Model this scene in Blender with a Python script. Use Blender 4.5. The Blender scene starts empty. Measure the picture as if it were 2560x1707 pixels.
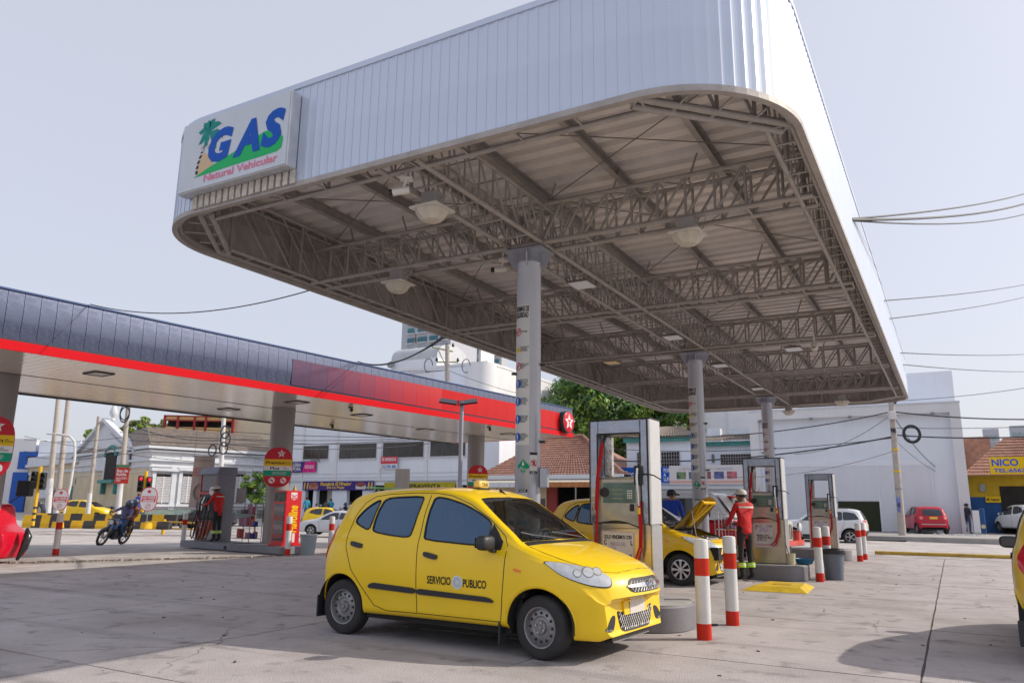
import bpy, bmesh, math, random
from math import radians, sin, cos, pi, sqrt, atan2
from mathutils import Vector, Matrix
from mathutils.bvhtree import BVHTree
random.seed(7)
SC = bpy.context.scene
COL = SC.collection
# ------------------------------------------------------------------ camera
H = 1.30
PITCH, ROLL, YAW = 0.213508, 0.0118496, 0.516276
cam_d = bpy.data.cameras.new('camera'); cam = bpy.data.objects.new('camera', cam_d); COL.objects.link(cam)
cam_d.sensor_width = 36.0; cam_d.lens = 1909.7 / 2560 * 36.0
cam_d.clip_start = 0.05; cam_d.clip_end = 2000
_X = Vector((cos(YAW), sin(YAW), 0)); _F0 = Vector((-sin(YAW), cos(YAW), 0)); _Z = Vector((0, 0, 1))
_F = _F0 * cos(PITCH) + _Z * sin(PITCH); _U = _Z * cos(PITCH) - _F0 * sin(PITCH)
_R2 = _X * cos(ROLL) + _U * sin(ROLL); _U2 = _U * cos(ROLL) - _X * sin(ROLL)
cam.matrix_world = Matrix(((_R2.x, _U2.x, -_F.x, 0), (_R2.y, _U2.y, -_F.y, 0), (_R2.z, _U2.z, -_F.z, H), (0, 0, 0, 1)))
cam_d.dof.use_dof = True; cam_d.dof.focus_distance = 8.5; cam_d.dof.aperture_fstop = 3.2
SC.camera = cam
# ------------------------------------------------------------------ sky and sun
SUN = Vector((1.19, 0.80, 1.0)).normalized()
w = bpy.data.worlds.new('World'); SC.world = w; w.use_nodes = True
nt = w.node_tree; bgn = nt.nodes['Background']
sky = nt.nodes.new('ShaderNodeTexSky'); sky.sky_type = 'NISHITA'; sky.sun_disc = False
sky.sun_elevation = math.asin(SUN.z); sky.sun_rotation = atan2(SUN.x, SUN.y)
sky.air_density = 1.0; sky.dust_density = 4.0; sky.ozone_density = 1.4; sky.altitude = 0
mixs = nt.nodes.new('ShaderNodeMix'); mixs.data_type = 'RGBA'; mixs.inputs[0].default_value = 0.66
mixs.inputs[7].default_value = (5.4, 5.5, 6.15, 1)          # thin even veil of high haze over the whole sky
nt.links.new(sky.outputs[0], mixs.inputs[6]); nt.links.new(mixs.outputs[2], bgn.inputs[0])
bgn.inputs[1].default_value = 0.106
sl = bpy.data.lights.new('sun', 'SUN'); sl.energy = 2.5; sl.angle = radians(0.6); sl.color = (1.0, 0.91, 0.79)
so = bpy.data.objects.new('sun', sl); COL.objects.link(so); so.rotation_euler = (-SUN).to_track_quat('-Z', 'Y').to_euler(); so.location = SUN * 60
SC.view_settings.view_transform = 'Standard'; SC.view_settings.look = 'None'; SC.view_settings.gamma = 1.0
SC.view_settings.exposure = 0.55; SC.view_settings.use_curve_mapping = False
SC.render.engine = 'CYCLES'; SC.cycles.max_bounces = 7; SC.cycles.transparent_max_bounces = 12
SC.cycles.caustics_reflective = False; SC.cycles.caustics_refractive = False
# ------------------------------------------------------------------ materials
MT = {}
def mat(name, col=(.5, .5, .5), rough=.5, metal=0., var=0., vs=4., bump=0., bs=60., coat=0., spec=.5, rnd=0., streak=0., emit=0.,
  trans=0., alpha=1., stretch=(1, 1, 1), col2=None, dirt=0., dirtcol=(.16, .13, .11), sheen=0.):
 if name in MT: return MT[name]
 if name.startswith(('sign_', 'board_', 'disc_', 'lettering', 'red_', 'bollard_', 'banner_', 'poster')) or name.endswith('_print'): spec = .16
 m = bpy.data.materials.new(name); m.use_nodes = True; MT[name] = m
 n = m.node_tree; N = n.nodes; Lk = n.links; b = N['Principled BSDF']
 b.inputs['Base Color'].default_value = (*col, 1); b.inputs['Roughness'].default_value = rough; b.inputs['Metallic'].default_value = metal
 b.inputs['Specular IOR Level'].default_value = spec; b.inputs['Coat Weight'].default_value = coat; b.inputs['Coat Roughness'].default_value = .05
 if trans: b.inputs['Transmission Weight'].default_value = trans
 if alpha < 1: b.inputs['Alpha'].default_value = alpha
 if emit: b.inputs['Emission Color'].default_value = (*col, 1); b.inputs['Emission Strength'].default_value = emit
 tc = N.new('ShaderNodeTexCoord'); mp = N.new('ShaderNodeMapping'); Lk.new(tc.outputs['Object'], mp.inputs[0]); mp.inputs['Scale'].default_value = stretch
 out = None
 def mixc(a_sock, a_val, bval, fac, mode='MIX'):
  x = N.new('ShaderNodeMix'); x.data_type = 'RGBA'; x.blend_type = mode
  if a_sock: Lk.new(a_sock, x.inputs[6])
  else: x.inputs[6].default_value = (*a_val, 1)
  x.inputs[7].default_value = (*bval, 1); Lk.new(fac, x.inputs[0]); return x.outputs[2]
 if var or col2:
  t = N.new('ShaderNodeTexNoise'); t.inputs['Scale'].default_value = vs; t.inputs['Detail'].default_value = 6; t.inputs['Roughness'].default_value = .65
  Lk.new(mp.outputs[0], t.inputs[0])
  r = N.new('ShaderNodeMapRange'); r.inputs[1].default_value = .32; r.inputs[2].default_value = .68; Lk.new(t.outputs[0], r.inputs[0])
  c2 = col2 if col2 else tuple(max(0, c * (1 - var)) for c in col); c1 = col if col2 else tuple(min(1, c * (1 + var * .6)) for c in col)
  out = mixc(None, c1, c2, r.outputs[0])
 if rnd:
  oi = N.new('ShaderNodeObjectInfo'); r = N.new('ShaderNodeMapRange'); r.inputs[3].default_value = 1 - rnd; r.inputs[4].default_value = 1 + rnd * .6
  Lk.new(oi.outputs['Random'], r.inputs[0]); x = N.new('ShaderNodeMix'); x.data_type = 'RGBA'; x.blend_type = 'MULTIPLY'; x.inputs[0].default_value = 1
  if out: Lk.new(out, x.inputs[6])
  else: x.inputs[6].default_value = (*col, 1)
  Lk.new(r.outputs[0], x.inputs[7]); out = x.outputs[2]
 if streak:
  t = N.new('ShaderNodeTexNoise'); t.inputs['Scale'].default_value = 5; t.inputs['Detail'].default_value = 5; m2 = N.new('ShaderNodeMapping'); m2.inputs['Scale'].default_value = (1, 1, .07)
  Lk.new(tc.outputs['Object'], m2.inputs[0]); Lk.new(m2.outputs[0], t.inputs[0]); r = N.new('ShaderNodeMapRange'); r.inputs[1].default_value = .5; r.inputs[2].default_value = .8; r.inputs[4].default_value = streak
  Lk.new(t.outputs[0], r.inputs[0]); out = mixc(out, col, dirtcol, r.outputs[0])
 if dirt:
  t = N.new('ShaderNodeTexNoise'); t.inputs['Scale'].default_value = vs * .6 + 1; t.inputs['Detail'].default_value = 8; t.inputs['Roughness'].default_value = .75
  Lk.new(mp.outputs[0], t.inputs[0]); r = N.new('ShaderNodeMapRange'); r.inputs[1].default_value = .52; r.inputs[2].default_value = .75; r.inputs[4].default_value = dirt
  Lk.new(t.outputs[0], r.inputs[0]); out = mixc(out, col, dirtcol, r.outputs[0])
  r2 = N.new('ShaderNodeMapRange'); r2.inputs[1].default_value = .4; r2.inputs[2].default_value = .7; r2.inputs[3].default_value = rough; r2.inputs[4].default_value = min(1, rough + .25)
  Lk.new(t.outputs[0], r2.inputs[0]); Lk.new(r2.outputs[0], b.inputs['Roughness'])
 if out: Lk.new(out, b.inputs['Base Color'])
 if bump:
  t = N.new('ShaderNodeTexNoise'); t.inputs['Scale'].default_value = bs; t.inputs['Detail'].default_value = 5; Lk.new(mp.outputs[0], t.inputs[0])
  bp = N.new('ShaderNodeBump'); bp.inputs['Strength'].default_value = bump; bp.inputs['Distance'].default_value = .02; Lk.new(t.outputs[0], bp.inputs['Height']); Lk.new(bp.outputs[0], b.inputs['Normal'])
 return m
def glassmat(name, tint, opac, rough=.02):
 m = bpy.data.materials.new(name); m.use_nodes = True; MT[name] = m; n = m.node_tree; N = n.nodes; Lk = n.links
 b = N['Principled BSDF']; b.inputs['Base Color'].default_value = (*tint, 1); b.inputs['Roughness'].default_value = rough; b.inputs['Specular IOR Level'].default_value = .6
 t = N.new('ShaderNodeBsdfTransparent'); t.inputs[0].default_value = (.93, .96, .95, 1); g = N.new('ShaderNodeBsdfGlossy'); g.inputs['Roughness'].default_value = rough
 fr = N.new('ShaderNodeFresnel'); fr.inputs[0].default_value = 1.5; x = N.new('ShaderNodeMixShader'); x.inputs[0].default_value = opac
 Lk.new(t.outputs[0], x.inputs[1]); Lk.new(b.outputs[0], x.inputs[2]); y = N.new('ShaderNodeMixShader'); Lk.new(fr.outputs[0], y.inputs[0]); Lk.new(x.outputs[0], y.inputs[1]); Lk.new(g.outputs[0], y.inputs[2])
 Lk.new(y.outputs[0], N['Material Output'].inputs[0]); return m
# ------------------------------------------------------------------ mesh building
class MB:
 def __init__(s): s.v = []; s.f = []; s.m = []
 def add(s, vs, fs, mi=0):
  o = len(s.v); s.v += [tuple(p) for p in vs]; s.f += [tuple(i + o for i in f) for f in fs]; s.m += [mi] * len(fs); return s
 def box(s, c, d, mi=0, rz=0., M=None):
  x, y, z = (k / 2 for k in d); vs = [Vector((sx * x, sy * y, sz * z)) for sz in (-1, 1) for sx, sy in ((-1, -1), (1, -1), (1, 1), (-1, 1))]
  R = M if M else Matrix.Rotation(rz, 3, 'Z'); C = Vector(c)
  return s.add([R @ p + C for p in vs], [(3, 2, 1, 0), (4, 5, 6, 7), (0, 1, 5, 4), (1, 2, 6, 5), (2, 3, 7, 6), (3, 0, 4, 7)], mi)
 def bx(s, x0, x1, y0, y1, z0, z1, mi=0): return s.box(((x0 + x1) / 2, (y0 + y1) / 2, (z0 + z1) / 2), (x1 - x0, y1 - y0, z1 - z0), mi)
 def tube(s, a, b, r, r2=None, n=8, mi=0, cap=True):
  a = Vector(a); b = Vector(b); r2 = r if r2 is None else r2; d = (b - a)
  if d.length < 1e-6: return s
  q = d.to_track_quat('Z', 'Y').to_matrix(); vs = []
  for P, R in ((a, r), (b, r2)):
   for i in range(n): t = 2 * pi * i / n; vs.append(P + q @ Vector((cos(t) * R, sin(t) * R, 0)))
  fs = [(i, (i + 1) % n, n + (i + 1) % n, n + i) for i in range(n)]
  if cap: fs += [tuple(range(n))[::-1], tuple(range(n, 2 * n))]
  return s.add(vs, fs, mi)
 def path(s, pts, r, n=6, mi=0, closed=False, rs=None):
  pts = [Vector(p) for p in pts]; k = len(pts); vs = []; up = None
  for i, p in enumerate(pts):
   a = pts[(i - 1) % k] if (closed or i > 0) else p; b = pts[(i + 1) % k] if (closed or i < k - 1) else p
   d = (b - a).normalized()
   if up is None: up = d.orthogonal().normalized()
   up = (up - d * up.dot(d)).normalized(); sd = d.cross(up); R = rs[i] if rs else r
   for j in range(n): t = 2 * pi * j / n; vs.append(p + up * cos(t) * R + sd * sin(t) * R)
  fs = []
  for i in range(k if closed else k - 1):
   o, o2 = i * n, ((i + 1) % k) * n
   fs += [(o + j, o + (j + 1) % n, o2 + (j + 1) % n, o2 + j) for j in range(n)]
  if not closed: fs += [tuple(range(n))[::-1], tuple(range((k - 1) * n, k * n))]
  return s.add(vs, fs, mi)
 def lathe(s, prof, n=16, c=(0, 0, 0), M=None, mi=0, cap=True):
  C = Vector(c); M = M or Matrix.Identity(3); vs = []
  for r, z in prof:
   for i in range(n): t = 2 * pi * i / n; vs.append(C + M @ Vector((r * cos(t), r * sin(t), z)))
  fs = []
  for k in range(len(prof) - 1): fs += [(k * n + i, k * n + (i + 1) % n, (k + 1) * n + (i + 1) % n, (k + 1) * n + i) for i in range(n)]
  if cap: fs += [tuple(range(n))[::-1], tuple(range((len(prof) - 1) * n, len(prof) * n))]
  return s.add(vs, fs, mi)
 def prism(s, poly, o, ex, ey, th, mi=0):
  o = Vector(o); ex = Vector(ex); ey = Vector(ey); nz = ex.cross(ey).normalized() * th; k = len(poly)
  if sum(poly[i][0] * poly[(i + 1) % k][1] - poly[(i + 1) % k][0] * poly[i][1] for i in range(k)) < 0: poly = poly[::-1]
  vs = [o + ex * a + ey * b for a, b in poly]; vs += [p + nz for p in vs]
  return s.add(vs, [tuple(range(k))[::-1], tuple(range(k, 2 * k))] + [(i, (i + 1) % k, k + (i + 1) % k, k + i) for i in range(k)], mi)
 def build(s, name, mats, parent=None, smooth=None, bevel=0., bseg=1, loc=None, rz=None):
  me = bpy.data.meshes.new(name); me.from_pydata(s.v, [], s.f)
  if not isinstance(mats, (list, tuple)): mats = [mats]
  for m in mats: me.materials.append(m)
  if len(mats) > 1:
   for p, i in zip(me.polygons, s.m): p.material_index = i
  if bevel:
   b = bmesh.new(); b.from_mesh(me); bmesh.ops.remove_doubles(b, verts=b.verts, dist=1e-5)
   es = [e for e in b.edges if len(e.link_faces) == 2 and e.calc_face_angle(0) > .6]
   bmesh.ops.bevel(b, geom=es, offset=bevel, segments=bseg, affect='EDGES', profile=.6); b.to_mesh(me); b.free()
  if smooth is not None:
   me.shade_smooth(); me.set_sharp_from_angle(angle=radians(smooth))
  me.update(); return mkobj(name, me, parent, loc, rz)
def mkobj(name, me, parent=None, loc=None, rz=None):
 o = bpy.data.objects.new(name, me); COL.objects.link(o)
 if parent: o.parent = parent
 if loc is not None: o.location = loc
 if rz is not None: o.rotation_euler = (0, 0, rz)
 return o
def tag(o, label, cat=None, group=None, kind=None):
 if label: o['label'] = label
 if cat: o['category'] = cat
 if group: o['group'] = group
 if kind: o['kind'] = kind
 return o
def thing(name, label, cat, loc=(0, 0, 0), rz=0., group=None):
 return tag(mkobj(name, None, None, loc, rz), label, cat, group)
def structure(o): o['kind'] = 'structure'; return o
def stuff(o): o['kind'] = 'stuff'; return o
def copytree(o, parent=None):
 c = o.copy(); COL.objects.link(c); c.parent = parent
 for ch in [k for k in KIDS(o)]: copytree(ch, c)
 return c
def KIDS(o): return [k for k in COL.objects if k.parent == o]
def dup(root, loc, rz, label, group=None):
 r = copytree(root); r.location = loc; r.rotation_euler = (0, 0, rz); r['label'] = label
 if group: r['group'] = group
 return r
def text(s, parent, o, ex, ey, h, m, w=None, align='C', bold=0., name='lettering', shear=0., lift=.003, valign='M', th=.0015):
 cu = bpy.data.curves.new('t', 'FONT'); cu.body = s; cu.offset = bold; cu.resolution_u = 3; cu.shear = shear; cu.space_line = .85
 ob = bpy.data.objects.new('t', cu); me = bpy.data.meshes.new_from_object(ob); bpy.data.objects.remove(ob); bpy.data.curves.remove(cu)
 vs = [v.co.copy() for v in me.vertices]; x0 = min(v.x for v in vs); x1 = max(v.x for v in vs); y0 = min(v.y for v in vs); y1 = max(v.y for v in vs)
 sy = h / (y1 - y0); sx = sy if w is None else w / (x1 - x0)
 ax = {'C': (x0 + x1) / 2, 'L': x0, 'R': x1}[align]; ay = (y0 + y1) / 2 if valign == 'M' else y0
 o = Vector(o); ex = Vector(ex).normalized(); ey = Vector(ey).normalized(); n = ex.cross(ey).normalized()
 for v in me.vertices:
  c = v.co; v.co = o + ex * (c.x - ax) * sx + ey * (c.y - ay) * sy + n * (lift)
 me.materials.clear(); me.materials.append(m); me.update()
 return mkobj(name, me, parent)
def lerp(a, b, t): return a + (b - a) * t
def sstep(a, b, x):
 t = max(0, min(1, (x - a) / (b - a))); return t * t * (3 - 2 * t)
def terrain(x, y):
 d = -x * sin(YAW) + y * cos(YAW); l = x * cos(YAW) + y * sin(YAW)
 def tab(T):
  for (a, za), (b, zb) in zip(T, T[1:]):
   if d <= b: return lerp(za, zb, sstep(a, b, d)) if d > a else za
  return T[-1][1]
 zl = tab([(0, 0), (23.5, 0), (29, -.17), (46, -.5), (58, -.5), (72, .05), (400, .05)])
 zr = tab([(0, 0), (27, 0), (36, -.10), (39, -.04), (400, -.04)])
 k = sstep(-.12, .14, l / max(d, 1)); return lerp(zl, zr, k)
def P(px, py, depth):
 "world point seen at photo pixel, at a distance along the view axis measured on the ground plan"
 a = (px - 1280) / 1909.7; b = -(py - 853.5) / 1909.7; d = _F + _R2 * a + _U2 * b
 t = depth / d.dot(_F0); return Vector((0, 0, H)) + d * t
# ------------------------------------------------------------------ ground
def W(o): o.location = -o.parent.location; return o
m_conc = mat('concrete', (.45, .415, .40), .86, var=.34, vs=1.1, bump=.42, bs=38, dirt=.42, dirtcol=(.17, .15, .135), rnd=.17)
def slabmat():
 m = mat('slab_concrete', (.455, .415, .415), .84, var=.16, vs=1.4, bump=.55, bs=70, dirt=.30, dirtcol=(.20, .18, .175), rnd=.10)
 N = m.node_tree.nodes; Lk = m.node_tree.links; b = N['Principled BSDF']; src = b.inputs['Base Color'].links[0].from_socket; geo = N.new('ShaderNodeNewGeometry')
 def noise(sc, lo, hi, det=4):
  t = N.new('ShaderNodeTexNoise'); t.inputs['Scale'].default_value = sc; t.inputs['Detail'].default_value = det; Lk.new(geo.outputs['Position'], t.inputs[0]); r = N.new('ShaderNodeMapRange'); r.inputs[1].default_value = lo; r.inputs[2].default_value = hi; Lk.new(t.outputs[0], r.inputs[0]); return r.outputs[0]
 def layer(src, fac, col, k, mode='MIX'):
  x = N.new('ShaderNodeMix'); x.data_type = 'RGBA'; x.blend_type = mode; mu = N.new('ShaderNodeMath'); mu.operation = 'MULTIPLY'; mu.inputs[1].default_value = k; Lk.new(fac, mu.inputs[0]); Lk.new(mu.outputs[0], x.inputs[0]); Lk.new(src, x.inputs[6]); x.inputs[7].default_value = (*col, 1); return x.outputs[2]
 src = layer(src, noise(95, .50, .72, 2), (.17, .15, .14), .55)            # grit
 src = layer(src, noise(140, .56, .74, 2), (.62, .58, .55), .5)            # pale chips
 src = layer(src, noise(3.3, .57, .72, 7), (.10, .09, .09), .62)        # oil stains
 src = layer(src, noise(.55, .50, .70, 3), (.27, .235, .215), .5)          # worn lanes
 tr = N.new('ShaderNodeMapping'); tr.inputs['Scale'].default_value = (.10, 2.6, 1); Lk.new(geo.outputs['Position'], tr.inputs[0]); tn = N.new('ShaderNodeTexNoise'); tn.inputs['Scale'].default_value = 1.0; tn.inputs['Detail'].default_value = 5; Lk.new(tr.outputs[0], tn.inputs[0]); rr = N.new('ShaderNodeMapRange'); rr.inputs[1].default_value = .56; rr.inputs[2].default_value = .70; Lk.new(tn.outputs[0], rr.inputs[0]); src = layer(src, rr.outputs[0], (.20, .18, .18), .45)   # tyre lanes
 v = N.new('ShaderNodeTexVoronoi'); v.feature = 'DISTANCE_TO_EDGE'; v.inputs['Scale'].default_value = .42; ns = N.new('ShaderNodeTexNoise'); ns.inputs['Scale'].default_value = 1.7; ns.inputs['Detail'].default_value = 6; Lk.new(geo.outputs['Position'], ns.inputs[0])
 ad = N.new('ShaderNodeMix'); ad.data_type = 'RGBA'; ad.blend_type = 'ADD'; ad.inputs[0].default_value = .55; Lk.new(geo.outputs['Position'], ad.inputs[6]); Lk.new(ns.outputs[1], ad.inputs[7]); Lk.new(ad.outputs[2], v.inputs[0])
 r = N.new('ShaderNodeMapRange'); r.inputs[1].default_value = .0; r.inputs[2].default_value = .006; r.inputs[3].default_value = 1; r.inputs[4].default_value = 0; Lk.new(v.outputs[0], r.inputs[0])
 mu = N.new('ShaderNodeMath'); mu.operation = 'MULTIPLY'; Lk.new(r.outputs[0], mu.inputs[0]); Lk.new(noise(.35, .52, .60, 2), mu.inputs[1]); src = layer(src, mu.outputs[0], (.10, .09, .085), .8)
 Lk.new(src, b.inputs['Base Color']); return m
m_slab = slabmat()
m_joint = mat('joint_tar', (.11, .095, .085), .95, bump=.5, bs=60)
def axis(lo, hi, fine, f0, f1):
 a = []; x = lo
 while x < hi:
  a.append(x); x += fine if f0 < x < f1 else max(fine, min(30, .18 * max(f0 - x, x - f1, 1) + fine))
 return a + [hi]
xs = axis(-420, 420, 2.0, -60, 14); ys = axis(-60, 460, 2.0, -2, 70)
def in_slab(x, y): return -15.46 < x < 5.6 and -2.1 < y < 26.0
def sheet(name, xs, ys, zf, m):
 mb = MB(); n = len(xs)
 mb.v = [(x, y, zf(x, y)) for y in ys for x in xs]
 mb.f = [(j * n + i, j * n + i + 1, (j + 1) * n + i + 1, (j + 1) * n + i) for j in range(len(ys) - 1) for i in range(n - 1)]; mb.m = [0] * len(mb.f)
 return mb.build(name, m, smooth=40)
m_gr = MT['concrete']
ground = structure(sheet('ground', xs, ys, lambda x, y: terrain(x, y) - .02, m_conc))
bed = structure(MB().bx(-15.5, 5.6, -2.1, 26.0, -.03, -.010).build('forecourt_bed', m_joint))
sx = [-15.4 + 3.01 * k for k in range(8)]; sy = [-2.05 + 3.08 * k for k in range(10)]
rs = random.Random(4)
fc = structure(mkobj('forecourt', None)); 
slab_me = {}
for i in range(7):
 for j in range(9):
  g = .0065; x0, x1, y0, y1 = sx[i] + g, sx[i + 1] - g, sy[j] + g, sy[j + 1] - g
  if (i, j) not in ((0, 0),) : pass
  mb = MB(); k = 9
  def wob(t, s): return .006 * sin(t * 5.1 + s) + .004 * sin(t * 13 + s * 2)
  top = [(lerp(x0, x1, t / k), y0 + abs(wob(t, i + j)), 0) for t in range(k)] + [(x1 - abs(wob(t, j)), lerp(y0, y1, t / k), 0) for t in range(k)] + \
              [(lerp(x1, x0, t / k), y1 - abs(wob(t, i)), 0) for t in range(k)] + [(x0 + abs(wob(t, i * 2 + j)), lerp(y1, y0, t / k), 0) for t in range(k)]
  n = len(top); dz = rs.uniform(-.002, .002)
  mb.v = [(x, y, dz) for x, y, z in top] + [(x, y, -.014) for x, y, z in top]
  mb.f = [tuple(range(n))] + [(a, n + a, n + (a + 1) % n, (a + 1) % n) for a in range(n)]; mb.m = [0] * len(mb.f)
  mb.build('slab', m_slab, fc)
# ------------------------------------------------------------------ natural gas canopy
m_clad = mat('canopy_cladding', (.56, .63, .76), .34, .25, var=.06, vs=1.2, streak=.10, dirtcol=(.5, .5, .5))
m_steel = mat('canopy_steel', (.38, .352, .335), .55, .1, var=.18, vs=6, bump=.1, bs=40)
m_deck = mat('roof_deck', (.80, .755, .73), .5, .15, var=.12, vs=1.5)
m_rod = mat('brace_rod', (.22, .19, .17), .6, .3)
m_col = mat('column_paint', (.42, .45, .53), .33, .35, var=.05, vs=3)
X0, X1, Y0, Y1, RAD, ZB, ZT = -8.50, -.85, 5.45, 26.3, 1.15, 4.60, 5.80
can = thing('filling_station_canopy', 'silver ribbed canopy with open steel trusses over the gas pumps', 'canopy', (-4.72, 15.9, 4.6))
def ring(off=0., step=.107):
 pts = []; x0, x1, y0, y1, r = X0 + off, X1 - off, Y0 + off, Y1 - off, RAD - off
 def line(a, b, n, tagk):
  L = (Vector(b) - Vector(a)).length; k = max(1, round(L / step + .001))
  for i in range(k): t = (i + .5) / k; pts.append((lerp(a[0], b[0], t), lerp(a[1], b[1], t), n[0], n[1], L / k, tagk))
 def arc(cx, cy, a0, tagk):
  L = r * pi / 2; k = max(2, round((RAD * pi / 2) / step))
  for i in range(k): a = a0 + (i + .5) / k * pi / 2; pts.append((cx + cos(a) * r, cy + sin(a) * r, cos(a), sin(a), L / k, tagk))
 line((x0 + r, y0), (x1 - r, y0), (0, -1), 'front'); arc(x1 - r, y0 + r, -pi / 2, 'cr')
 line((x1, y0 + r), (x1, y1 - r), (1, 0), 'right'); arc(x1 - r, y1 - r, 0, 'right')
 line((x1 - r, y1), (x0 + r, y1), (0, 1), 'back'); arc(x0 + r, y1 - r, pi / 2, 'left')
 line((x0, y1 - r), (x0, y0 + r), (-1, 0), 'left'); arc(x0 + r, y0 + r, pi, 'cl'); return pts
pan = MB(); wv = .0545; hz = (ZT - ZB) / 2
prof = [(-wv + .001, -.003), (-wv + .001, .0095), (-wv * .6, .0065), (-wv * .2, .003), (wv * .3, .001), (wv * .7, .0018), (wv, .0045)]
pan.v = [(a, b, s * hz) for s in (-1, 1) for a, b in prof] + [(a, b - .008, s * hz) for s in (-1, 1) for a, b in prof]
k = len(prof)
pan.f = [(i, k + i, k + i + 1, i + 1) for i in range(k - 1)] + [(2 * k + i, 2 * k + i + 1, 3 * k + i + 1, 3 * k + i) for i in range(k - 1)]; pan.m = [0] * len(pan.f)
p0 = None; joined = {}
for x, y, nx, ny, wd, tk in ring():
 if tk in ('front', 'cr', 'cl'):
  if p0 is None: p0 = o = pan.build('cladding_panel', m_clad, can)
  else: o = mkobj('cladding_panel', p0.data, can)
  o.location = Vector((x, y, (ZB + ZT) / 2)) - can.location; o.rotation_euler = (0, 0, atan2(ny, nx) - pi / 2)
 else:
  mb = joined.setdefault(tk, MB()); R = Matrix.Rotation(atan2(ny, nx) - pi / 2, 3, 'Z')
  mb.add([R @ Vector(v) + Vector((x, y, (ZB + ZT) / 2)) for v in pan.v], pan.f)
for tk, mb in joined.items(): W(stuff(mb.build({'right': 'side_cladding', 'left': 'side_cladding', 'back': 'rear_cladding'}[tk], m_clad, can)))
# trims along bottom and top of the cladding
def ringpath(off, step=.11): return [(p[0], p[1]) for p in ring(off, step)]
def rim(name, z0, z1, offa, offb, m):
 a = ringpath(offa); b = ringpath(offb); mb = MB(); n = len(a)
 mb.v = [(x, y, z0) for x, y in a] + [(x, y, z1) for x, y in a] + [(x, y, z1) for x, y in b] + [(x, y, z0) for x, y in b]
 for q in range(4):
  mb.f += [(q * n + i, q * n + (i + 1) % n, ((q + 1) % 4) * n + (i + 1) % n, ((q + 1) % 4) * n + i) for i in range(n)]
 mb.m = [0] * len(mb.f); return W(mb.build(name, m, can))
rim('bottom_trim', ZB - .012, ZB + .045, -.014, .05, m_steel); rim('top_trim', ZT - .05, ZT + .012, -.018, .04, m_clad)
rim('inner_rail', ZB + .6, ZB + .64, .03, .07, m_steel); rim('inner_rail', ZB + .03, ZB + .07, .055, .095, m_steel)
ln_ = MB(); q = [(ring(.030, .1), ring(.058, .1))]; a_, b_ = q[0]; pts = [(a_ if i % 4 < 2 else b_)[i][:2] for i in range(min(len(a_), len(b_)))]; n = len(pts)
ln_.v = [(x, y, z) for z in (ZB + .03, ZT - .02) for x, y in pts]; ln_.f = [(i, (i + 1) % n, n + (i + 1) % n, n + i) for i in range(n)]; ln_.m = [0] * n; W(ln_.build('inner_lining', mat('shaded_cladding_back', (.44, .40, .385), .6, .1, var=.2, vs=3, streak=.3), can))  # inner face of the cladding, warm brown shade put into its colour
# roof deck, ribs run across
dk = MB(); yy = Y0 + .1; pr = []
while yy < Y1 - .15:
 pr += [(yy, 5.51), (yy + .15, 5.51), (yy + .17, 5.59), (yy + .27, 5.59)]; yy += .29
def inset(y):
 d = min(y - Y0, Y1 - y); return RAD - sqrt(max(0, RAD ** 2 - (RAD - d) ** 2)) if d < RAD else 0
dk.v = [(x + sg_ * inset(y), y, z + .02 * (x + 4.7) / 8) for x, sg_ in ((X0 + .012, 1), (X1 - .012, -1)) for y, z in pr]; n = len(pr)
dk.f = [(i, i + 1, n + i + 1, n + i) for i in range(n - 1)]; dk.m = [0] * len(dk.f)
W(dk.build('roof_deck', m_deck, can))
for xa in (X0 + .006, X1 - .056): W(MB().bx(xa, xa + .05, Y0 + RAD, Y1 - RAD, 5.44, 5.60).build('light_stop_strip', m_steel, can))  # strips added to stop sunlight leaking in along the deck edges
m_fastener = mat('bolt_dark', (.05, .05, .05), .6, .5)
for x in (-7.45, -6.3, -5.4, -4.45, -3.3, -2.1):
 mb = MB(); mb.bx(x - .035, x + .035, Y0 + .25, Y1 - .25, 5.36, 5.375); mb.bx(x - .035, x - .025, Y0 + .25, Y1 - .25, 5.375, 5.5); mb.bx(x - .035, x + .035, Y0 + .25, Y1 - .25, 5.5, 5.512)
 W(mb.build('purlin', m_steel, can))
ZC, ZU = 4.65, 5.17
def truss_x(y, xa, xb, xc):
 mb = MB(); o = W(mb.build('truss', m_steel, can)); n = 24
 mb = MB(); xsn = []
 def nodes(a, b, k): return [lerp(a, b, (i / k) ** 1.12) for i in range(k + 1)]
 for sgn, a, b, k in ((1, xc, xb, 11), (-1, xc, xa, 12)):
  nd = nodes(a, b, k)
  for yy in (y - .15, y + .17):
   for i, x in enumerate(nd):
    if i: mb.tube((x, yy, ZC), (x, yy, ZU), .017, n=6, cap=False)
    if i < k: mb.tube((x, yy, ZC), (nd[i + 1], yy, ZU), .017, n=6, cap=False)
  for i, x in enumerate(nd):
   mb.tube((x, y - .15, ZU), (x, y + .17, ZU), .014, n=5, cap=False)
   if i % 2: mb.tube((x, y - .15, ZC), (x, y + .17, ZC), .015, n=5, cap=False)
   if i % 2 == 0 and i < k: mb.tube((x, y - .15, ZU), (nd[i + 1], y + .17, ZU), .012, n=5, cap=False)
   if i % 3 == 1: mb.tube((x, y, ZU), (x + sgn * .12, y, 5.5), .014, n=5, cap=False)
 me = mb.build('web', m_steel, o, smooth=50)
 for z, r in ((ZC, .032), (ZU, .028)):
  for yy in (y - .15, y + .17):
   MB().tube((xa, yy, z), (xb, yy, z), r, n=10).build('chord', m_steel, o, smooth=50)
for y in (8.5, 12.2, 15.95, 19.6, 23.35): truss_x(y, -8.3, -1.0, -4.55)
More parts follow.
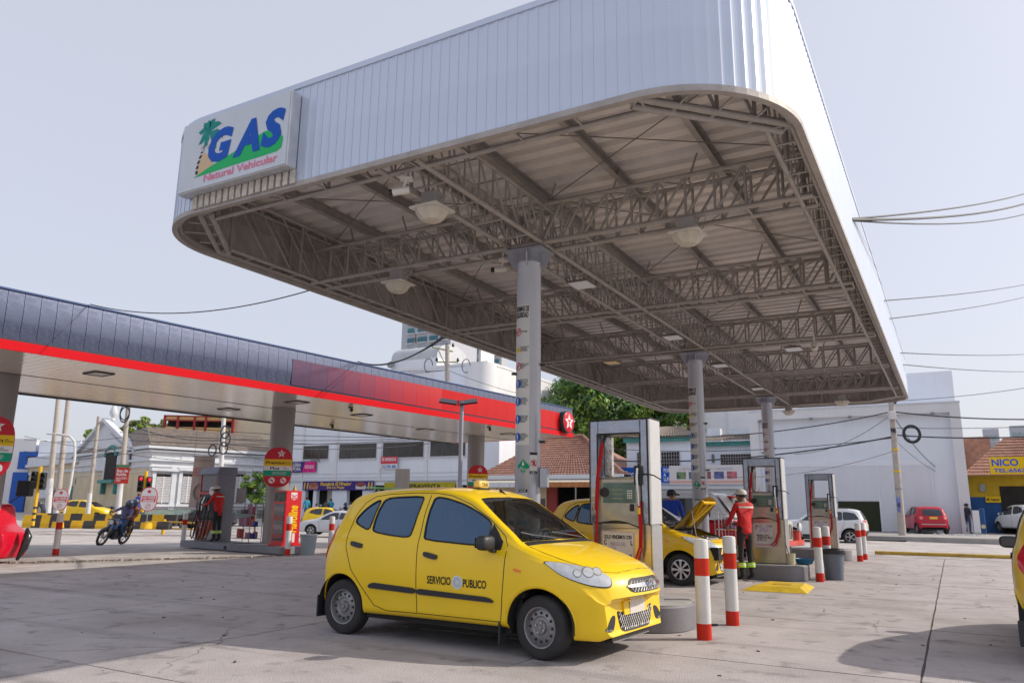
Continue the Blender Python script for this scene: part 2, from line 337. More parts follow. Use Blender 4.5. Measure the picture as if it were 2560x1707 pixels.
def truss_y(x, ya, yb):
 o = W(MB().build('truss', m_steel, can)); mb = MB(); k = int((yb - ya) / .30)
 for xx in (x - .24, x + .24):
  for i in range(k + 1):
   y = lerp(ya, yb, i / k); y2 = lerp(ya, yb, (i + 1) / k)
   mb.tube((xx, y, ZC), (xx, y, ZU), .013, n=5, cap=False)
   if i < k: mb.tube((xx, y, ZU), (xx, y2, ZC), .014, n=5, cap=False)
 for i in range(0, k + 1, 2):
  y = lerp(ya, yb, i / k)
  for z in (ZC, ZU): mb.tube((x - .24, y, z), (x + .24, y, z), .012, n=5, cap=False)
 mb.build('web', m_steel, o, smooth=50)
 for z, r in ((ZC, .03), (ZU, .026)):
  for xx in (x - .24, x + .24): MB().tube((xx, ya, z), (xx, yb, z), r, n=10).build('chord', m_steel, o, smooth=50)
truss_y(-4.55, 5.6, 26.0)
# perimeter lattice
def edge_truss(a, b, inn, step, lean):
 a = Vector(a); b = Vector(b); d = b - a; L = d.length; d.normalize(); nrm = Vector((inn[0], inn[1], 0))
 o = W(MB().build('edge_truss', m_steel, can)); mb = MB(); k = max(2, int(L / step))
 A = lambda t, z, s: tuple(a + d * (t * L) + nrm * s + Vector((0, 0, z)))
 for i in range(k + 1):
  t = i / k
  mb.tube(A(t, ZC, 0), A(t, ZC, .22), .012, n=5, cap=False); 
  if i % 3 == 0:
   mb.tube(A(t, ZC, 0), A(t, 5.42, 0), .02, n=6, cap=False); mb.tube(A(t, ZC, .22), A(t, 5.42, .22), .02, n=6, cap=False)
  if i < k:
   t2 = min(1, (i + lean) / k) if lean > 0 else max(0, (i + lean) / k)
   for s in (0, .22): mb.tube(A(t, 5.42, s), A(t2, ZC, s), .012, n=5, cap=False)
  if i % 3 == 0: mb.tube(A(t, 4.95, 0), A(t, 4.95, -.055), .012, n=5, cap=False)
 mb.build('web', m_steel, o, smooth=50)
 for z in (ZC, 5.42):
  for s in (0, .22): MB().tube(A(0, z, s), A(1, z, s), .028, n=8).build('chord', m_steel, o, smooth=50)
edge_truss((-8.38, 6.65, 0), (-8.38, 25.1, 0), (1, 0), .42, 1.6)
edge_truss((-.93, 6.62, 0), (-.93, 25.1, 0), (-1, 0), .36, 1.)
edge_truss((-7.42, 5.56, 0), (-1.97, 5.56, 0), (0, 1), .55, 1.)
edge_truss((-7.42, 26.15, 0), (-1.97, 26.15, 0), (0, -1), .45, 1.)
for a, b in (((-1.97, 5.56, 0), (-.93, 6.62, 0)), ((-7.42, 5.56, 0), (-8.38, 6.65, 0)), ((-1.97, 26.15, 0), (-.93, 25.1, 0)), ((-7.42, 26.15, 0), (-8.38, 25.1, 0))):
 dd = (Vector(b) - Vector(a)).normalized(); nn = Vector((-dd.y, dd.x, 0)); c = Vector((-4.7, 15.8, 0))
 if nn.dot(c - Vector(a)) < 0: nn = -nn
 o = W(MB().build('corner_truss', m_steel, can)); mb = MB(); L = (Vector(b) - Vector(a)).length
 for i in range(5):
  p = Vector(a) + dd * L * i / 4
  mb.tube(p + Vector((0, 0, ZC)), p + nn * .13 + Vector((0, 0, ZC)), .016, n=5); mb.tube(p + Vector((0, 0, ZC)), p + Vector((0, 0, 5.4)), .018, n=6)
  if 0 < i < 4: mb.tube(p + Vector((0, 0, ZC)), p - nn * (.30 if i == 2 else .18) + Vector((0, 0, ZC)), .012, n=5)
  if i < 4: mb.tube(p + Vector((0, 0, 5.4)), p + dd * L / 4 + Vector((0, 0, ZC)), .016, n=6)
 mb.build('web', m_steel, o, smooth=50)
 for s in (0, .13): MB().tube(Vector(a) + nn * s + Vector((0, 0, ZC)), Vector(b) + nn * s + Vector((0, 0, ZC)), .034, n=10).build('chord', m_steel, o, smooth=50)
yb = [6.35, 8.5, 12.2, 15.95, 19.6, 23.35]
for ya, yb2 in zip(yb, yb[1:]):
 for xa, xb in ((-8.1, -4.8), (-4.3, -1.1)):
  for p, q in (((xa, ya, 5.3), (xb, yb2, 5.3)), ((xb, ya, 5.28), (xa, yb2, 5.28))): W(MB().tube(p, q, .007, n=5).build('brace_rod', m_rod, can))
# columns with their safety notices
m_white = mat('white_print', (.72, .72, .72), .5); m_black = mat('black_print', (.025, .025, .03), .5); m_red = mat('red_print', (.62, .03, .05), .45)
m_bluep = mat('blue_print', (.02, .12, .50), .45); m_yel = mat('yellow_print', (.80, .58, .02), .45); m_green = mat('green_print', (.01, .30, .16), .45); m_cyan = mat('cyan_print', (.05, .35, .65), .45)
m_stkr = mat('sticker_film', (.60, .61, .62), .4)
CR = .158
def arcpatch(mb, a0, a1, z0, z1, r, mi=0, n=8):
 vs = [(r * cos(a0 + (a1 - a0) * i / n), r * sin(a0 + (a1 - a0) * i / n), z) for z in (z0, z1) for i in range(n + 1)]
 return mb.add(vs, [(i, i + 1, n + 2 + i, n + 1 + i) for i in range(n)], mi)
def curv(me_obj, ac, r):
 "wrap flat lettering (x across, z up) round the column"
 for v in me_obj.data.vertices:
  a = ac + v.co.x / r; z = v.co.z; v.co = (r * cos(a), r * sin(a), z)
 return me_obj
def column(x, y, label, face):
 t = thing('canopy_column', label, 'column', (x, y, 0), 0, 'columns of the gas canopy')
 MB().lathe([(.19, 0), (.19, .02), (CR, .021), (CR, 4.40), (CR + .004, 4.405), (CR + .004, 4.44), (CR, 4.445), (CR, 4.56)], 28).build('shaft', m_col, t, smooth=40)
 MB().bx(-.27, .27, -.2, .2, 4.56, 4.585).build('cap_plate', m_col, t)
 for a in (0, pi / 2, pi, -pi / 2):
  mb = MB(); d = Vector((cos(a + .4), sin(a + .4), 0)); mb.prism([(CR - .01, 4.36), (CR + .05, 4.36), (CR + .13, 4.50), (CR + .13, 4.555), (CR - .01, 4.555)], d.cross(Vector((0, 0, 1))) * .006, d, (0, 0, 1), .012); mb.build('gusset', m_col, t)
 a0 = face - .38
 s = arcpatch(MB(), a0 - 1.02, a0 + .42, 2.05, 3.84, CR + .002, n=12).build('safety_notice_strip', m_stkr, t, smooth=60)
 def tx(st, da, z, h, m, wd=None, b=.02, al='C'):
  o = text(st, s, (0, 0, z), (1, 0, 0), (0, 0, 1), h, m, w=wd, bold=b, lift=0, align=al); return curv(o, a0 + da, CR + .0045)
 tx('NORMAS DE\nSEGURIDAD', -.28, 3.74, .155, m_black, .205, .035)
 words = ['NO FUMAR', 'PRECAUCION GAS\nCOMBUSTIBLE\nA ALTA PRESION', 'PROHIBIDO EL LLENADO\nEN AUSENCIA DEL\nOPERARIO', 'DETENGA EL MOTOR\nY APAGUE LAS LUCES\nANTES DE CARGAR\nEL VEHICULO EN CASO\nDE EMERGENCIA', 'APAGUE TELEFONOS\nEQUIPOS ELECTRONICOS\nY RADIOS ANTES DE\nINICIAR LA CARGA', 'DESCIENDA EL VEHICULO\nY PERMANEZCA FUERA\nDURANTE EL LLENADO\nPOR SEGURIDAD', 'NO SE PERMITE EL\nINGRESO A MENORES\nLA MAQUINA SE\nENCUENTRA']
 for i, wd in enumerate(words):
  z = 3.48 - i * .222; kind = ['no', 'tri', 'no', 'b', 'b', 'b', 'b'][i]
  n = wd.count('\n') + 1; tx(wd, -.02, z, .022 * n, m_black, .115 if n > 1 else .08, .01)
  da = a0 - .62; mb = MB()
  def disc(rr, mi, lift, k=20, hole=0):
   vs = []; 
   for q in range(k):
    th = 2 * pi * q / k; 
    for R in (rr, hole): vs.append(((CR + lift) * cos(da + R * cos(th) / CR), (CR + lift) * sin(da + R * cos(th) / CR), z + R * sin(th)))
   mb.add(vs, [(2 * q, 2 * ((q + 1) % k), 2 * ((q + 1) % k) + 1, 2 * q + 1) for q in range(k)], mi)
  if kind == 'no':
   disc(.052, 0, .0045, hole=.041); mats = [m_red, m_black]
   for q in range(-4, 5): arcpatch(mb, da + q * .0078 / CR - .008 / CR, da + q * .0078 / CR + .008 / CR, z + q * .0078 - .007, z + q * .0078 + .007, CR + .005, 0, 1)
   arcpatch(mb, da - .02 / CR, da + .02 / CR, z - .005, z + .012, CR + .0048, 1, 2)
  elif kind == 'tri':
   mats = [m_yel, m_black]
   for q in range(8): ww = .045 * (1 - q / 8); arcpatch(mb, da - ww / CR, da + ww / CR, z - .045 + q * .0115, z - .045 + (q + 1) * .0115, CR + .0045, 0, 2)
   arcpatch(mb, da - .005 / CR, da + .005 / CR, z - .03, z + .01, CR + .0055, 1, 1)
  else:
   disc(.056, 0, .0045, hole=0); mats = [m_bluep, m_white]; arcpatch(mb, da - .009 / CR, da + .009 / CR, z - .015, z + .038, CR + .006, 1, 2); arcpatch(mb, da - .008 / CR, da + .008 / CR, z - .04, z - .026, CR + .006, 1, 2)
  mb.build('pictogram', mats, s)
 a0 = face
 def card(da, z0, z1, wd, m): return arcpatch(MB(), a0 + da - wd / 2 / CR, a0 + da + wd / 2 / CR, z0, z1, CR + .003, n=6).build('sticker', m, t)
 def tx2(par, st, da, z, h, m, wd): curv(text(st, par, (0, 0, z), (1, 0, 0), (0, 0, 1), h, m, w=wd, bold=.02, lift=0), a0 + da, CR + .0055)
 c = card(.42, 1.70, 1.96, .10, m_stkr); mbx = MB(); arcpatch(mbx, a0 + .42 - .05 / CR, a0 + .42 + .05 / CR, 1.93, 1.96, CR + .005, n=4); arcpatch(mbx, a0 + .42 - .05 / CR, a0 + .42 + .05 / CR, 1.70, 1.735, CR + .005, n=4); mbx.build('sticker_band', m_black, c)
 da = a0 + .42; z = 1.83; mb = MB(); vs = []
 for q in range(20):
  th = 2 * pi * q / 20
  for R in (.042, .036): vs.append(((CR + .006) * cos(da + R * cos(th) / CR), (CR + .006) * sin(da + R * cos(th) / CR), z + R * sin(th)))
 mb.add(vs, [(2 * q, 2 * ((q + 1) % 20), 2 * ((q + 1) % 20) + 1, 2 * q + 1) for q in range(20)], 0)
 arcpatch(mb, da - .014 / CR, da + .014 / CR, z - .022, z + .024, CR + .005, 1, 2)
 for q in range(-4, 5): arcpatch(mb, da + q * .007 / CR - .006 / CR, da + q * .007 / CR + .006 / CR, z - q * .007 - .006, z - q * .007 + .006, CR + .0065, 0, 1)
 mb.build('pictogram', [m_red, m_black], c); tx2(c, 'APAGUE\nSU CELULAR', .42, 1.717, .026, m_white, .075)
 mb = MB(); dz = a0 - .42
 for q in range(-8, 8):
  ww = .085 * (1 - abs(q + .5) / 8.5); arcpatch(mb, dz - ww / CR, dz + ww / CR, 1.79 + q * .0105, 1.79 + (q + 1) * .0105, CR + .003, 0, 3)
 c = mb.build('hazard_diamond', m_green, t); tx2(c, 'GASES\nINFLAMABLES', -.42, 1.765, .04, m_white, .10); tx2(c, '2', -.42, 1.725, .022, m_white, None)
 mb = MB(); [arcpatch(mb, dz - w_ / CR, dz + w_ / CR, 1.80 + q_ * .012, 1.812 + q_ * .012, CR + .0055, 0, 1) for q_, w_ in enumerate((.012, .014, .010, .006, .003))]; mb.build('pictogram', m_white, c)
 c = card(-.42, 1.25, 1.52, .115, m_stkr); mbx = MB(); arcpatch(mbx, a0 - .42 - .056 / CR, a0 - .42 + .056 / CR, 1.48, 1.516, CR + .005, n=4); arcpatch(mbx, a0 - .42 - .056 / CR, a0 - .42 + .056 / CR, 1.254, 1.30, CR + .005, n=4); mbx.build('sticker_band', m_black, c)
 mb = MB()
 for q in range(8): ww = .05 * (1 - q / 8); arcpatch(mb, dz - ww / CR, dz + ww / CR, 1.335 + q * .0125, 1.335 + (q + 1) * .0125, CR + .0055, 0, 2)
 arcpatch(mb, dz - .012 / CR, dz + .012 / CR, 1.345, 1.385, CR + .0065, 1, 1); mb.build('pictogram', [m_yel, m_black], c)
 tx2(c, 'DANGER', -.42, 1.498, .022, m_white, .08); tx2(c, 'PELIGRO', -.42, 1.277, .028, m_white, .095)
 c = card(-.40, .92, 1.22, .13, m_white); mb = MB()
 for q in (-1, 0, 1): arcpatch(mb, a0 - .40 + (q * .043 - .018) / CR, a0 - .40 + (q * .043 + .018) / CR, 1.09, 1.145, CR + .0045, 0, 2)
 mb.build('pictogram', m_cyan, c); tx2(c, 'CENTRO\nLINEA GRATIS', -.40, 1.185, .035, m_bluep, .09); tx2(c, 'NO FUMAR NO CELULAR\nAPAGUE SU MOTOR', -.40, 1.03, .045, m_black, .10)
 for z, sgn in ((3.07, 1), (2.10, 1), (2.95, -1)):
  a = a0 + (1.25 if sgn > 0 else -1.35); d = Vector((cos(a), sin(a), 0)); mb = MB(); mb.box(d * (CR + .025) + Vector((0, 0, z)), (.07, .035, .03), rz=a); mb.build('bracket', m_fastener, t)
 if y < 10:
  a = a0 + 1.32; d = Vector((cos(a), sin(a), 0)); MB().box(d * (CR + .05) + Vector((0, 0, 1.66)), (.10, .12, .24), rz=a).build('junction_box', m_col, t, bevel=.008)
 return t
def fang(x, y): return atan2(-y, -x)
column(-4.55, 8.45, 'nearest grey steel canopy column with the large safety notice, behind the front taxi', fang(-4.55, 8.45) + .05)
column(-4.55, 16.0, 'middle grey canopy column with safety notices, behind the raised taxi hood', fang(-4.55, 16) + .05)
column(-4.55, 23.4, 'farthest grey canopy column, behind the second gas pump', fang(-4.55, 23.4) + .05)
# sign box
m_signw = mat('sign_face', (.58, .63, .70), .38, var=.05, vs=2); m_signm = mat('sign_metal', (.62, .64, .67), .4, .5, var=.15, vs=5, streak=.25, dirtcol=(.4, .38, .36))
m_gblue = mat('sign_blue', (.006, .09, .46), .4); m_ggreen = mat('sign_green', (.02, .45, .14), .45); m_gteal = mat('sign_teal', (.01, .25, .23), .45); m_gpink = mat('sign_pink', (.72, .22, .33), .45); m_gsand = mat('sign_sand', (.62, .46, .30), .5)
m_dirt = mat('peeled_cladding', (.56, .52, .46), .7, var=.3, vs=14, dirt=.5)
sg_t = thing('gas_sign', 'boxed GAS Natural Vehicular sign with palm tree on the silver canopy front', 'sign', (-6.62, 5.29, 4.78))
W(MB().bx(-7.49, -5.75, 5.296, 5.435, 4.78, 5.655).build('sign_box', m_signm, sg_t, bevel=.008))
face_o = W(MB().bx(-7.475, -5.765, 5.286, 5.297, 4.795, 5.64).build('sign_face', m_signw, sg_t))
def sg(x, z): return (x * 1.0173, (z - 1.3) * 1.0173 + 1.3)
def flat(poly, lift, m, name):
 mb = MB(); mb.prism([sg(*p) for p in poly], (0, 5.286 - lift * .4, 0), (1, 0, 0), (0, 0, 1), .0004); o = mb.build(name, m, sg_t); W(o); return o
flat([(-7.063, 4.888), (-7.045, 5.02), (-7.006, 5.115), (-6.955, 5.15), (-6.90, 5.125), (-6.84, 5.05), (-6.78, 4.97), (-6.9, 4.92)], .003, m_gsand, 'sand_patch')
flat([(-7.10, 4.872), (-6.5, 4.888), (-5.80, 4.90), (-5.735, 4.93), (-5.72, 5.04), (-5.79, 5.13), (-5.90, 5.175), (-6.02, 5.175), (-6.35, 5.075), (-6.6, 5.01), (-6.85, 4.95), (-7.0, 4.905)], .006, m_ggreen, 'green_hill')
tr = [(-7.048, 4.895), (-7.05, 4.96), (-7.04, 5.02), (-7.022, 5.08), (-6.998, 5.14), (-6.965, 5.20), (-6.93, 5.25)]
for (a, b), (c, d) in zip(tr, tr[1:]): flat([(a - .022, b + .012), (a + .018, b + .012), (c + .016, d - .010), (c - .020, d - .010)], .008, m_black, 'palm_trunk_ring')
for ang, ln, dr in ((-160, .17, .10), (-200, .19, .04), (-235, .17, .0), (-265, .15, -.01), (-300, .17, 0), (-335, .22, .05), (-10, .24, .14), (-120, .13, .12), (-45, .20, .16)):
 a = radians(ang); c0 = (-6.905, 5.385); tip = (c0[0] + cos(a) * ln, c0[1] + sin(a) * ln - dr * .6); n_ = Vector((-(tip[1] - c0[1]), tip[0] - c0[0])).normalized() * .045
 md = (lerp(c0[0], tip[0], .5), lerp(c0[1], tip[1], .5) + .035)
 flat([c0, (md[0] + n_.x, md[1] + n_.y), (lerp(md[0], tip[0], .55) + n_.x * .9, lerp(md[1], tip[1], .55) + n_.y * .9), tip, (md[0] - n_.x * .7, md[1] - n_.y * .7)], .010 + .0002 * (ang % 7), m_gteal, 'palm_leaf')
for dx, dz in ((-.08, -.16), (-.03, -.15), (.02, -.17), (-.06, -.2)):
 flat([(-6.92 + dx + .022 * cos(q * pi / 4), 5.385 + dz + .022 * sin(q * pi / 4)) for q in range(8)], .0085, mat('sign_paleflower', (.55, .46, .46), .5), 'palm_flower')
for ch, x0, x1, zb, zt in (('G', -6.885, -6.50, 4.985, 5.385), ('A', -6.475, -6.055, 4.975, 5.375), ('S', -6.05, -5.712, 4.975, 5.40)):
 (a, zb2), (b, zt2) = sg(x0, zb), sg(x1, zt)
 o = text(ch, sg_t, ((a + b) / 2, 5.286, (zb2 + zt2) / 2), (1, 0, 0), (0, 0, 1), zt2 - zb2, m_gblue, w=b - a, bold=.055, shear=.20, lift=.0062, name='letter'); W(o)
a, zb2 = sg(-6.92, 4.80); b, zt2 = sg(-5.78, 4.875)
W(text('Natural Vehicular', sg_t, ((a + b) / 2, 5.286, (zb2 + zt2) / 2 - .005), (1, 0, 0), (0, 0, 1), .088, m_gpink, w=b - a, bold=.025, lift=.004))
for i in range(16):   # weathered flashing under the sign
 x = -7.36 + i * .103; W(MB().bx(x, x + .072, 5.41, 5.432, 4.625, 4.776).build('flashing_rib', m_dirt, sg_t))
# lamps and cameras hung under the canopy
m_house = mat('lamp_housing', (.40, .40, .40), .5, .3); m_lens = mat('lamp_lens', (.60, .57, .50), .35, var=.12, vs=8, dirt=.3, dirtcol=(.35, .30, .22)); m_lensrim = mat('lamp_rim', (.62, .60, .55), .5)
def flood(x, y, z, label, s=1.):
 t = thing('flood_lamp', label, 'lamp', (x, y, z), random.uniform(-.1, .1) + .0, 'square flood lamps under the gas canopy')
 MB().bx(-.10 * s, .10 * s, -.09 * s, .09 * s, .09 * s, .27 * s).build('ballast_box', m_house, t, bevel=.008)
 mb = MB(); q = [(.175, .085), (.185, .06), (.15, .0), (.10, -.045), (.0, -.055)]
 mb.v = []; 
 for r, zz in q:
  for i in range(8):
   a = pi / 4 * i + pi / 8; k = 1 / max(abs(cos(a)), abs(sin(a))) ; mb.v.append((r * k * cos(a) * s * .95, r * k * sin(a) * s * .95, zz * s))
 mb.f = [(k * 8 + i, k * 8 + (i + 1) % 8, k * 8 + 8 + (i + 1) % 8, k * 8 + 8 + i) for k in range(4) for i in range(8)] + [tuple(range(8))]; mb.m = [0] * len(mb.f)
 mb.build('lens', m_lens, t, smooth=12); MB().bx(-.182 * s, .182 * s, -.182 * s, .182 * s, .070 * s, .098 * s).build('rim', m_lensrim, t, bevel=.006)
 MB().tube((0, 0, .27 * s), (0, 0, 4.66 - z + .03), .015).build('stem', m_house, t)
 MB().path([(.1 * s, 0, .2 * s), (.2 * s, 0, .2 * s), (.24 * s, 0, .28 * s), (.22 * s, 0, .4 * s)], .008).build('conduit', m_house, t)
flood(-4.62, 6.35, 4.36, 'square flood lamp nearest the front edge, ahead of the nearest column')
flood(-2.40, 8.37, 4.36, 'square flood lamp hanging right of the nearest column'); flood(-6.70, 8.44, 4.36, 'square flood lamp hanging left of the nearest column')
flood(-2.55, 24.2, 4.36, 'small far flood lamp under the right rear of the gas canopy'); flood(-4.35, 25.9, 4.36, 'small far flood lamp beside the farthest canopy column')
m_led = mat('led_panel', (.75, .78, .85), .3); m_ledy = mat('led_amber', (.80, .55, .12), .35)
def led(x, y, label, m=None):
 t = thing('panel_lamp', label, 'lamp', (x, y, 4.60), 0, 'flat panel lamps under the gas canopy')
 MB().bx(-.17, .17, -.2, .2, .0, .035).build('housing', m_rod, t, bevel=.006); MB().bx(-.155, .155, -.185, .185, -.006, .001).build('panel', m or m_led, t); MB().bx(-.06, .06, -.08, .08, .035, .07).build('driver_box', m_rod, t)
led(-4.58, 10.2, 'flat white panel lamp just behind the nearest column'); led(-4.5, 14.35, 'flat white panel lamp left of the middle column'); led(-2.6, 16.55, 'flat bluish panel lamp right of the middle column, beside a dome camera')
led(-4.45, 17.75, 'flat white panel lamp just behind the middle column'); led(-4.42, 21.7, 'flat white panel lamp above the farthest column'); led(-6.58, 16.3, 'flat amber panel lamp left of the middle column', m_ledy)
m_camw = mat('camera_white', (.66, .64, .6), .4); m_lensb = mat('camera_lens', (.01, .01, .012), .1)
def cctv(x, y, z, az, label):
 t = thing('security_camera', label, 'camera', (x, y, z), az, 'bullet cameras')
 mb = MB(); mb.tube((-.10, 0, 0), (.07, 0, -.03), .038, n=12); mb.build('camera_body', m_camw, t, smooth=40); MB().tube((.071, 0, -.03), (.10, 0, -.036), .034, n=12).build('lens_hood', m_lensb, t)
 mb = MB(); mb.tube((-.04, 0, .02), (-.06, 0, .1), .014); mb.bx(-.13, 0, -.04, .04, .1, .13); mb.tube((-.06, 0, .13), (-.06, 0, .28), .012); mb.build('bracket', m_camw, t)
cctv(-4.6, 5.75, 4.44, pi + .5, 'white bullet camera under the canopy front, near the front flood lamp'); cctv(-4.96, 8.36, 4.40, -2.3, 'white bullet camera on the left of the nearest column'); cctv(-5.19, 17.9, 4.40, -2.2, 'white bullet camera left of the middle column top')
t = thing('dome_camera', 'white dome camera beside the bluish panel lamp', 'camera', (-2.05, 15.5, 4.42)); MB().lathe([(.0, -.10), (.05, -.085), (.07, -.04), (.07, 0), (.05, .05), (.02, .08), (.02, .22)], 14).build('dome', m_camw, t, smooth=40); MB().lathe([(0, -.02), (.03, -.012), (.035, 0), (.0, .01)], 10, c=(0, -.055, -.03)).build('lens', m_lensb, t)
# ------------------------------------------------------------------ second canopy, on the left
TA = radians(5.7)
def TX(u, v, z=0): return Vector((-15.3 + sin(TA) * u - cos(TA) * v, 7.49 + cos(TA) * u + sin(TA) * v, z))   # u along the near edge, v away from it
m_navy = mat('navy_cladding', (.12, .14, .21), .20, .8, var=.2, vs=2.5, bump=.10, bs=6, dirt=.25, dirtcol=(.10, .10, .13))
m_redp = mat('red_panel', (.52, .014, .016), .26, .0, var=.08, vs=2, bump=.06, bs=5, streak=.25, dirtcol=(.40, .03, .04))
m_redb = mat('red_band', (.60, .003, .010), .35); m_soff = mat('soffit_metal', (.82, .75, .66), .16, .35, var=.08, vs=.7, bump=.05, bs=3, stretch=(1, 6, 1))
m_tcol = mat('left_column_paint', (.27, .255, .25), .42, .1, var=.06, vs=2); m_dark = mat('dark_gap', (.03, .03, .035), .7)
tex = thing('fuel_canopy', 'dark blue canopy with red stripe and pale metal soffit on the left', 'canopy', (-15.3, 7.49, 4.1), -TA)
# local frame of tex: x = -v, y = u
UA, UB, VW, TZB, TZT = -9.0, 21.0, 6.35, 4.10, 5.25
def L(z): return z - 4.1
m0 = None; i = 0; u = UA
while u < UB - .01:
 wd = .30; mb = None
 if m0 is None:
  mb = MB(); zz = [lerp(L(TZB + .19), L(TZT), q / 5) for q in range(6)]; bo = [-.022, -.006, .001, .0, -.008, -.024]
  mb.v = [(b_, y_, z_) for y_ in (.005, wd - .005) for b_, z_ in zip(bo, zz)] + [(-.03, y_, z_) for y_ in (.0, wd) for z_ in zz]; mb.f = [(q, 6 + q, 7 + q, q + 1) for q in range(5)] + [(q, q + 1, 13 + q, 12 + q) for q in range(5)] + [(6 + q, 18 + q, 19 + q, 7 + q) for q in range(5)]; mb.m = [0] * 15; m0 = mb.build('fascia_panel', m_navy, tex, smooth=30); o = m0
 else: o = mkobj('fascia_panel', m0.data, tex)
 o.location = (0, u, 0); u += wd; i += 1
for k in range(26):   # far end fascia
 pass
MB().bx(-VW, -.02, UB - .012, UB, L(TZB + .19), L(TZT)).build('end_fascia', m_navy, tex); MB().bx(-VW, -VW + .02, UA, UB, L(TZB + .02), L(TZT)).build('far_fascia', m_navy, tex)
MB().bx(-VW - .02, .012, UA, UB + .01, L(TZT), L(TZT) + .03).build('top_trim', mat('blue_trim', (.05, .10, .26), .4), tex)
MB().bx(-.03, .016, UA, UB + .014, L(TZB), L(TZB + .185)).build('red_band', m_redb, tex); MB().bx(-VW, .016, UB, UB + .016, L(TZB), L(TZB + .185)).build('red_band', m_redb, tex)
MB().bx(-VW - .03, -VW + .0, UA, UB, L(TZB) - .03, L(TZB) + .05).build('edge_trim', m_dark, tex)
u = 6.75; r0 = None; k = 0
while u < UB - 1.35:
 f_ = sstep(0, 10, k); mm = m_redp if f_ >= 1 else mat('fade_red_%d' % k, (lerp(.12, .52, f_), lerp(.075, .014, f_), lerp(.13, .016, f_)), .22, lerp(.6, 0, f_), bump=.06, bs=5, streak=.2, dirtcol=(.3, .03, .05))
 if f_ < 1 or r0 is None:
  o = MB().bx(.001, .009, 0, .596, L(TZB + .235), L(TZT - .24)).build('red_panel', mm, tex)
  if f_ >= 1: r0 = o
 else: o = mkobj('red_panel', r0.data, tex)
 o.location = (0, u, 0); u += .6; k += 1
# soffit planks run across
sp = None; u = UA
while u < UB - .1:
 if sp is None: sp = o = MB().bx(-VW, -.02, .004, .196, L(TZB + .012), L(TZB + .03)).build('soffit_plank', m_soff, tex)
 else: o = mkobj('soffit_plank', sp.data, tex)
 o.location = (0, u, 0); u += .2
MB().bx(-3.05, -3.03, UA, UB, L(TZB) + .004, L(TZB) + .0125).build('soffit_seam', m_dark, tex)
MB().bx(-VW + .02, -.02, UA, UB - .02, L(TZB + .06), L(TZT - .1)).build('roof_void', m_dark, tex)
def downlight(u, v, label):
 t = thing('recessed_lamp', label, 'lamp', TX(u, v, TZB), -TA, 'lamps let into the left canopy soffit'); mb = MB()
 for a, b, c, d in ((-.28, .28, -.22, -.18), (-.28, .28, .18, .22), (-.28, -.24, -.18, .18), (.24, .28, -.18, .18)): mb.bx(a, b, c, d, -.012, .011)
 mb.build('frame', m_dark, t); MB().bx(-.24, .24, -.18, .18, -.004, .008).build('diffuser', m_lens, t)
for u, v, lb in ((2.5, 1.3, 'recessed lamp at the left end of the metal soffit, nearest the camera'), (8.0, 1.25, 'recessed lamp in the soffit in front of the middle left column'), (11.1, 1.9, 'recessed lamp in the soffit right of the middle left column'), (8.0, 4.4, 'recessed lamp near the far edge of the soffit'), (15.6, 3.2, 'small recessed lamp above the bakery'), (18.6, 1.5, 'small recessed lamp near the far end of the left canopy')): downlight(u, v, lb)
def cam2(u, v, label):
 t = thing('dome_camera', label, 'camera', TX(u, v, TZB), 0, 'black cameras under the left canopy'); MB().lathe([(0, -.16), (.04, -.145), (.055, -.11), (.05, -.07), (.02, -.05), (.02, 0)], 12).build('dome', m_lensb, t, smooth=40); MB().bx(-.1, .02, -.04, .04, -.05, 0).build('mount', m_lensb, t)
cam2(9.4, .55, 'black camera hanging near the red stripe, left'); cam2(15.9, .4, 'black camera hanging near the red stripe, beside the lamp post'); cam2(12.5, 4.8, 'black camera at the far edge of the soffit')
# columns
def tcol(x, y, label, zb=0):
 t = thing('canopy_column', label, 'column', (x, y, zb), 0, 'round columns of the left canopy'); MB().lathe([(.34, 0), (.34, TZB - zb + .01)], 32).build('shaft', m_tcol, t, smooth=40)
 return t
c1 = tcol(-18.56, 9.24, 'thick grey round column at the left edge of the picture'); c2 = tcol(-17.15, 16.45, 'thick grey round column beside the red oil cabinet', 0); c3 = tcol(-16.6, 26.4, 'thick grey round column partly hidden behind the nearest gas column', 0)
# round brand disc on the far end of the fascia
m_wht = mat('sign_white', (.70, .70, .70), .4); m_starr = mat('disc_red', (.62, .02, .04), .3)
def star(mb, c, ex, ey, R, r, th, mi=0, rot=pi / 2):
 mb.prism([((R if k % 2 == 0 else r) * cos(rot + k * pi / 5), (R if k % 2 == 0 else r) * sin(rot + k * pi / 5)) for k in range(10)], c, ex, ey, th, mi)
def teebar(mb, c, ex, ey, s, th, mi=0): mb.prism([(-.45 * s, .45 * s), (.45 * s, .45 * s), (.45 * s, .2 * s), (.13 * s, .2 * s), (.13 * s, -.5 * s), (-.13 * s, -.5 * s), (-.13 * s, .2 * s), (-.45 * s, .2 * s)], c, ex, ey, th, mi)
dsc = thing('star_disc', 'round red disc with white star at the end of the red fascia', 'sign', TX(20.35, -.02, 4.66), -TA)
My = Matrix.Rotation(pi / 2, 3, 'Y')
MB().lathe([(.42, 0), (.44, .02), (.44, .16), (.42, .18)], 36, M=My).build('drum', m_dark, dsc, smooth=40)
MB().lathe([(.40, .181), (.37, .20), (.0, .205)], 36, M=My, cap=False).build('face', m_starr, dsc, smooth=40)
mb = MB(); star(mb, (.206, 0, .0), (0, 1, 0), (0, 0, 1), .34, .15, .004); mb.build('star', m_wht, dsc); mb = MB(); teebar(mb, (.211, 0, -.02), (0, 1, 0), (0, 0, 1), .24, .004); mb.build('letter', m_starr, dsc)
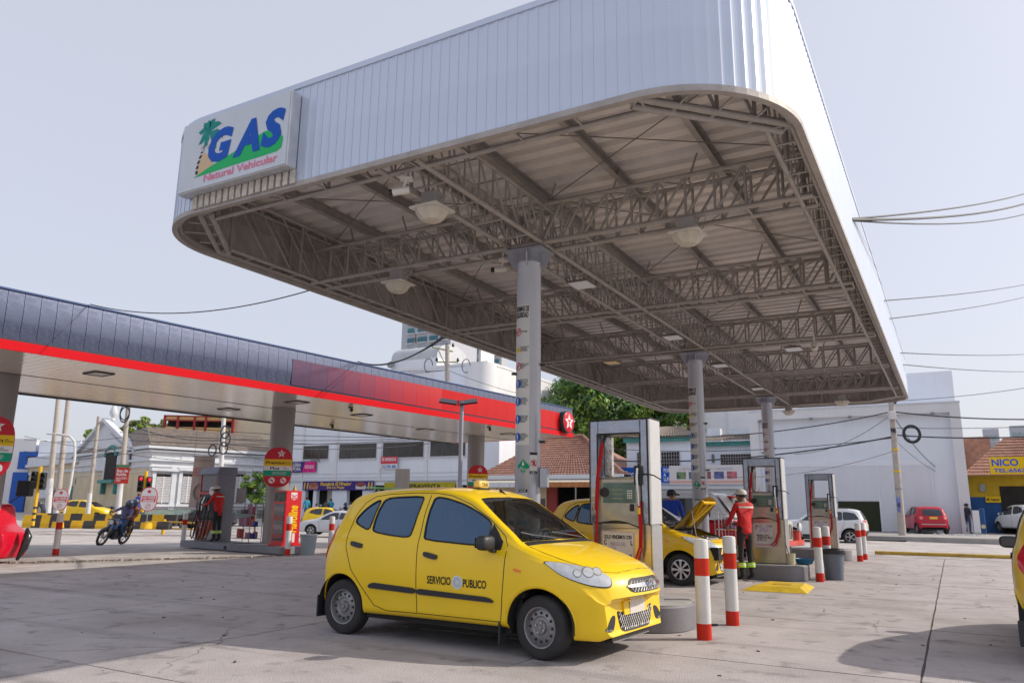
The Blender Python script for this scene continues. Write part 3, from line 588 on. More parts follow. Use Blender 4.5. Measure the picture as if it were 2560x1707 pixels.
# oval price boards on the columns
m_ovr = mat('board_red', (.52, .025, .04), .4); m_ovg = mat('board_green', (.01, .30, .18), .4); m_ovy = mat('board_yellow', (.75, .48, .02), .4)
def board(x, y, z0, h, wd, ang, label, full=False):
 t = thing('brand_board', label, 'sign', (x, y, z0), ang, 'oval fuel boards on the left columns'); k = 40
 def oval(a): s = 1 if full else .86; c, sn = cos(a), sin(a); return (wd / 2 * math.copysign(abs(c) ** .8, c), h / 2 + h / 2 * math.copysign(abs(sn) ** .62, sn))
 pts = [oval(2 * pi * i / k) for i in range(k)]
 mb = MB(); mb.prism(pts, (0, .0, 0), (1, 0, 0), (0, 0, 1), .05); mb.build('board', m_ovr, t)
 def band(z0_, z1_, m, n):
  poly = [p for p in pts if z0_ * h < p[1] < z1_ * h]
  ww = [abs(p[0]) for p in poly]; W_ = max(ww) if ww else wd / 2
  def wat(z): 
   s_ = abs((z - h / 2) / (h / 2)) ** (1 / .62); return wd / 2 * max(0, 1 - s_ * s_) ** .4 * .985
  n_ = 6; L_ = [(-wat(lerp(z0_, z1_, i / n_) * h), lerp(z0_, z1_, i / n_) * h) for i in range(n_ + 1)]; R_ = [(-a, b) for a, b in L_][::-1]
  q = MB(); q.prism(L_ + R_, (0, -.051, 0), (1, 0, 0), (0, 0, 1), .001); return q.build(n, m, t)
 b1 = band(.53, .70, m_ovy, 'yellow_band'); b2 = band(.42, .53, m_wht, 'white_band'); b3 = band(.28, .42, m_ovg, 'green_band')
 mb = MB(); star(mb, (wd * .1, -.052, h * .845), (1, 0, 0), (0, 0, 1), h * .105, h * .045, .003); s_ = mb.build('star', m_wht, t); mb = MB(); teebar(mb, (wd * .1, -.0555, h * .84), (1, 0, 0), (0, 0, 1), h * .075, .002); mb.build('letter', m_ovr, s_)
 F = (1, 0, 0), (0, 0, 1)
 text('Premiun', t, (-wd * .08, -.051, h * .615), *F, h * .075, m_black, w=wd * .68, bold=.02, lift=.004); text('CON\nTECHRON', t, (wd * .38, -.051, h * .612), *F, h * .06, m_black, w=wd * .18, lift=.004)
 text('Plus', t, (-wd * .1, -.051, h * .475), *F, h * .07, m_black, w=wd * .32, bold=.02, lift=.004); text('CON\nTECHRON', t, (wd * .3, -.051, h * .475), *F, h * .06, m_black, w=wd * .2, lift=.004)
 text('ENSURCO DIESEL\nCON TECHRON', t, (wd * .08, -.051, h * .35), *F, h * .07, m_wht, w=wd * .5, lift=.004)
 for cx in (-.18, .22):
  mb = MB(); mb.prism([(wd * cx + h * .075 * cos(2 * pi * i / 20), h * .17 + h * .075 * sin(2 * pi * i / 20)) for i in range(20)], (0, -.051, 0), *F, .002); mb.prism([(wd * cx - .055 * h, h * .215), (wd * cx - .04 * h, h * .23), (wd * cx + .055 * h, h * .125), (wd * cx + .04 * h, h * .11)], (0, -.0535, 0), *F, .002, 1); mb.prism([(wd * cx - .045 * h, h * .162), (wd * cx + .04 * h, h * .162), (wd * cx + .04 * h, h * .178), (wd * cx - .045 * h, h * .178)], (0, -.0532, 0), *F, .001, 2); mb.build('pictogram', [m_wht, m_starr, m_black], t)
 text('APAGUE MOTOR', t, (0, -.051, h * .065), *F, h * .03, m_black, w=wd * .5, lift=.004); return t
board(-16.72, 15.98, 1.78, 1.12, .80, .62, 'red, yellow and green fuel board on the column above the red oil cabinet')
board(-17.60, 8.72, 1.75, 1.32, .86, .95, 'red, yellow and green fuel board cut by the left edge of the picture')
board(-16.15, 25.85, 1.78, 1.12, .80, .72, 'red, yellow and green fuel board just left of the nearest gas column')
def fdiamond(x, y, z, ang, label):
 t = thing('hazard_diamond', label, 'sign', (x, y, z), ang, 'red flame diamonds on the left columns'); mb = MB(); mb.prism([(-.17, 0), (0, -.2), (.17, 0), (0, .2)], (0, 0, 0), (1, 0, 0), (0, 0, 1), .006); mb.build('plate', m_starr, t)
 mb = MB(); mb.prism([(-.12, .01), (.12, .01), (.12, .035), (-.12, .035)], (0, -.0065, 0), (1, 0, 0), (0, 0, 1), .001); mb.prism([(-.035, .05), (.035, .05), (.045, .08), (.02, .12), (0, .155), (-.03, .11), (-.045, .08)], (0, -.0065, 0), (1, 0, 0), (0, 0, 1), .001); mb.build('pictogram', m_wht, t)
fdiamond(-17.16, 16.09, 2.02, .0, 'red flame diamond on the column left of the oil cabinet'); fdiamond(-16.70, 26.04, 1.80, -.2, 'red flame diamond beside the far fuel board')
# ------------------------------------------------------------------ cars
def tabf(T):
 X = [a for a, b in T]; Yv = [b for a, b in T]; n = len(X); d = [(Yv[i + 1] - Yv[i]) / (X[i + 1] - X[i]) for i in range(n - 1)]; m = [d[0]]
 for i in range(1, n - 1):
  if d[i - 1] * d[i] <= 0: m.append(0.)
  else: w1 = 2 * (X[i + 1] - X[i]) + X[i] - X[i - 1]; w2 = X[i + 1] - X[i] + 2 * (X[i] - X[i - 1]); m.append((w1 + w2) / (w1 / d[i - 1] + w2 / d[i]))
 m.append(d[-1])
 def f(x):
  if x <= X[0]: return Yv[0]
  if x >= X[-1]: return Yv[-1]
  lo, hi = 0, n - 1
  while hi - lo > 1:
   k = (lo + hi) // 2
   if X[k] <= x: lo = k
   else: hi = k
  h = X[lo + 1] - X[lo]; t = (x - X[lo]) / h
  return (2 * t ** 3 - 3 * t * t + 1) * Yv[lo] + (t ** 3 - 2 * t * t + t) * h * m[lo] + (-2 * t ** 3 + 3 * t * t) * Yv[lo + 1] + (t ** 3 - t * t) * h * m[lo + 1]
 return f
def scale_spec(s, kx, ky, kz):
 r = {}
 for k, v in s.items():
  if k in ('top', 'edge', 'belt', 'bot'): r[k] = [(a * kx, b * kz) for a, b in v]
  elif k in ('wid', 'roofw'): r[k] = [(a * kx, b * ky) for a, b in v]
  elif k in ('win', 'seams'): r[k] = [[(a * kx, b * kz) for a, b in p] for p in v]
  elif k == 'ws': r[k] = [(a * kx, b * ky) for a, b in v]
  elif k == 'ax': r[k] = [a * kx for a in v]
  elif k == 'rearwin': r[k] = [(a * ky, b * kz) for a, b in v]
  else: r[k] = v
 r['k'] = (kx, ky, kz); return r
HATCH = dict(
 top=[(-1.655, .60), (-1.635, .80), (-1.585, .98), (-1.50, 1.16), (-1.40, 1.31), (-1.27, 1.415), (-1.1, 1.462), (-.8, 1.492), (-.35, 1.505), (.0, 1.495), (.22, 1.462), (.36, 1.412), (.6, 1.262), (.85, 1.095), (1.03, .985), (1.2, .955), (1.45, .900), (1.65, .840), (1.78, .785), (1.86, .725), (1.915, .65), (1.945, .555)],
 edge=[(-1.655, .58), (-1.635, .77), (-1.585, .94), (-1.50, 1.12), (-1.40, 1.26), (-1.27, 1.36), (-1.1, 1.405), (-.8, 1.432), (-.35, 1.445), (.0, 1.437), (.22, 1.405), (.36, 1.358), (.6, 1.212), (.85, 1.052), (1.03, .950), (1.2, .905), (1.45, .845), (1.65, .79), (1.78, .735), (1.86, .68), (1.915, .61), (1.945, .525)],
 belt=[(-1.655, .56), (-1.6, .80), (-1.45, .93), (-1.0, .985), (-.2, .955), (.5, .925), (.9, .905), (1.3, .835), (1.6, .765), (1.8, .67), (1.945, .50)],
 wid=[(-1.655, .58), (-1.62, .66), (-1.52, .735), (-1.3, .778), (-.6, .797), (.5, .797), (1.2, .790), (1.5, .772), (1.7, .740), (1.84, .70), (1.92, .655), (1.945, .61)],
 roofw=[(-1.655, .48), (-1.55, .53), (-1.4, .555), (-1., .585), (0, .600), (.3, .597), (.6, .632), (.85, .685), (1.03, .715), (1.2, .705), (1.6, .64), (1.8, .60), (1.945, .54)],
 bot=[(-1.655, .36), (-1.58, .24), (-1.3, .215), (-.8, .235), (.8, .245), (1.2, .225), (1.7, .190), (1.88, .190), (1.945, .225)],
 ax=[1.205, -1.185], wr=.272, arch=.322, bend=(.31, .12),
 win=[[(-1.10, 1.135), (-.985, 1.265), (-.87, 1.345), (-.795, 1.362), (-.85, 1.045), (-.98, 1.085)],
         [(-.765, 1.368), (-.6, 1.388), (-.215, 1.400), (-.285, .992), (-.55, 1.008), (-.82, 1.040)],
         [(-.098, 1.393), (.05, 1.382), (.28, 1.325), (.487, 1.238), (.643, 1.150), (.647, .948), (.403, .953), (-.125, .980)]],
 seams=[[(-1.02, 1.33), (-1.10, 1.19), (-1.145, 1.02), (-1.14, .88), (-1.04, .655), (-.87, .48), (-.71, .325), (-.54, .285), (-.15, .29)], [(-.145, 1.41), (-.17, .98), (-.153, .292), (.3, .292), (.815, .292), (.851, .64), (.864, .91)],
           [(-1.02, 1.33), (-.9, 1.395), (-.7, 1.42), (-.35, 1.432), (-.05, 1.428), (.12, 1.405), (.35, 1.325), (.6, 1.19), (.82, 1.03), (.87, .95)]],
 ws=[(.385, 0), (.382, .50), (.45, .535), (.70, .60), (.985, .655), (1.0, 0)], rearwin=[(-.50, .98), (.50, .98), (.44, 1.30), (.40, 1.34), (-.40, 1.34), (-.44, 1.30)], k=(1, 1, 1))
SUV = dict(
 top=[(-1.95, .62), (-1.92, .95), (-1.86, 1.15), (-1.72, 1.42), (-1.6, 1.53), (-1.3, 1.59), (-.6, 1.61), (0, 1.60), (.25, 1.565), (.42, 1.50), (.7, 1.33), (.98, 1.14), (1.1, 1.08), (1.4, 1.06), (1.8, 1.01), (2.02, .95), (2.12, .86), (2.18, .66), (2.2, .5)],
 edge=[(-1.95, .60), (-1.92, .90), (-1.86, 1.10), (-1.72, 1.36), (-1.6, 1.46), (-1.3, 1.52), (-.6, 1.54), (0, 1.53), (.25, 1.50), (.42, 1.44), (.7, 1.27), (.98, 1.09), (1.1, 1.04), (1.4, 1.01), (1.8, .955), (2.02, .89), (2.12, .80), (2.18, .62), (2.2, .48)],
 belt=[(-1.95, .58), (-1.88, .95), (-1.5, 1.04), (-.5, 1.03), (.9, 1.0), (1.4, .95), (1.9, .88), (2.1, .75), (2.2, .46)],
 wid=[(-1.95, .70), (-1.9, .80), (-1.75, .87), (-1.3, .885), (1.3, .885), (1.8, .86), (2.05, .80), (2.17, .70), (2.2, .62)],
 roofw=[(-1.95, .6), (-1.7, .62), (-1.2, .655), (.2, .66), (.7, .72), (1.1, .79), (1.6, .78), (2.0, .70), (2.2, .55)],
 bot=[(-1.95, .45), (-1.85, .34), (-1.3, .28), (1.3, .28), (1.9, .27), (2.1, .3), (2.2, .4)],
 ax=[1.3, -1.2], wr=.335, arch=.40, bend=(.16, .10),
 win=[[(-1.62, 1.13), (-1.45, 1.38), (-1.1, 1.44), (-.95, 1.44), (-.95, 1.08)], [(-.9, 1.445), (-.3, 1.46), (-.12, 1.46), (-.08, 1.06), (-.9, 1.08)], [(-.02, 1.46), (.2, 1.445), (.45, 1.33), (.72, 1.15), (.82, 1.05), (-.02, 1.055)]],
 seams=[[(-.05, 1.5), (-.05, .4), (.9, .4), (.95, 1.0)], [(-.93, 1.5), (-1.0, 1.0), (-.85, .6), (-.6, .4), (-.05, .4)]],
 ws=[(.45, 0), (.44, .56), (.6, .61), (1.04, .70), (1.06, 0)], rearwin=[(-.60, 1.10), (.60, 1.10), (.52, 1.46), (-.52, 1.46)], k=(1, 1, 1))
SEDAN = dict(
 top=[(-2.1, .60), (-2.08, .82), (-2.02, .95), (-1.9, 1.0), (-1.55, 1.03), (-1.3, 1.12), (-1.0, 1.29), (-.75, 1.38), (-.3, 1.42), (.1, 1.40), (.4, 1.31), (.8, 1.11), (1.1, .965), (1.4, .92), (1.8, .85), (2.05, .76), (2.16, .66), (2.2, .48)],
 edge=[(-2.1, .58), (-2.08, .78), (-2.02, .90), (-1.9, .95), (-1.55, .98), (-1.3, 1.07), (-1.0, 1.23), (-.75, 1.32), (-.3, 1.355), (.1, 1.34), (.4, 1.25), (.8, 1.05), (1.1, .92), (1.4, .87), (1.8, .80), (2.05, .71), (2.16, .61), (2.2, .46)],
 belt=[(-2.1, .56), (-2.0, .85), (-1.5, .92), (-.5, .90), (.9, .86), (1.5, .82), (2.0, .70), (2.2, .44)],
 wid=[(-2.1, .66), (-2.05, .76), (-1.9, .83), (-1.3, .85), (1.3, .85), (1.8, .82), (2.05, .75), (2.17, .64), (2.2, .56)],
 roofw=[(-2.1, .6), (-1.7, .7), (-1.3, .66), (-.8, .60), (.2, .60), (.7, .68), (1.1, .76), (1.6, .74), (2.0, .64), (2.2, .5)],
 bot=[(-2.1, .42), (-2.0, .3), (-1.3, .22), (1.3, .22), (2.0, .2), (2.15, .26), (2.2, .36)],
 ax=[1.32, -1.25], wr=.305, arch=.36, bend=(.18, .12),
 win=[[(-1.2, .98), (-.95, 1.17), (-.7, 1.27), (-.35, 1.30), (-.30, .93)], [(-.24, 1.30), (.05, 1.285), (.35, 1.19), (.65, 1.02), (.72, .91), (-.24, .93)]],
 seams=[[(-.27, 1.34), (-.27, .33), (.8, .33), (.88, .86)], [(-1.2, 1.0), (-1.05, .7), (-.8, .33), (-.27, .33)]],
 ws=[(.42, 0), (.41, .52), (.6, .58), (1.05, .68), (1.08, 0)], rearwin=None, k=(1, 1, 1))
m_tyre = mat('tyre_rubber', (.035, .033, .034), .85, var=.2, vs=8, bump=.15, bs=80, dirt=.3, dirtcol=(.12, .11, .10)); m_rim = mat('steel_rim', (.30, .295, .30), .42, .7, var=.15, vs=14, dirt=.35, dirtcol=(.14, .12, .10)); m_alloy = mat('alloy_rim', (.55, .55, .57), .3, .8)
m_plast = mat('black_plastic', (.022, .024, .030), .48, bump=.08, bs=120); m_liner = mat('arch_liner', (.02, .02, .02), .95); m_gsk = mat('gasket', (.012, .012, .014), .6); m_chr = mat('chrome', (.62, .62, .64), .14, .95); m_plate = mat('plate_white', (.66, .63, .60), .5); m_platey = mat('plate_yellow', (.80, .55, .04), .5)
m_trim = mat('interior_dark', (.045, .045, .05), .8); m_seat = mat('seat_fabric', (.05, .055, .09), .9); m_amber = mat('amber_lamp', (.85, .22, .02), .25); m_tail = mat('tail_lamp', (.55, .01, .03), .15, coat=.6); m_seam = mat('seam_dark', (.055, .04, .02), .8)
g_ws = glassmat('windscreen_glass', (.02, .03, .03), .12); g_side = glassmat('tinted_glass', (.008, .085, .20), .80); g_dark = mat('dark_glass', (.015, .02, .03), .05, spec=.7, coat=.4); g_lamp = glassmat('lamp_glass', (.6, .62, .65), .30)
m_refl = mat('lamp_reflector', (.62, .64, .67), .35, .12)
def paint(name, c, dirt=.0, rough=.32): return mat(name, c, rough, 0, coat=.6, spec=.3, var=.03, vs=1.5, dirt=dirt, dirtcol=tuple(k * .55 + .02 for k in c))
p_taxi = paint('taxi_yellow', (.90, .60, .006), .10); p_taxi2 = paint('taxi_yellow_deep', (.78, .48, .006), .15); p_white = paint('white_paint', (.68, .69, .71)); p_redc = paint('red_paint', (.50, .012, .035)); p_silver = paint('silver_paint', (.55, .57, .62)); p_black = paint('black_paint', (.03, .025, .025)); p_old = paint('taxi_yellow_dusty', (.74, .50, .04), .2)
def inpoly(p, poly):
 x, y = p; c = False; n = len(poly); j = n - 1
 for i in range(n):
  xi, yi = poly[i]; xj, yj = poly[j]
  if (yi > y) != (yj > y) and x < (xj - xi) * (y - yi) / (yj - yi) + xi: c = not c
  j = i
 return c
def nearest(p, poly):
 best = None; x, y = p; n = len(poly)
 for i in range(n):
  ax, ay = poly[i]; bx_, by = poly[(i + 1) % n]; dx, dy = bx_ - ax, by - ay; L2 = dx * dx + dy * dy
  t = max(0, min(1, ((x - ax) * dx + (y - ay) * dy) / L2)) if L2 else 0; qx, qy = ax + t * dx, ay + t * dy; d = (qx - x) ** 2 + (qy - y) ** 2
  if best is None or d < best[0]: best = (d, qx, qy)
 return sqrt(best[0]), (best[1], best[2])
def roundpoly(p, it=2):
 for _ in range(it):
  q = []; n = len(p)
  for i in range(n):
   a, b = p[i], p[(i + 1) % n]; L = math.hypot(b[0] - a[0], b[1] - a[1]); t = min(.25, .035 / max(L, 1e-6)) if _ == 0 else .25
   q += [(lerp(a[0], b[0], t), lerp(a[1], b[1], t)), (lerp(a[0], b[0], 1 - t), lerp(a[1], b[1], 1 - t))]
  p = q
 return p
class Body:
 def __init__(s, spec):
  s.sp = spec; s.T = {k: tabf(spec[k]) for k in ('top', 'edge', 'belt', 'wid', 'roofw', 'bot')}; s.x0 = spec['top'][0][0]; s.x1 = spec['top'][-1][0]; s.cache = {}
 def ctrl(s, x):
  k = round(x, 4)
  if k in s.cache: return s.cache[k]
  T = s.T; w, be, ed, rw, tp, bo = (T[q](x) for q in ('wid', 'belt', 'edge', 'roofw', 'top', 'bot')); be = min(be, ed - .004); kz = s.sp['k'][2]
  zm = min(max(.55 * kz, bo + .1), be - .02); gl = max(0, ed - be)
  c = [(w - .07, bo), (w - .02, bo + .015), (w - .018, lerp(bo, zm, .45)), (w + .004, zm), (w + .002, lerp(zm, be, .6)), (w - .018, be - .012), (lerp(w - .03, rw + .02, .14), lerp(be, ed, .12)),
             (lerp(w - .03, rw + .02, .55) + .018 * min(1, gl / .3), lerp(be, ed, .55)), (rw + .022, ed - .045 * min(1, gl / .2)), (rw - .004, ed + .012), (rw - .10, lerp(ed, tp, .62)), (rw * .5, lerp(ed, tp, .94)), (0, tp)]
  s.cache[k] = c; return c
 def S(s, x, t):
  c = s.ctrl(max(s.x0, min(s.x1, x))); n = len(c) - 2; u = max(0, min(n - 1e-6, t * n)); i = int(u); f = u - i
  a, b, d = c[i], c[i + 1], c[i + 2]
  if i == 0: a = (2 * a[0] - b[0], 2 * a[1] - b[1])
  if i == n - 1: d = (-b[0], b[1]) if False else (2 * d[0] - b[0], 2 * d[1] - b[1]) if False else d
  A, B, D = .5 * (1 - f) ** 2, .5 + f * (1 - f), .5 * f * f
  if i == n - 1:   # clamp to the centre line
   A, B, D = .5 * (1 - f) ** 2, .5 * (1 - f) ** 2 + 2 * f * (1 - f) * 1.0, f * f
   sm = A + B + D; A, B, D = A / sm, B / sm, D / sm
  y = A * a[0] + B * b[0] + D * d[0]; z = A * a[1] + B * b[1] + D * d[1]
  if t >= 1: y, z = c[-1]
  yy = max(0, y); bf, br = s.sp['bend']; q = (yy / .8) ** 2.2
  xx = x - bf * sstep(.75, s.x1, x) * q + br * sstep(-.8, s.x0, x) * q
  return Vector((xx, yy, z))
 def solve(s, x, t, tx, tz, kind):
  for _ in range(4):
   p = s.S(x, t); e = .002
   if kind == 'side': r = (tx - p.x, tz - p.z); px = s.S(x + e, t); pt = s.S(x, t + e); J = ((px.x - p.x) / e, (pt.x - p.x) / e, (px.z - p.z) / e, (pt.z - p.z) / e)
   else: r = (tx - x, tz - p.y); px = s.S(x + e, t); pt = s.S(x, t + e); J = (1, 0, (px.y - p.y) / e, (pt.y - p.y) / e)
   D = J[0] * J[3] - J[1] * J[2]
   if abs(D) < 1e-9: break
   dx = (r[0] * J[3] - J[1] * r[1]) / D; dt = (J[0] * r[1] - J[2] * r[0]) / D; x += max(-.05, min(.05, dx)); t += max(-.03, min(.03, dt))
  return x, max(0, min(1, t))
def drape(bvh, poly, O, A, B, D, off, res=.04, skirt=.006):
 O, A, B, D = Vector(O), Vector(A), Vector(B), Vector(D).normalized(); bm = bmesh.new()
 vs = [bm.verts.new((a, b, 0)) for a, b in poly]; f = bm.faces.new(vs); bmesh.ops.triangulate(bm, faces=[f])
 for _ in range(5):
  es = [e for e in bm.edges if e.calc_length() > res]
  if not es: break
  bmesh.ops.subdivide_edges(bm, edges=es, cuts=1); bmesh.ops.triangulate(bm, faces=bm.faces[:])
 mb = MB(); idx = {}; bad = set(); last = None
 for i, v in enumerate(bm.verts):
  o = O + A * v.co.x + B * v.co.y; h = bvh.ray_cast(o, D)
  if h[0] is None: h = (o + D * (last if last else 3.), -D); bad.add(i)
  else: last = (h[0] - o).length
  n = h[1] if h[1].dot(D) < 0 else -h[1]; mb.v.append(tuple(h[0] + (n * .5 - D * .5).normalized() * off)); idx[v] = i
 bm.normal_update()
 for f in bm.faces:
  t = [idx[v] for v in f.verts]; 
  if not any(k in bad for k in t): mb.f.append(tuple(t)); mb.m.append(0)
 for e in bm.edges:
  if len(e.link_faces) == 1:
   a, b = (idx[v] for v in e.verts)
   if a in bad or b in bad: continue
   k = len(mb.v); mb.v += [tuple(Vector(mb.v[b]) + D * (skirt + off)), tuple(Vector(mb.v[a]) + D * (skirt + off))]; mb.f.append((a, b, k, k + 1)); mb.m.append(0)
 bm.free(); return mb
def wheel(parent, x, y, r, wd, side, kind='steel', steer=0.):
 e = mkobj('wheel', None, parent, (x, y, r)); e.rotation_euler = (0, 0, (0 if side > 0 else pi) + steer); M = Matrix.Rotation(-pi / 2, 3, 'X'); h = wd / 2    # local +y outward
 MB().lathe([(r * .62, -h * .9), (r * .80, -h), (r * .93, -h * .92), (r, -h * .62), (r, h * .62), (r * .965, h * .85), (r * .90, h * .98), (r * .78, h), (r * .67, h * .93), (r * .64, h * .80)], 40, M=M, cap=False).build('tyre', m_tyre, e, smooth=35)
 ri = r * .65
 if kind == 'steel':
  o = MB().lathe([(ri, h * .80), (ri * .985, h * .88), (ri * .92, h * .84), (ri * .86, h * .45), (ri * .80, h * .50), (ri * .55, h * .62), (ri * .48, h * .50), (ri * .34, h * .52), (ri * .30, h * .72), (ri * .12, h * .76), (0, h * .76)], 40, M=M, cap=False).build('rim', m_rim, e, smooth=30)
  for i in range(12): a = 2 * pi * i / 12; MB().lathe([(ri * .075, 0), (ri * .075, .004)], 12, c=(cos(a) * ri * .68, h * .575, sin(a) * ri * .68), M=M @ Matrix.Rotation(0, 3, 'X')).build('vent_hole', m_gsk, o)
  for i in range(4): a = 2 * pi * i / 4 + .4; MB().lathe([(ri * .06, 0), (ri * .045, .018)], 6, c=(cos(a) * ri * .26, h * .72, sin(a) * ri * .26), M=M).build('wheel_nut', m_chr, o)
  MB().lathe([(ri * .13, 0), (ri * .12, .012), (0, .014)], 16, c=(0, h * .76, 0), M=M, cap=False).build('hub_cap', m_rim, o, smooth=40)
 else:
  o = MB().lathe([(ri, h * .80), (ri * .985, h * .92), (ri * .93, h * .88), (ri * .90, h * .3), (ri * .3, h * .25), (0, h * .25)], 32, M=M, cap=False).build('rim', [m_alloy if False else m_gsk], e, smooth=30)
  MB().lathe([(ri * .99, h * .90), (ri * .90, h * .94), (ri * .88, h * .80)], 32, M=M, cap=False).build('rim_lip', m_alloy, o, smooth=40)
  ns = 8 if kind == 'alloy8' else 5
  for i in range(ns):
   a = 2 * pi * i / ns; mb = MB(); mb.prism([(0, -ri * .07), (ri * .5, -ri * .085), (ri * .92, -ri * .15), (ri * .92, ri * .15), (ri * .5, ri * .085), (0, ri * .07)], (0, h * .92, 0), (cos(a), 0, sin(a)), (-sin(a), 0, cos(a)), .02); mb.build('spoke', m_alloy, o)
  MB().lathe([(ri * .22, 0), (ri * .2, .012), (0, .014)], 16, c=(0, h * .90, 0), M=M, cap=False).build('hub_cap', m_alloy, o, smooth=40)
 return e
def car(name, label, cat, spec, loc, rz, pm, cell=.07, ns=3, rim='steel', hood_open=0., glass=None, group=None, plate=m_platey, steer=0., sidewin=True, lowblack=False):
 t = thing(name, label, cat, loc, rz, group); B = Body(spec); n_t = 11 * ns
 xs = [B.x0]; x = B.x0
 while x < B.x1:
  st = cell
  for _ in range(12):
   a, b = B.T['top'](x), B.T['top'](min(B.x1, x + st))
   if math.hypot(st, b - a) > cell * 1.25: st *= .8
  x = min(B.x1, x + st); xs.append(x)
 if xs[-1] - xs[-2] < .004: xs.pop(-2)
 par = [[(x, j / n_t) for j in range(n_t + 1)] for x in xs]; R = spec['arch']; zc = spec['wr'] + .012
 wins = [roundpoly(p) for p in spec['win']]; ws = spec['ws']; arches = [[(ax + R * cos(q * pi / 20), zc + R * sin(q * pi / 20)) for q in range(-14, 35)] for ax in spec['ax']]
 hood = [(1.02 * spec['k'][0], -.01), (1.02 * spec['k'][0], .66), (1.3 * spec['k'][0], .645), (1.6 * spec['k'][0], .585), (1.77 * spec['k'][0], .50), (1.80 * spec['k'][0], -.01)]
 for i in range(len(xs)):
  for j in range(n_t + 1):
   x, tt = par[i][j]; p = B.S(x, tt)
   best = None
   if p.y > .35:
    for poly in (wins if sidewin else []) + arches:
     d, q = nearest((p.x, p.z), poly)
     if d < cell * .62 and (best is None or d < best[0]): best = (d, q, 'side')
   if p.z > .8:
    for poly in [ws] + ([hood] if hood_open else []):
     d, q = nearest((x, p.y), poly)
     if d < cell * .55 and q[1] > .001 and (best is None or d < best[0]): best = (d, q, 'top')
   if best: par[i][j] = B.solve(x, tt, best[1][0], best[1][1], best[2])
 V = [[B.S(*par[i][j]) for j in range(n_t + 1)] for i in range(len(xs))]
 parts = {}
 def put(key, q, mir):
  mb = parts.setdefault(key, MB()); vs = [Vector((p.x, p.y if mir > 0 else -p.y, p.z)) for p in q]; mb.add(vs if mir < 0 else vs[::-1], [(0, 1, 2, 3)])
 for i in range(len(xs) - 1):
  for j in range(n_t):
   q = [V[i][j], V[i + 1][j], V[i + 1][j + 1], V[i][j + 1]]; c = sum(q, Vector()) / 4; xm = sum(par[a][b][0] for a, b in ((i, j), (i + 1, j), (i + 1, j + 1), (i, j + 1))) / 4
   key = 'body'
   if c.y > .35:
    for k, w_ in enumerate(wins if sidewin else []):
     if inpoly((c.x, c.z), w_): key = ('win', k)
    for a in spec['ax']:
     if math.hypot(c.x - a, c.z - zc) < R: key = None
   if key == 'body' and c.z > .8 and inpoly((xm, c.y), [(ws[0][0], -1)] + ws[1:-1] + [(ws[-1][0], -1)]): key = 'ws'
   if key == 'body' and hood_open and c.z > .6 and inpoly((xm, c.y), [(hood[0][0], -1)] + hood[1:-1] + [(hood[-1][0], -1)]): key = 'hood'
   if key is None: continue
   for mir in (1, -1): put(key if not isinstance(key, tuple) else key + (mir,), q, mir)
 bd = parts['body']
 for i, (ii, sgn) in enumerate(((0, -1), (len(xs) - 1, 1))):    # close nose and tail
  for j in range(n_t):
   a, b = V[ii][j], V[ii][j + 1]; bd.add([(a.x, a.y, a.z), (b.x, b.y, b.z), (b.x, -b.y, b.z), (a.x, -a.y, a.z)], [(0, 1, 2, 3) if sgn > 0 else (3, 2, 1, 0)])
 def finish(mb, nm, m, th=0., sm=38):
  o = mb.build(nm, m, t); b = bmesh.new(); b.from_mesh(o.data); bmesh.ops.remove_doubles(b, verts=b.verts, dist=.0008); bmesh.ops.recalc_face_normals(b, faces=b.faces)
  b.normal_update()
  if sum(f.normal.dot(f.calc_center_median() - Vector((0, 0, .7))) for f in b.faces) < 0: bmesh.ops.reverse_faces(b, faces=b.faces); b.normal_update()
  if th:
   for v in b.verts: v.co -= v.normal * th
  b.to_mesh(o.data); b.free(); o.data.shade_smooth(); o.data.set_sharp_from_angle(angle=radians(sm)); return o
 body = finish(bd, 'body', pm); bm = bmesh.new(); bm.from_mesh(body.data); bvh = BVHTree.FromBMesh(bm); bm.free()
 allm = MB()
 for k_, mb_ in parts.items(): allm.add(mb_.v, mb_.f)
 bvh2 = BVHTree.FromPolygons([Vector(v) for v in allm.v], allm.f)
 for k_, mb_ in parts.items():
  if isinstance(k_, tuple): finish(mb_, 'side_window', glass or g_side, .005)
  elif k_ == 'ws': finish(mb_, 'windscreen', g_ws, .005)
  elif k_ == 'hood':
   piv = Vector((hood[0][0] + .02, 0, B.T['top'](hood[0][0]) - .01)); Rm = Matrix.Rotation(-hood_open, 3, 'Y')
   vs = [Rm @ (Vector(v) - piv) + piv for v in mb_.v]; m2 = MB(); m2.add(vs, mb_.f); o = finish(m2, 'hood', pm)
   nrm = Rm @ Vector((0, 0, -1)); m3 = MB(); m3.add([v + nrm * .012 for v in vs], mb_.f); finish(m3, 'hood_lining', mat('lining_ochre', (.30, .19, .02), .5, dirt=.4))
   for yy0, yy1 in ((-.35, -.05), (.35, .05), (0, 0)):
    a_ = Rm @ (Vector((1.68, yy0, .79)) - piv) + piv + nrm * .03; b_ = Rm @ (Vector((1.12, yy1, .945)) - piv) + piv + nrm * .03; MB().tube(a_, b_, .03, n=6).build('hood_rib', p_taxi2, t, smooth=60)
   a_ = Rm @ (Vector((1.66, -.36, .79)) - piv) + piv + nrm * .03; b_ = Rm @ (Vector((1.66, .36, .79)) - piv) + piv + nrm * .03; MB().tube(a_, b_, .03, n=6).build('hood_rib', p_taxi2, t, smooth=60)
   MB().tube((1.45, -.55, .82), Rm @ (Vector((1.45, -.5, .83)) - piv) + piv, .008).build('prop_rod', m_rim, t)
   MB().bx(.98, 1.85, -.62, .62, .45, .66).build('engine_bay', m_liner, t)
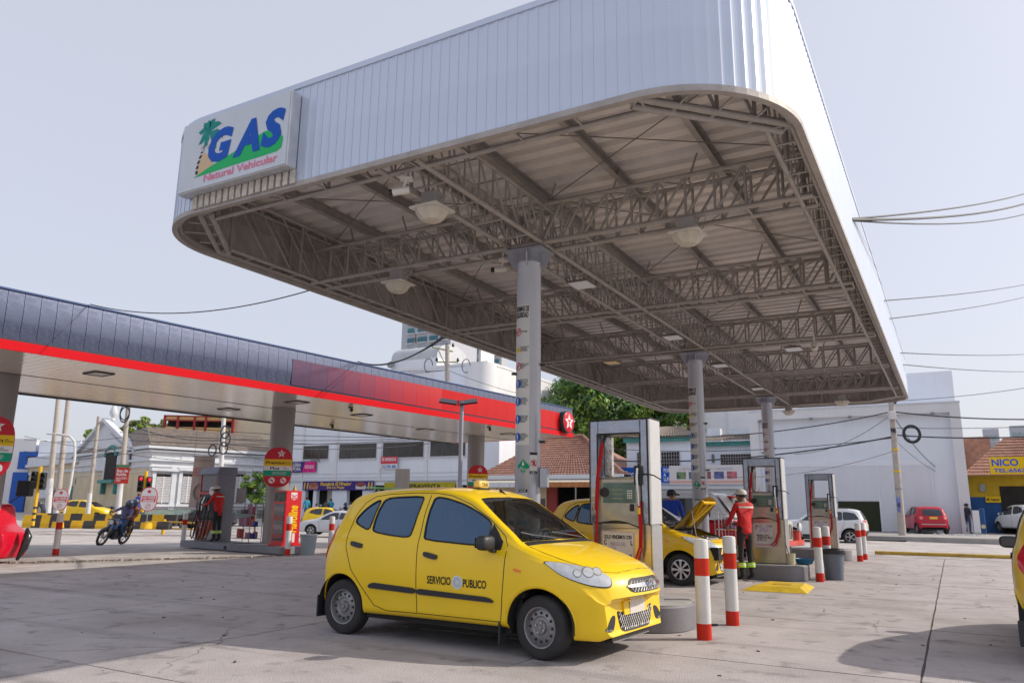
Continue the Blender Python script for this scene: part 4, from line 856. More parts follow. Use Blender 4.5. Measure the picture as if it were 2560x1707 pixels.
   mb = MB(); mb.bx(1.2, 1.62, -.3, .25, .6, .80); mb.tube((1.15, -.4, .8), (1.6, -.35, .78), .05, n=10); mb.tube((1.3, .35, .78), (1.7, .3, .75), .06, n=10); mb.bx(1.1, 1.3, .3, .55, .6, .82); mb.build('engine', [m_rim], t, bevel=.02)
 # underside, liners
 mb = MB(); kx = spec['k'][0]; mb.bx(B.x0 + .14, B.x1 - .48, -.60, .60, .20, .30); mb.bx(spec['ax'][1] + R, spec['ax'][0] - R, -.70, .70, .19, .30); mb.build('underbody', m_liner, t)
 W2 = B.T['wid'](0)
 for ax in spec['ax']:
  mb = MB()
  for s_ in (1, -1):
   k = 20; ys_ = (s_ * (W2 - .04), s_ * (W2 - .42)); vs = []
   for y_ in ys_: vs += [(ax + (R + .01) * cos(pi * q / k * 1.1 - .157), y_, zc + (R + .01) * sin(pi * q / k * 1.1 - .157)) for q in range(k + 1)]
   mb.add(vs, [(q, q + 1, k + 2 + q, k + 1 + q) for q in range(k)]); mb.add([(ax + (R + .01) * cos(pi * q / k * 1.1 - .157), s_ * (W2 - .42), zc + (R + .01) * sin(pi * q / k * 1.1 - .157)) for q in range(k + 1)], [tuple(range(k + 1))])
   mb.build('arch_liner', m_liner, t); mb = MB()
 tw = .19 * (spec['wr'] / .29)
 for k, ax in enumerate(spec['ax']):
  for s_ in (1, -1): wheel(t, ax, s_ * (W2 - .055 - tw / 2), spec['wr'], tw, s_, rim, steer if k == 0 else 0)
 # cabin
 kx, ky, kz = spec['k']
 MB().bx(-1.25 * kx, .95 * kx, -.62, .62, .31, .50).build('cabin_floor', m_trim, t)
 mb = MB(); mb.prism([(.62, .5), (1.0, .5), (1.0, .93), (.92, .945), (.72, .93), (.63, .84)], (0, -.66, 0), (kx, 0, 0), (0, 0, kz), -1.32) if False else mb.add([(x_ * kx, y_, z_ * kz) for y_ in (-.66, .66) for x_, z_ in ((.62, .5), (1.0, .5), (1.0, .93), (.9, .95), (.72, .935), (.63, .84))], [(0, 1, 2, 3, 4, 5), (11, 10, 9, 8, 7, 6)] + [(q, 6 + q, 6 + (q + 1) % 6, (q + 1) % 6) for q in range(6)]); mb.build('dashboard', m_trim, t)
 for sx_, sy_ in ((.05, -.34), (.05, .34), (-.85, -.3), (-.85, .3)):
  mb = MB(); mb.box((sx_ * kx, sy_, .56), (.48, .46, .14)); mb.box((sx_ * kx - .27, sy_, .86 * kz), (.13, .45, .56), M=Matrix.Rotation(-.25, 3, 'Y')); mb.box((sx_ * kx - .36, sy_, 1.20 * kz), (.09, .25, .16), M=Matrix.Rotation(-.2, 3, 'Y')); mb.build('seat', m_seat, t, bevel=.03, bseg=2)
 mb = MB(); c_ = Vector((.55 * kx, .34, .93 * kz)); Rm = Matrix.Rotation(radians(-62), 3, 'Y'); mb.path([c_ + Rm @ Vector((.17 * cos(a * pi / 12), .17 * sin(a * pi / 12), 0)) for a in range(24)], .014, 6, closed=True); mb.tube(c_ + Rm @ Vector((-.16, 0, 0)), c_ + Rm @ Vector((.16, 0, 0)), .016); mb.tube(c_, (.75 * kx, .34, .8 * kz), .02); mb.build('steering_wheel', m_trim, t)
 # seams
 for sd in (1, -1):
  for sm in spec['seams']:
   pts = []
   dense = []
   for (a, b), (c_, d) in zip(sm, sm[1:]):
    k = max(1, int(math.hypot(c_ - a, d - b) / .04)); dense += [(lerp(a, c_, q / k), lerp(b, d, q / k)) for q in range(k)]
   dense.append(sm[-1])
   for a, b in dense:
    h = bvh2.ray_cast(Vector((a, sd * 2, b)), Vector((0, -sd, 0)))
    if h[0] and abs(h[0].y) > .3: pts.append(h[0] + Vector((0, sd * .0002, 0)))
   if len(pts) > 2: MB().path(pts, .0042 if cell < .05 else .005, 5).build('door_seam', m_seam, t)
  for w_ in (spec['win'] if sidewin else []):
   pts = []
   wp = roundpoly(w_); dense = []
   for q in range(len(wp)):
    a, b = wp[q], wp[(q + 1) % len(wp)]; k = max(1, int(math.hypot(a[0] - b[0], a[1] - b[1]) / .05)); dense += [(lerp(a[0], b[0], z / k), lerp(a[1], b[1], z / k)) for z in range(k)]
   for a, b in dense:
    h = bvh2.ray_cast(Vector((a, sd * 2, b)), Vector((0, -sd, 0)))
    if h[0]: pts.append(h[0])
   if len(pts) > 3: MB().path(pts, .0085 if cell < .05 else .012, 6, closed=True).build('window_seal', m_gsk, t, smooth=60)
 t_body = body
 def side(poly, off, m, nm, sd, res=.05): return drape(bvh2, poly, (0, sd * 2, 0), (1, 0, 0), (0, 0, 1), (0, -sd, 0), off, res).build(nm, m, t, smooth=40)
 def front(poly, off, m, nm, res=.04, D=(-1, 0, 0)): return drape(bvh2, poly, (3.4, 0, 0), (0, 1, 0), (0, 0, 1), D, off, res).build(nm, m, t, smooth=40)
 def rear(poly, off, m, nm, res=.05): return drape(bvh2, poly, (-3.4, 0, 0), (0, 1, 0), (0, 0, 1), (1, 0, 0), off, res).build(nm, m, t, smooth=40)
 if spec['rearwin']: rear(roundpoly(spec['rearwin']), .003, g_dark, 'rear_window')
 return t, B, bvh2, side, front, rear
def mirrors(t, x, y, z, m, s=1.):
 for sd in (1, -1):
  mb = MB(); mb.add([(x + .0, sd * (y - .06), z - .05), (x + .06, sd * (y - .06), z - .05), (x + .06, sd * (y + .03), z - .02), (x - .0, sd * (y + .03), z - .02), (x, sd * (y - .06), z - .02), (x + .06, sd * (y - .06), z - .02), (x + .06, sd * (y + .03), z + .01), (x, sd * (y + .03), z + .01)], [(0, 1, 2, 3), (4, 5, 6, 7), (0, 1, 5, 4), (1, 2, 6, 5), (2, 3, 7, 6), (3, 0, 4, 7)])
  o = mb.build('mirror_arm', m, t)
  e = mkobj('mirror', None, t); b = bmesh.new(); bmesh.ops.create_uvsphere(b, u_segments=18, v_segments=10, radius=1)
  for v in b.verts:
   c = v.co; q = lambda a: math.copysign(abs(a) ** .62, a); v.co = Vector((x + .02 + q(c.x) * .062 * s, sd * (y + .10 * s) + q(c.y) * .105 * s, z + .055 * s + q(c.z) * .068 * s))
  me = bpy.data.meshes.new('shell'); b.to_mesh(me); b.free(); me.materials.append(m); me.shade_smooth(); mkobj('mirror_shell', me, e)
  MB().box((x - .046, sd * (y + .10 * s), z + .055 * s), (.006, .15 * s, .09 * s)).build('mirror_glass', g_dark, e)
def handles(t, side, pts, m, sd):
 for a, b, c, d in pts:
  side(roundpoly([(a, b - .028), (c, d - .028), (c + .005, d + .012), (c, d + .02), (a, b + .022), (a - .008, b)]), .016, m, 'door_handle', sd, .03)
# ------------------------------------------------------------------ the front taxi
TXL = (-4.414, 7.087, 0); TXR = radians(-3.14)
t, B, bvh, side, front, rear = car('yellow_taxi', 'yellow hatchback taxi lettered SERVICIO PUBLICO standing in the foreground', 'taxi', HATCH, TXL, TXR, p_taxi, cell=.032, ns=6, steer=radians(-7), group=None)
m_hl = mat('headlamp_lens', (.50, .53, .57), .12, .0, coat=1., var=.18, vs=14)
m_bowl = mat('lamp_bowl', (.68, .70, .72), .2, .3, coat=.6)
def dress(t, side, front, rear, B, hero, sgn_full=True):
 for sd in ((-1, 1)):
  side(roundpoly([(-.80, .490), (-.742, .545), (-.165, .523), (-.165, .470)], 1), .014, m_plast, 'rub_strip', sd); side(roundpoly([(-.150, .522), (.70, .497), (.765, .452), (-.150, .469)], 1), .014, m_plast, 'rub_strip', sd)
  handles(t, side, ((-1.06, .918, -.90, .893), (-.075, .850, .085, .822)), m_plast, sd)
  side(roundpoly([(.955, .742), (1.035, .730), (1.037, .750), (.957, .766)], 1), .008, m_amber, 'side_indicator', sd, .02)
  side([(.652, 1.145), (.655, .915), (.80, .915), (.81, .99)], .004, m_gsk, 'quarter_panel', sd)
  # swept headlamp
  Dv = Vector((-.62, -sd * .72, -.30)).normalized(); Ov = Vector((1.60, sd * .72, .74)) - Dv * 1.5
  Av = Vector((0, 0, 1)).cross(Dv).normalized() * (-sd); Bv = (Dv.cross(Av)) * (sd if False else 1); Bv = Bv if Bv.z > 0 else -Bv
  loc = [(1.225, .825, -.735), (1.36, .838, -.72), (1.52, .832, -.68), (1.67, .80, -.62), (1.80, .750, -.54), (1.835, .70, -.55), (1.825, .648, -.58), (1.70, .650, -.66), (1.55, .672, -.70), (1.40, .725, -.735), (1.30, .785, -.74)]
  pl = []
  for q in loc:
   r_ = Vector((q[0], -q[2] * sd, q[1])) - Ov; pl.append((r_.dot(Av), r_.dot(Bv)))
  pl = roundpoly(pl, 2)
  cx_, cy_ = sum(p[0] for p in pl) / len(pl), sum(p[1] for p in pl) / len(pl)
  drape(bvh, [(cx_ + (a - cx_) * 1.03, cy_ + (b_ - cy_) * 1.07) for a, b_ in pl], Ov, Av, Bv, Dv, .004, .04, .004).build('lamp_gasket', m_gsk, t, smooth=40)
  drape(bvh, pl, Ov, Av, Bv, Dv, .010, .04, .012).build('headlamp', [m_hl], t, smooth=40)
  cx_, cy_ = sum(p[0] for p in pl) / len(pl), sum(p[1] for p in pl) / len(pl)
  for f_, r_ in ((-.21, .036), (-.10, .046), (.03, .032)):
   cxx = cx_ - f_ * .6 * (1); c_ = [(cx_ + f_ * .75 + r_ * cos(a * pi / 8), cy_ - f_ * .08 + r_ * sin(a * pi / 8)) for a in range(16)]
   drape(bvh, [(cx_ + f_ * .75 + (a - cx_ - f_ * .75) * 1.22, cy_ - f_ * .08 + (b_ - cy_ + f_ * .08) * 1.22) for a, b_ in c_], Ov, Av, Bv, Dv, .0112, .03, .001).build('lamp_ring', m_rim, t, smooth=40)
   drape(bvh, c_, Ov, Av, Bv, Dv, .0125, .03, .001).build('lamp_bowl', m_bowl, t, smooth=40)
  # tail lamp
  Dt = Vector((.75, -sd * .66, -.05)).normalized(); Ot = Vector((-1.55, sd * .66, .9)) - Dt * 1.5; At = Vector((0, 0, 1)).cross(Dt).normalized(); Bt = Vector((0, 0, 1)) - Dt * Dt.z; Bt.normalize()
  tl = [(-1.44, 1.10, .60), (-1.50, 1.06, .56), (-1.60, .88, .56), (-1.645, .73, .58), (-1.60, .725, .66), (-1.50, .80, .72), (-1.42, .92, .73)]
  pl = [((Vector((q[0], q[2] * sd, q[1])) - Ot).dot(At), (Vector((q[0], q[2] * sd, q[1])) - Ot).dot(Bt)) for q in tl]
  drape(bvh, roundpoly(pl, 2), Ot, At, Bt, Dt, .012, .04, .01).build('tail_lamp', m_tail, t, smooth=40)
  # fog recess
  fr = front(roundpoly([(sd * .42, .385), (sd * .45, .30), (sd * .49, .262), (sd * .605, .268), (sd * .60, .30), (sd * .53, .37), (sd * .47, .395)], 1), .003, m_plast, 'fog_recess', .03)
  front(roundpoly([(sd * .50, .268), (sd * .60, .274), (sd * .60, .288), (sd * .51, .284)], 1), .010, m_chr, 'fog_trim', .03)
  MB().box((.80, sd * .72, .20), (.02, .12, .20)).build('mud_flap', m_plast, t, bevel=.006); MB().box((-1.52, sd * .70, .26), (.02, .14, .22)).build('mud_flap', m_plast, t, bevel=.006)
  # wheel arch lips
  for ax in HATCH['ax']:
   pts = []
   for q in range(-2, 31):
    a = pi * (q / 28); h = bvh.ray_cast(Vector((ax + (HATCH['arch'] + .012) * cos(a), sd * 2, HATCH['wr'] + .012 + (HATCH['arch'] + .012) * sin(a))), Vector((0, -sd, 0)))
    if h[0] and abs(h[0].y) > .5: pts.append(h[0] + Vector((0, sd * -.002, 0)))
   if len(pts) > 4: MB().path(pts, .011, 6).build('arch_lip', p_taxi, t, smooth=60)
  if not sgn_full: continue
 # nose
 gr = front(roundpoly([(-.35, .60), (-.28, .575), (.28, .575), (.35, .60), (.33, .665), (.26, .695), (-.26, .695), (-.33, .665)]), .004, m_gsk, 'upper_grille', .04)
 front(roundpoly([(-.355, .62), (-.1, .615), (.1, .615), (.355, .62), (.355, .642), (.1, .655), (-.1, .655), (-.355, .642)], 1), .014, m_chr, 'grille_bar', .04)
 for ring_ in range(1):
  k = 24; pts = []
  for i_ in range(44):
   pass
 lg = front(roundpoly([(-.40, .43), (-.33, .26), (-.26, .235), (.26, .235), (.33, .26), (.40, .43), (.30, .405), (-.30, .405)]), .003, m_gsk, 'lower_grille', .04)
 mesh = MB(); hx = .046
 for poly in ([(-.39, .425), (-.325, .262), (-.26, .238), (.26, .238), (.325, .262), (.39, .425), (.30, .402), (-.30, .402)], [(-.345, .60), (-.28, .578), (.28, .578), (.345, .60), (.325, .662), (.26, .692), (-.26, .692), (-.325, .662)]):
  z = .23
  row = 0
  while z < .70:
   y = -.42 + (row % 2) * hx / 2
   while y < .42:
    for dy, dz in ((hx / 2, .022), (-hx / 2, .022)):
     a, b = (y, z), (y + dy, z + dz)
     if inpoly(a, poly) and inpoly(b, poly):
      ha = bvh.ray_cast(Vector((3, a[0], a[1])), Vector((-1, 0, 0))); hb = bvh.ray_cast(Vector((3, b[0], b[1])), Vector((-1, 0, 0)))
      if ha[0] and hb[0]: mesh.tube(ha[0] + Vector((.007, 0, 0)), hb[0] + Vector((.007, 0, 0)), .0034, n=4, cap=False)
    y += hx
   z += .022; row += 1
 stuff(mesh.build('grille_mesh', m_rim, t))
 h = bvh.ray_cast(Vector((3, 0, .635)), Vector((-1, 0, 0)))[0]; c = h + Vector((.018, 0, 0)); mb = MB()
 mb.path([c + Vector((0, .062 * cos(a * pi / 16), .042 * sin(a * pi / 16))) for a in range(32)], .007, 6, closed=True); em = mb.build('emblem', m_chr, t, smooth=60)
 mb = MB()
 for yy in (-.026, .026): mb.tube(c + Vector((0, yy - .006, -.032)), c + Vector((0, yy + .006, .032)), .007)
 mb.tube(c + Vector((0, -.022, -.004)), c + Vector((0, .022, .004)), .007); mb.build('emblem_letter', m_chr, em)
 front([(-.26, .375), (.26, .375), (.26, .50), (-.26, .50)], .016, p_taxi, 'plate_holder', .05)
 h = bvh.ray_cast(Vector((3, .0, .44)), Vector((-1, 0, 0)))[0]; MB().box((h.x + .022, .02, .445), (.006, .33, .145)).build('number_plate', m_plate, t, bevel=.004)
 pts = []
 for q in range(-8, 9):
  y = q * .05; h = bvh.ray_cast(Vector((3, y, .235)), Vector((-1, 0, 0)))[0]
  if h: pts.append(Vector((h.x - .075, y, .20)))
 mb = MB(); k = len(pts); mb.add([p for p in pts] + [p + Vector((.022, 0, -.045)) for p in pts] + [p + Vector((-.03, 0, -.05)) for p in pts], [(i, i + 1, k + i + 1, k + i) for i in range(k - 1)] + [(k + i, k + i + 1, 2 * k + i + 1, 2 * k + i) for i in range(k - 1)]); mb.build('front_lip', mat('grey_plastic', (.17, .165, .16), .7, dirt=.3), t)
 # wipers and scuttle
 def wsp(x, y, o=.012):
  h = bvh.ray_cast(Vector((x, y, 3)), Vector((0, 0, -1))); return (h[0] + Vector((0, 0, o))) if h[0] else Vector((x, y, 1))
 for y0, y1 in ((.50, -.02), (-.08, -.55)):
  MB().path([wsp(1.00 - .10 * abs(y0) ** 2, y0), wsp(.955, lerp(y0, y1, .35)), wsp(.93, lerp(y0, y1, .7)), wsp(.91 - .06 * abs(y1), y1)], .009, 6).build('wiper', m_plast, t)
 drape(bvh, [(.975, -.64), (1.035, -.66), (1.075, -.3), (1.085, 0), (1.075, .3), (1.035, .66), (.975, .64), (1.02, 0)], (0, 0, 3), (1, 0, 0), (0, 1, 0), (0, 0, -1), .004, .06).build('scuttle', m_gsk, t, smooth=40)
 # bonnet shut line
 for sd in (1, -1):
  pts = [wsp(x, sd * y, .0005) for x, y in ((1.05, .665), (1.2, .665), (1.35, .64), (1.5, .60), (1.62, .545), (1.72, .47), (1.78, .36), (1.81, .2), (1.82, 0.))]
  MB().path(pts, .0035, 5).build('bonnet_seam', m_seam, t)
 mirrors(t, .70, .80, .925, m_plast)
 return wsp
wsp = dress(t, side, front, rear, B, True)
# lettering on the front door
o = Vector((.12, -2, 0)); ex = (1, 0, 0); ez = (0, 0, 1)
def onbody(ob, off=.003):
 for v in ob.data.vertices:
  h = bvh.ray_cast(Vector((v.co.x, -2, v.co.z)), Vector((0, 1, 0)))
  if h[0]: v.co = h[0] + Vector((0, -off, 0))
 return ob
for s_, x0, x1, z0 in (('SERVICIO', -.022, .262, .612), ('PUBLICO', .404, .669, .604)): onbody(text(s_, t, ((x0 + x1) / 2, 0, z0), ex, ez, .074, m_black, w=x1 - x0, bold=.025, lift=0))
ro = drape(bvh, [(.337 + .062 * cos(a * pi / 14), .607 + .062 * sin(a * pi / 14)) for a in range(28)], (0, -2, 0), ex, ez, (0, 1, 0), .003, .05, .001).build('round_emblem', mat('emblem_white', (.62, .66, .68), .4), t)
mb = MB(); em2 = mat('emblem_cyan', (.28, .50, .52), .4)
for r_ in (.040, .026): mb.path([Vector((.337 + r_ * cos(a * pi / 12), -.80, .607 + r_ * sin(a * pi / 12))) for a in range(24)], .0022, 4, closed=True)
onbody(mb.build('emblem_ring', em2, ro), .0045)
# TAXI roof lamp, aerial
h = wsp(.10, -.02, 0); mb = MB(); prof = []
b = bmesh.new(); bmesh.ops.create_uvsphere(b, u_segments=20, v_segments=12, radius=1)
for v in b.verts:
 c = v.co; q = lambda a, e: math.copysign(abs(a) ** e, a); v.co = Vector((.09 + q(c.x, .6) * .048, -.08 + q(c.y, .5) * .10, h.z + .045 + q(c.z, .6) * .046))
me = bpy.data.meshes.new('roof_lamp'); b.to_mesh(me); b.free(); me.materials.append(mat('roof_lamp_cream', (.80, .55, .14), .45)); me.shade_smooth(); rl = mkobj('roof_lamp', me, t)
text('TAXI', rl, (.139, -.08, h.z + .045), (0, 1, 0), (0, 0, 1), .038, m_black, w=.10, bold=.015, lift=.0); 
MB().bx(.04, .14, -.18, .02, h.z - .004, h.z + .010).build('roof_lamp_base', m_plast, t)
mb = MB(); p0 = wsp(.30, .05, 0); mb.add([(.24, .03, p0.z - .0), (.24, .08, p0.z), (.34, .055, p0.z - .02), (.24, .055, p0.z + .06)], [(0, 1, 2), (0, 3, 1), (1, 3, 2), (2, 3, 0)]); mb.build('aerial_fin', m_plast, t)
for sx_ in (-.22, -1.12):
 for sy_ in (-.34,): text('H\ni10', t, (sx_ * 0 - .33 if sx_ > -1 else -1.22, sy_, 1.17), (0, -1, 0) if False else (1, 0, 0), (0, 0, 1), .09, m_wht, w=.06, lift=.13)
# ------------------------------------------------------------------ other vehicles
HT2 = HATCH
t2, B, bvh, side, front, rear = car('yellow_taxi', 'yellow taxi with its hood propped open behind the first gas pump', 'taxi', HATCH, (-5.42, 14.30, 0), radians(-2), p_taxi2, cell=.05, ns=4, rim='alloy8', hood_open=radians(62), group='taxis at the gas pumps')
dress(t2, side, front, rear, B, False)
t3, B, bvh, side, front, rear = car('yellow_taxi', 'yellow and green taxi mostly hidden behind the front taxi, its roof showing', 'taxi', scale_spec(HATCH, 1.05, 1.02, 1.0), (-7.75, 11.35, 0), radians(-3), paint('taxi_yellow_orange', (.78, .40, .01)), cell=.07, ns=3, group='taxis at the gas pumps')
mb = MB(); gm = mat('green_stripe', (.10, .45, .05), .35)
for sd in (-1, 1): side(roundpoly([(-1.35, 1.02), (-1.2, 1.33), (-.9, 1.42), (-.4, 1.44), (-.4, 1.415), (-.9, 1.37), (-1.1, 1.28), (-1.25, 1.02)], 1), .004, gm, 'green_stripe', sd)
mb = MB(); mb.bx(-1.45, -1.15, -.5, .5, 1.60, 1.625); [mb.bx(-1.33, -1.27, y_ - .015, y_ + .015, 1.4, 1.6) for y_ in (-.3, .3)]; mb.build('spoiler', mat('spoiler_green', (.25, .60, .22), .4), t3, bevel=.008)
mirrors(t3, .73, .8, .95, m_plast)
t4, B, bvh, side, front, rear = car('yellow_taxi', 'dusty yellow taxi cut off by the right edge of the picture', 'taxi', scale_spec(HATCH, 1.0, 1.0, 1.0), (1.34, 9.88, 0), radians(83.5), p_old, cell=.05, ns=4)
dress(t4, side, front, rear, B, False)
rear(roundpoly([(-.72, .26), (.72, .26), (.74, .50), (.6, .55), (-.6, .55), (-.74, .50)]), .012, m_plast, 'rear_bumper', .06)
def simple_dress(t, B, bvh, side, front, rear, k, lampz, plate=None, wide=.62, tailz=(.85, 1.0), tailw=.14, front_l=True, tail_m=None):
 x1 = B.x1; 
 for sd in (1, -1):
  front(roundpoly([(sd * wide, lampz), (sd * (wide - .26), lampz - .03), (sd * (wide - .24), lampz + .07), (sd * (wide - .04), lampz + .09)], 1), .01, m_refl, 'headlamp', .06)
  rear(roundpoly([(sd * (wide + .02), tailz[0]), (sd * (wide - tailw), tailz[0]), (sd * (wide - tailw), tailz[1]), (sd * (wide + .01), tailz[1])], 1), .012, tail_m or m_tail, 'tail_lamp', .05)
 front([(-.35, lampz - .12), (.35, lampz - .12), (.35, lampz - .04), (-.35, lampz - .04)], .006, m_gsk, 'grille', .08)
 if plate: rear([(-.2, plate), (.2, plate), (.2, plate + .12), (-.2, plate + .12)], .012, m_platey, 'number_plate', .08)
def G0(x, y): return (x, y, terrain(x, y))
# white crossover, red hatchback, white hatchback across the street on the right
p = P(2062, 1357, 37.3); sv, B, bvh, side, front, rear = car('white_crossover', 'white crossover parked across the street behind the third gas pump', 'car', SUV, (p.x, p.y, p.z), radians(182), p_white, cell=.085, ns=3, rim='alloy', glass=g_dark)
simple_dress(sv, B, bvh, side, front, rear, 1, .86, .8, .72, (.98, 1.10), .26)
for sd in (1, -1):
 side(roundpoly([(-1.7, .30), (1.75, .30), (1.75, .42), (-1.7, .42)], 1), .006, m_plast, 'lower_cladding', sd, .15); MB().tube((-1.2, sd * .60, 1.60), (.1, sd * .60, 1.61), .02).build('roof_rail', m_rim, sv)
 handles(sv, side, ((-.75, .93, -.6, .93), (.1, .92, .25, .92)), p_white, sd)
rear([(-.75, .40), (.75, .40), (.75, .62), (-.75, .62)], .012, m_plast, 'rear_bumper', .1); mirrors(sv, .85, .88, 1.02, p_white)
p = P(2318, 1334, 43.2); LOTZ = p.z
rc, B, bvh, side, front, rear = car('red_hatchback', 'red hatchback parked with its rear to the street beside the leaning pole', 'car', scale_spec(HATCH, 1.09, 1.05, 1.0), (p.x - .1, p.y + 1.7, p.z), radians(106), p_redc, cell=.08, ns=3, rim='alloy', glass=g_dark)
simple_dress(rc, B, bvh, side, front, rear, 1, .68, .80, .66, (.78, .93), .14, tail_m=mat('tail_lamp_bright', (.75, .25, .2), .2, coat=.5)); rear([(-.62, .50), (.62, .50), (.62, .545), (-.62, .545)], .014, mat('pale_strip', (.6, .5, .5), .4), 'bumper_strip', .1); mirrors(rc, .76, .84, .95, p_redc)
p = P(2560, 1332, 43); wc, B, bvh, side, front, rear = car('white_hatchback', 'white hatchback at the right edge by the yellow shop', 'car', scale_spec(HATCH, 1.0, 1.02, 1.02), (p.x + .2, p.y + 1.6, p.z), radians(118), p_white, cell=.08, ns=3, rim='alloy', glass=g_dark)
simple_dress(wc, B, bvh, side, front, rear, 1, .68, .80, .64, (.82, 1.08), .15); mirrors(wc, .72, .8, .95, p_white)
# street on the left
p = P(842, 1338, 46); sd_, B, bvh, side, front, rear = car('silver_sedan', 'silver sedan driving past the bakery, right of the oil cabinet', 'car', SEDAN, (p.x, p.y, p.z), radians(180 + 26), p_silver, cell=.085, ns=3, rim='alloy', glass=g_dark); simple_dress(sd_, B, bvh, side, front, rear, 1, .66, None, .66, (.72, .88)); mirrors(sd_, .72, .84, .92, p_silver)
SILV = p
p = P(515, 1322, 57); bs_, B, bvh, side, front, rear = car('black_suv', 'dark SUV on the street behind the left fuel pump', 'car', scale_spec(SUV, 1.05, 1., 1.02), (p.x, p.y, p.z), radians(180 + 32), p_black, cell=.1, ns=3, rim='alloy', glass=g_dark); simple_dress(bs_, B, bvh, side, front, rear, 1, .86, None, .72, (.98, 1.10)); mirrors(bs_, .85, .88, 1.05, p_black)
p = P(212, 1296, 60); yt, B, bvh, side, front, rear = car('yellow_taxi', 'yellow taxi passing behind the striped barriers, seen between the poles', 'taxi', scale_spec(HATCH, 1.1, 1.02, 1.0), (p.x, p.y, p.z - .1), radians(28), p_taxi, cell=.09, ns=3, glass=g_dark); simple_dress(yt, B, bvh, side, front, rear, 1, .68, None, .64, (.75, 1.05), .16)
p = P(818, 1318, 56); yt2, B, bvh, side, front, rear = car('yellow_taxi', 'yellow taxi parked by the bakery behind the silver sedan', 'taxi', scale_spec(HATCH, 1.05, 1.02, 1.0), (p.x, p.y, p.z - .1), radians(28), p_taxi, cell=.09, ns=3, glass=g_dark); simple_dress(yt2, B, bvh, side, front, rear, 1, .68, None, .64, (.75, 1.05), .16)
# ------------------------------------------------------------------ islands, bollards, gas pumps
m_isl = mat('island_grey', (.20, .195, .215), .5, var=.12, vs=3, bump=.12, bs=12, dirt=.25); m_isltop = mat('island_top', (.37, .36, .35), .7, var=.2, vs=4, dirt=.3)
m_bw = mat('bollard_white', (.68, .68, .67), .42, var=.06, vs=4, dirt=.15); m_br = mat('bollard_red', (.58, .035, .02), .4, var=.10, vs=5, dirt=.15, dirtcol=(.3, .05, .03))
def rounded(x0, x1, y0, y1, r0, r1, k=8):
 pts = []
 for cx, cy, a0, r in ((x1 - r1, y0 + r1, -pi / 2, r1), (x1 - r1, y1 - r1, 0, r1), (x0 + r0, y1 - r0, pi / 2, r0), (x0 + r0, y0 + r0, pi, r0)):
  pts += [(cx + r * cos(a0 + i * pi / 2 / k), cy + r * sin(a0 + i * pi / 2 / k)) for i in range(k + 1)]
 return pts
def island(cx, cy, label):
 t = thing('pump_island', label, 'island', (cx, cy, 0), 0, 'raised islands of the gas pumps'); o = rounded(-1.7, 1.92, -.54, .54, .45, .45); inn = rounded(-1.67, 1.89, -.51, .51, .43, .43)
 MB().prism(o, (0, 0, 0), (1, 0, 0), (0, 1, 0), .27).build('kerb', m_isl, t, smooth=40, bevel=.012); MB().prism(inn, (0, 0, .2705), (1, 0, 0), (0, 1, 0), .012).build('top', m_isltop, t, smooth=40)
 return t
island(-4.55, 8.76, 'rounded grey pump island beside the front taxi'); island(-4.45, 16.12, 'rounded grey pump island under the second gas pump'); island(-4.45, 23.35, 'rounded grey pump island under the third gas pump')
def bollard(x, y, label, r=.075, h=1.0, z=0, grp='red and white bollards', tilt=0.):
 t = thing('bollard', label, 'bollard', (x, y, z), 0, grp); t.rotation_euler = (0, tilt, random.uniform(0, 6)) if not tilt else (0, tilt, 0); k = 24
 MB().lathe([(r, .16), (r, .635)], k).build('white_band', m_bw, t, smooth=40); MB().lathe([(r, .80), (r, h - .03), (r * .9, h - .006), (r * .5, h), (0, h + .002)], k, cap=False).build('white_top', m_bw, t, smooth=40)
 MB().lathe([(r * 1.012, 0), (r * 1.012, .16)], k).build('red_foot', m_br, t, smooth=40); MB().lathe([(r * 1.008, .63), (r * 1.008, .805)], k).build('red_band', m_br, t, smooth=40)
 return t
bollard(-2.345, 8.20, 'red and white bollard closest to the camera, by the front taxi bumper'); bollard(-2.345, 9.38, 'red and white bollard just right of the nearest one, in front of the attendant')
bollard(-2.31, 15.93, 'red and white bollard in front of the grey bin by the second pump'); bollard(-2.29, 16.95, 'red and white bollard half hidden behind the grey bin')
bollard(-2.285, 22.95, 'left bollard of the pair right of the third pump'); bollard(-2.26, 23.9, 'right bollard of the pair right of the third pump')
# gas dispensers with silver covers
m_cov = mat('silver_cover', (.36, .39, .46), .24, .7, var=.14, vs=4, bump=.9, bs=6); m_cov_sunlit = mat('silver_cover_sunlit', (.62, .62, .62), .34, .45, var=.06, vs=3, bump=.4, bs=6); m_pipe = mat('black_piping', (.02, .02, .022), .6)  # second silver is a paler copy, sunlit side put into the colour
def brushed(name, c):
 m = mat(name, c, .28, .85, var=.10, vs=3, stretch=(.4, .4, 8), bump=.03, bs=20); return m
m_ss = brushed('stainless', (.55, .50, .42)); m_clear = mat('clear_plastic', (.42, .40, .34), .12, .1, coat=.6, bump=.35, bs=9, var=.2, vs=6); m_scr = mat('pump_display', (.10, .17, .15), .25, var=.3, vs=9); m_hose = mat('red_hose', (.45, .012, .015), .4); m_bhose = mat('black_hose', (.015, .015, .016), .5)
m_paper = mat('paper', (.62, .61, .60), .6); m_inkp = mat('ink_purple', (.30, .22, .45), .6)
